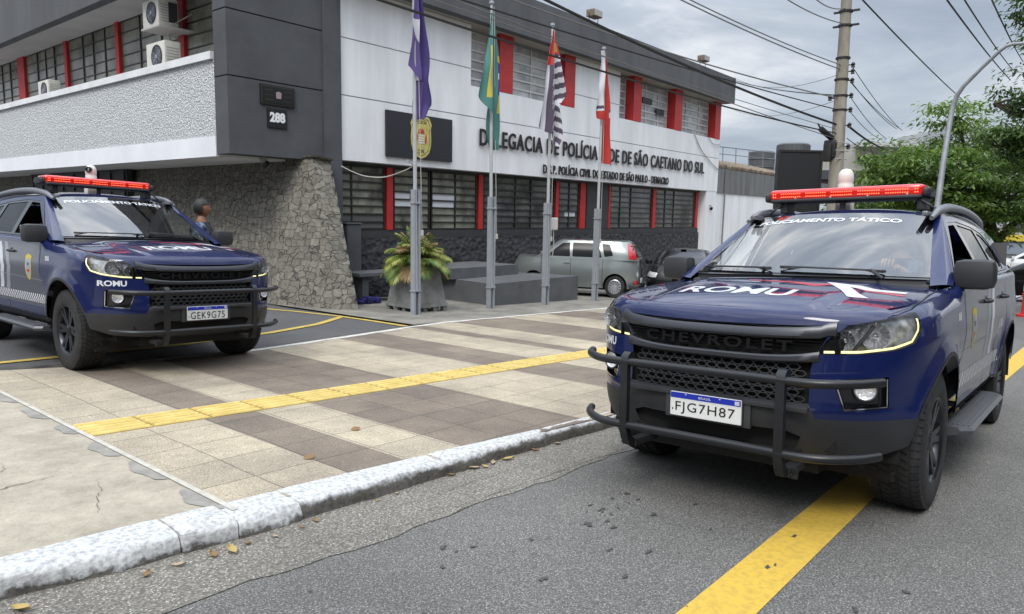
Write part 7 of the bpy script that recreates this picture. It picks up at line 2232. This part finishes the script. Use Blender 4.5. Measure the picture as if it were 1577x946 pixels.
# officer standing beyond the first police vehicle
D0 = 9.7; hp_ = PD(309, 322, D0); gz_ = zs(hp_.x, hp_.y)
off_ = empty('person', (hp_.x, hp_.y, gz_), (0, 0, math.radians(-38)), label='black haired officer in blue camouflage and black vest looking right behind the first police vehicle', cat='person')
hh = hp_.z - gz_            # head centre height above ground
k = hh/1.66
V_ = [((0, 0, .98), (.15, .12)), ((0, 0, 1.12), (.145, .115)), ((0, 0, 1.30), (.17, .13)), ((0, 0, 1.42), (.15, .11)), ((.0, 0, 1.50), (.062, .062)), ((.01, 0, 1.60), (.055, .055)),
      ((0, .19, 1.42), .075), ((-.02, .25, 1.17), .055), ((.10, .24, .95), .042), ((.17, .23, .88), .035),
      ((0, -.19, 1.42), .075), ((-.02, -.25, 1.17), .055), ((.10, -.24, .95), .042), ((.17, -.23, .88), .035),
      ((0, .10, .90), .10), ((.02, .11, .50), .072), ((0, .12, .10), .052), ((.14, .13, .045), .042),
      ((0, -.10, .90), .10), ((.02, -.11, .50), .072), ((0, -.12, .10), .052), ((.14, -.13, .045), .042)]
E_ = [(0,1),(1,2),(2,3),(3,4),(4,5),(3,6),(6,7),(7,8),(8,9),(3,10),(10,11),(11,12),(12,13),(0,14),(14,15),(15,16),(16,17),(0,18),(18,19),(19,20),(20,21)]
V_ = [((p[0]*k, p[1]*k, p[2]*k), r) for p, r in V_]
def mf(c):
    if c.z > 1.49*k: return 0
    if c.z < .13: return 3
    if c.z < .95*k and abs(c.y) < .2: return 2
    if c.z < .90*k: return 0
    return 1
bod = skin_body(V_, E_, mf, [SKIN, UNI, TROUS, BOOT], 'body', off_)
mb, M = head_mesh(off_, Vector((.02, 0, 1.66*k)), 0); h_ = mb.build('head', SKIN, off_, smooth=180)
bm = bmesh.new(); bmesh.ops.create_uvsphere(bm, u_segments=24, v_segments=16, radius=1)
for v in bm.verts:
    x, y, z = v.co; v.co = Vector((x*.112 - .010, y*.090, z*.130 + .014))
bmesh.ops.delete(bm, geom=[v for v in bm.verts if (v.co.z < .050 and v.co.x > .020) or v.co.z < -.06], context='VERTS'); bm.transform(M)
MB().bm(bm).build('hair', HAIR, off_, smooth=180)
mb = MB(); mb.lathe([(.150, 1.02*k), (.165, 1.12*k), (.178, 1.28*k), (.172, 1.38*k), (.12, 1.46*k)], 20, Matrix.Diagonal((.86, 1.08, 1, 1))); mb.build('vest', VEST, off_, smooth=60)
mb = MB()
for s_ in (-1, 1): mb.tube([(.13*k, s_*.09, 1.30*k), (.07, s_*.10, 1.46*k), (-.03, s_*.10, 1.485*k), (-.12, s_*.10, 1.40*k)], .025, 8)
mb.build('vest_strap', VEST, off_, smooth=60)
# ================================================================== PLACE THE TWO POLICE VEHICLES
def suv_place(o, x, y, yaw, zf, nx, ny, dz=0):
    """stand a vehicle on ground of slope (nx, ny) with its front axle over (x, y)"""
    n = Vector((nx, ny, 1)).normalized()
    fw = Vector((math.cos(yaw), math.sin(yaw), 0)); fw = (fw - n*fw.dot(n)).normalized(); lf = n.cross(fw)
    M = Matrix(((fw.x, lf.x, n.x, x), (fw.y, lf.y, n.y, y), (fw.z, lf.z, n.z, zf(x, y) + dz), (0, 0, 0, 1)))
    o.matrix_world = M; return M
suv2 = make_suv()
suv1 = copy_tree(suv2)
M2 = suv_place(suv2, 4.43, 1.52, 3.132, zr, .042, .040)
M1 = suv_place(suv1, 3.37, 7.52, -1.583, zs, .040, .020, -.005)
number_plate(suv2, 'FJG7H87'); number_plate(suv1, 'GEK9G75')
roof_camera(suv2, -.12, (-1, .2, 0)); roof_camera(suv1, -.02, (.75, -.66, 0))
tag(suv2, 'navy blue police vehicle with plate FJG7H87 standing on the road over the yellow line', 'police vehicle', 'navy police vehicles')
tag(suv1, 'navy blue police vehicle with plate GEK9G75 leaving the driveway across the pavement', 'police vehicle', 'navy police vehicles')
suv2.name = 'police_suv'; suv1.name = 'police_suv.001'
# driver of the right-hand vehicle, one hand on the wheel
dr_ = empty('person', label='driver in dark uniform with a hand on the wheel of the right hand police vehicle', cat='person')
dr_.matrix_world = M2 @ Matrix.Translation((-1.45, .38, .80))
V_ = [((0, 0, .10), (.16, .13)), ((0, 0, .32), (.15, .12)), ((-.02, 0, .50), (.16, .11)), ((-.02, 0, .60), (.06, .06)), ((-.01, 0, .68), (.05, .05)),
      ((0, .17, .50), .065), ((.18, .22, .40), .050), ((.40, .10, .50), .036), ((.46, .06, .535), .030),
      ((0, -.17, .50), .065), ((.16, -.22, .34), .050), ((.38, -.14, .36), .036), ((.44, -.12, .36), .030),
      ((.10, .10, .06), .09), ((.48, .12, .10), .07), ((.60, .12, -.10), .05), ((.10, -.10, .06), .09), ((.48, -.12, .10), .07), ((.60, -.12, -.10), .05)]
E_ = [(0,1),(1,2),(2,3),(3,4),(2,5),(5,6),(6,7),(7,8),(2,9),(9,10),(10,11),(11,12),(0,13),(13,14),(14,15),(0,16),(16,17),(17,18)]
def mf2(c):
    if c.z > .59: return 0
    if c.x > .395 and c.z > .3: return 0
    return 1
skin_body(V_, E_, mf2, [mat('skin_light', (.50, .30, .20), .55), UNI], 'body', dr_)
mb, M = head_mesh(dr_, Vector((0, 0, .76)), 0); mb.build('head', MATS['skin_light'], dr_, smooth=180)
bm = bmesh.new(); bmesh.ops.create_uvsphere(bm, u_segments=20, v_segments=14, radius=1)
for v in bm.verts:
    x, y, z = v.co; v.co = Vector((x*.106 - .006, y*.084, z*.122 + .008))
bmesh.ops.delete(bm, geom=[v for v in bm.verts if (v.co.z < .04 and v.co.x > .01) or v.co.z < -.06], context='VERTS'); bm.transform(M)
MB().bm(bm).build('hair', HAIR, dr_, smooth=180)
mb = MB()
for i, (dy, ln) in enumerate(((-.032, .075), (-.011, .088), (.011, .082), (.032, .066))):      # fingers closed over the wheel rim
    a = Vector((.455, .04 + dy, .555)); mb.tube([a, a + Vector((ln*.45, 0, .022)), a + Vector((ln*.85, 0, .004)), a + Vector((ln, 0, -.030))], [.0105, .010, .009, .007], 7)
mb.tube([(.445, .085, .54), (.465, .105, .53), (.49, .10, .515)], [.012, .011, .008], 7)
mb.build('fingers', MATS['skin_light'], dr_, smooth=180)
# unseen houses and trees added to darken the reflections in the car paint
def reflection_house(x, y, w, d, h, m, label):
    e = empty('house', (x, y, 0), label=label, cat='house')
    mb = MB(); mb.box((-w/2, -d/2, -1), (w/2, d/2, h)); mb.build('wall', m, e)
    mb = MB(); mb.box((-w/2 - .3, -d/2 - .3, h + .01), (w/2 + .3, d/2 + .3, h + .25)); mb.build('roof', M_DKR, e)
    for k in range(int(w/3)):
        for zz in ([1.0, 4.6] if h > 7 else [1.0]):
            mb = MB(); x0_ = -w/2 + .8 + k*3; mb.box((x0_, d/2, zz), (x0_ + 1.5, d/2 + .05, zz + 1.3)); mb.build('window', M_PAPER if k % 3 == 0 else M_PANEL, e)
for hx, hw, hh, m_, lab in ((-26, 13, 6.0, M_BEI, 'beige house across the street farthest behind the camera'), (-11, 15, 8.0, M_PINK, 'mauve two storey house across the street behind the camera'), (4, 13, 6.5, M_DKR, 'dark house across the street level with the camera'), (18, 14, 8.5, M_PINK, 'mauve two storey house across the street facing the station'), (34, 15, 6.0, M_BEI, 'beige house across the street farthest to the right')):
    reflection_house(hx, -13, hw, 8, hh, m_, lab)
reflection_house(-24, 14, 20, 14, 8.0, M_PINK, 'large mauve building beyond the driveway behind the camera')
reflection_house(-52, 0, 8, 30, 8.0, M_DKR, 'dark building closing the far end of the street behind the camera')
for i, (x, y) in enumerate(((-9, -7), (-10, 7), (5, -7.5), (22, -8))):
    b = Vector((x, y, 0)); D_ = [(Vector((x, y, 4.8)), 2.2, 1.8), (Vector((x + 1.2, y + .8, 4.0)), 1.6, 1.3), (Vector((x - 1.1, y - .6, 4.3)), 1.6, 1.3)]
    tree('street_tree', ['round street tree on the far pavement behind the camera', 'round street tree by the driveway side behind the camera', 'round street tree across the road from the kerb', 'round street tree across the road farthest to the right'][i], tuple(b), ([b, b + Vector((.1, 0, 1.6)), b + Vector((0, 0, 3.6))], [.2, .16, .1]), [([b + Vector((0, 0, 2)), b + Vector((.8, .5, 3.4))], [.08, .04])], D_, 110, .30, LM2, 40 + i, per=24, spread=.7)
bpy.context.view_layer.update()
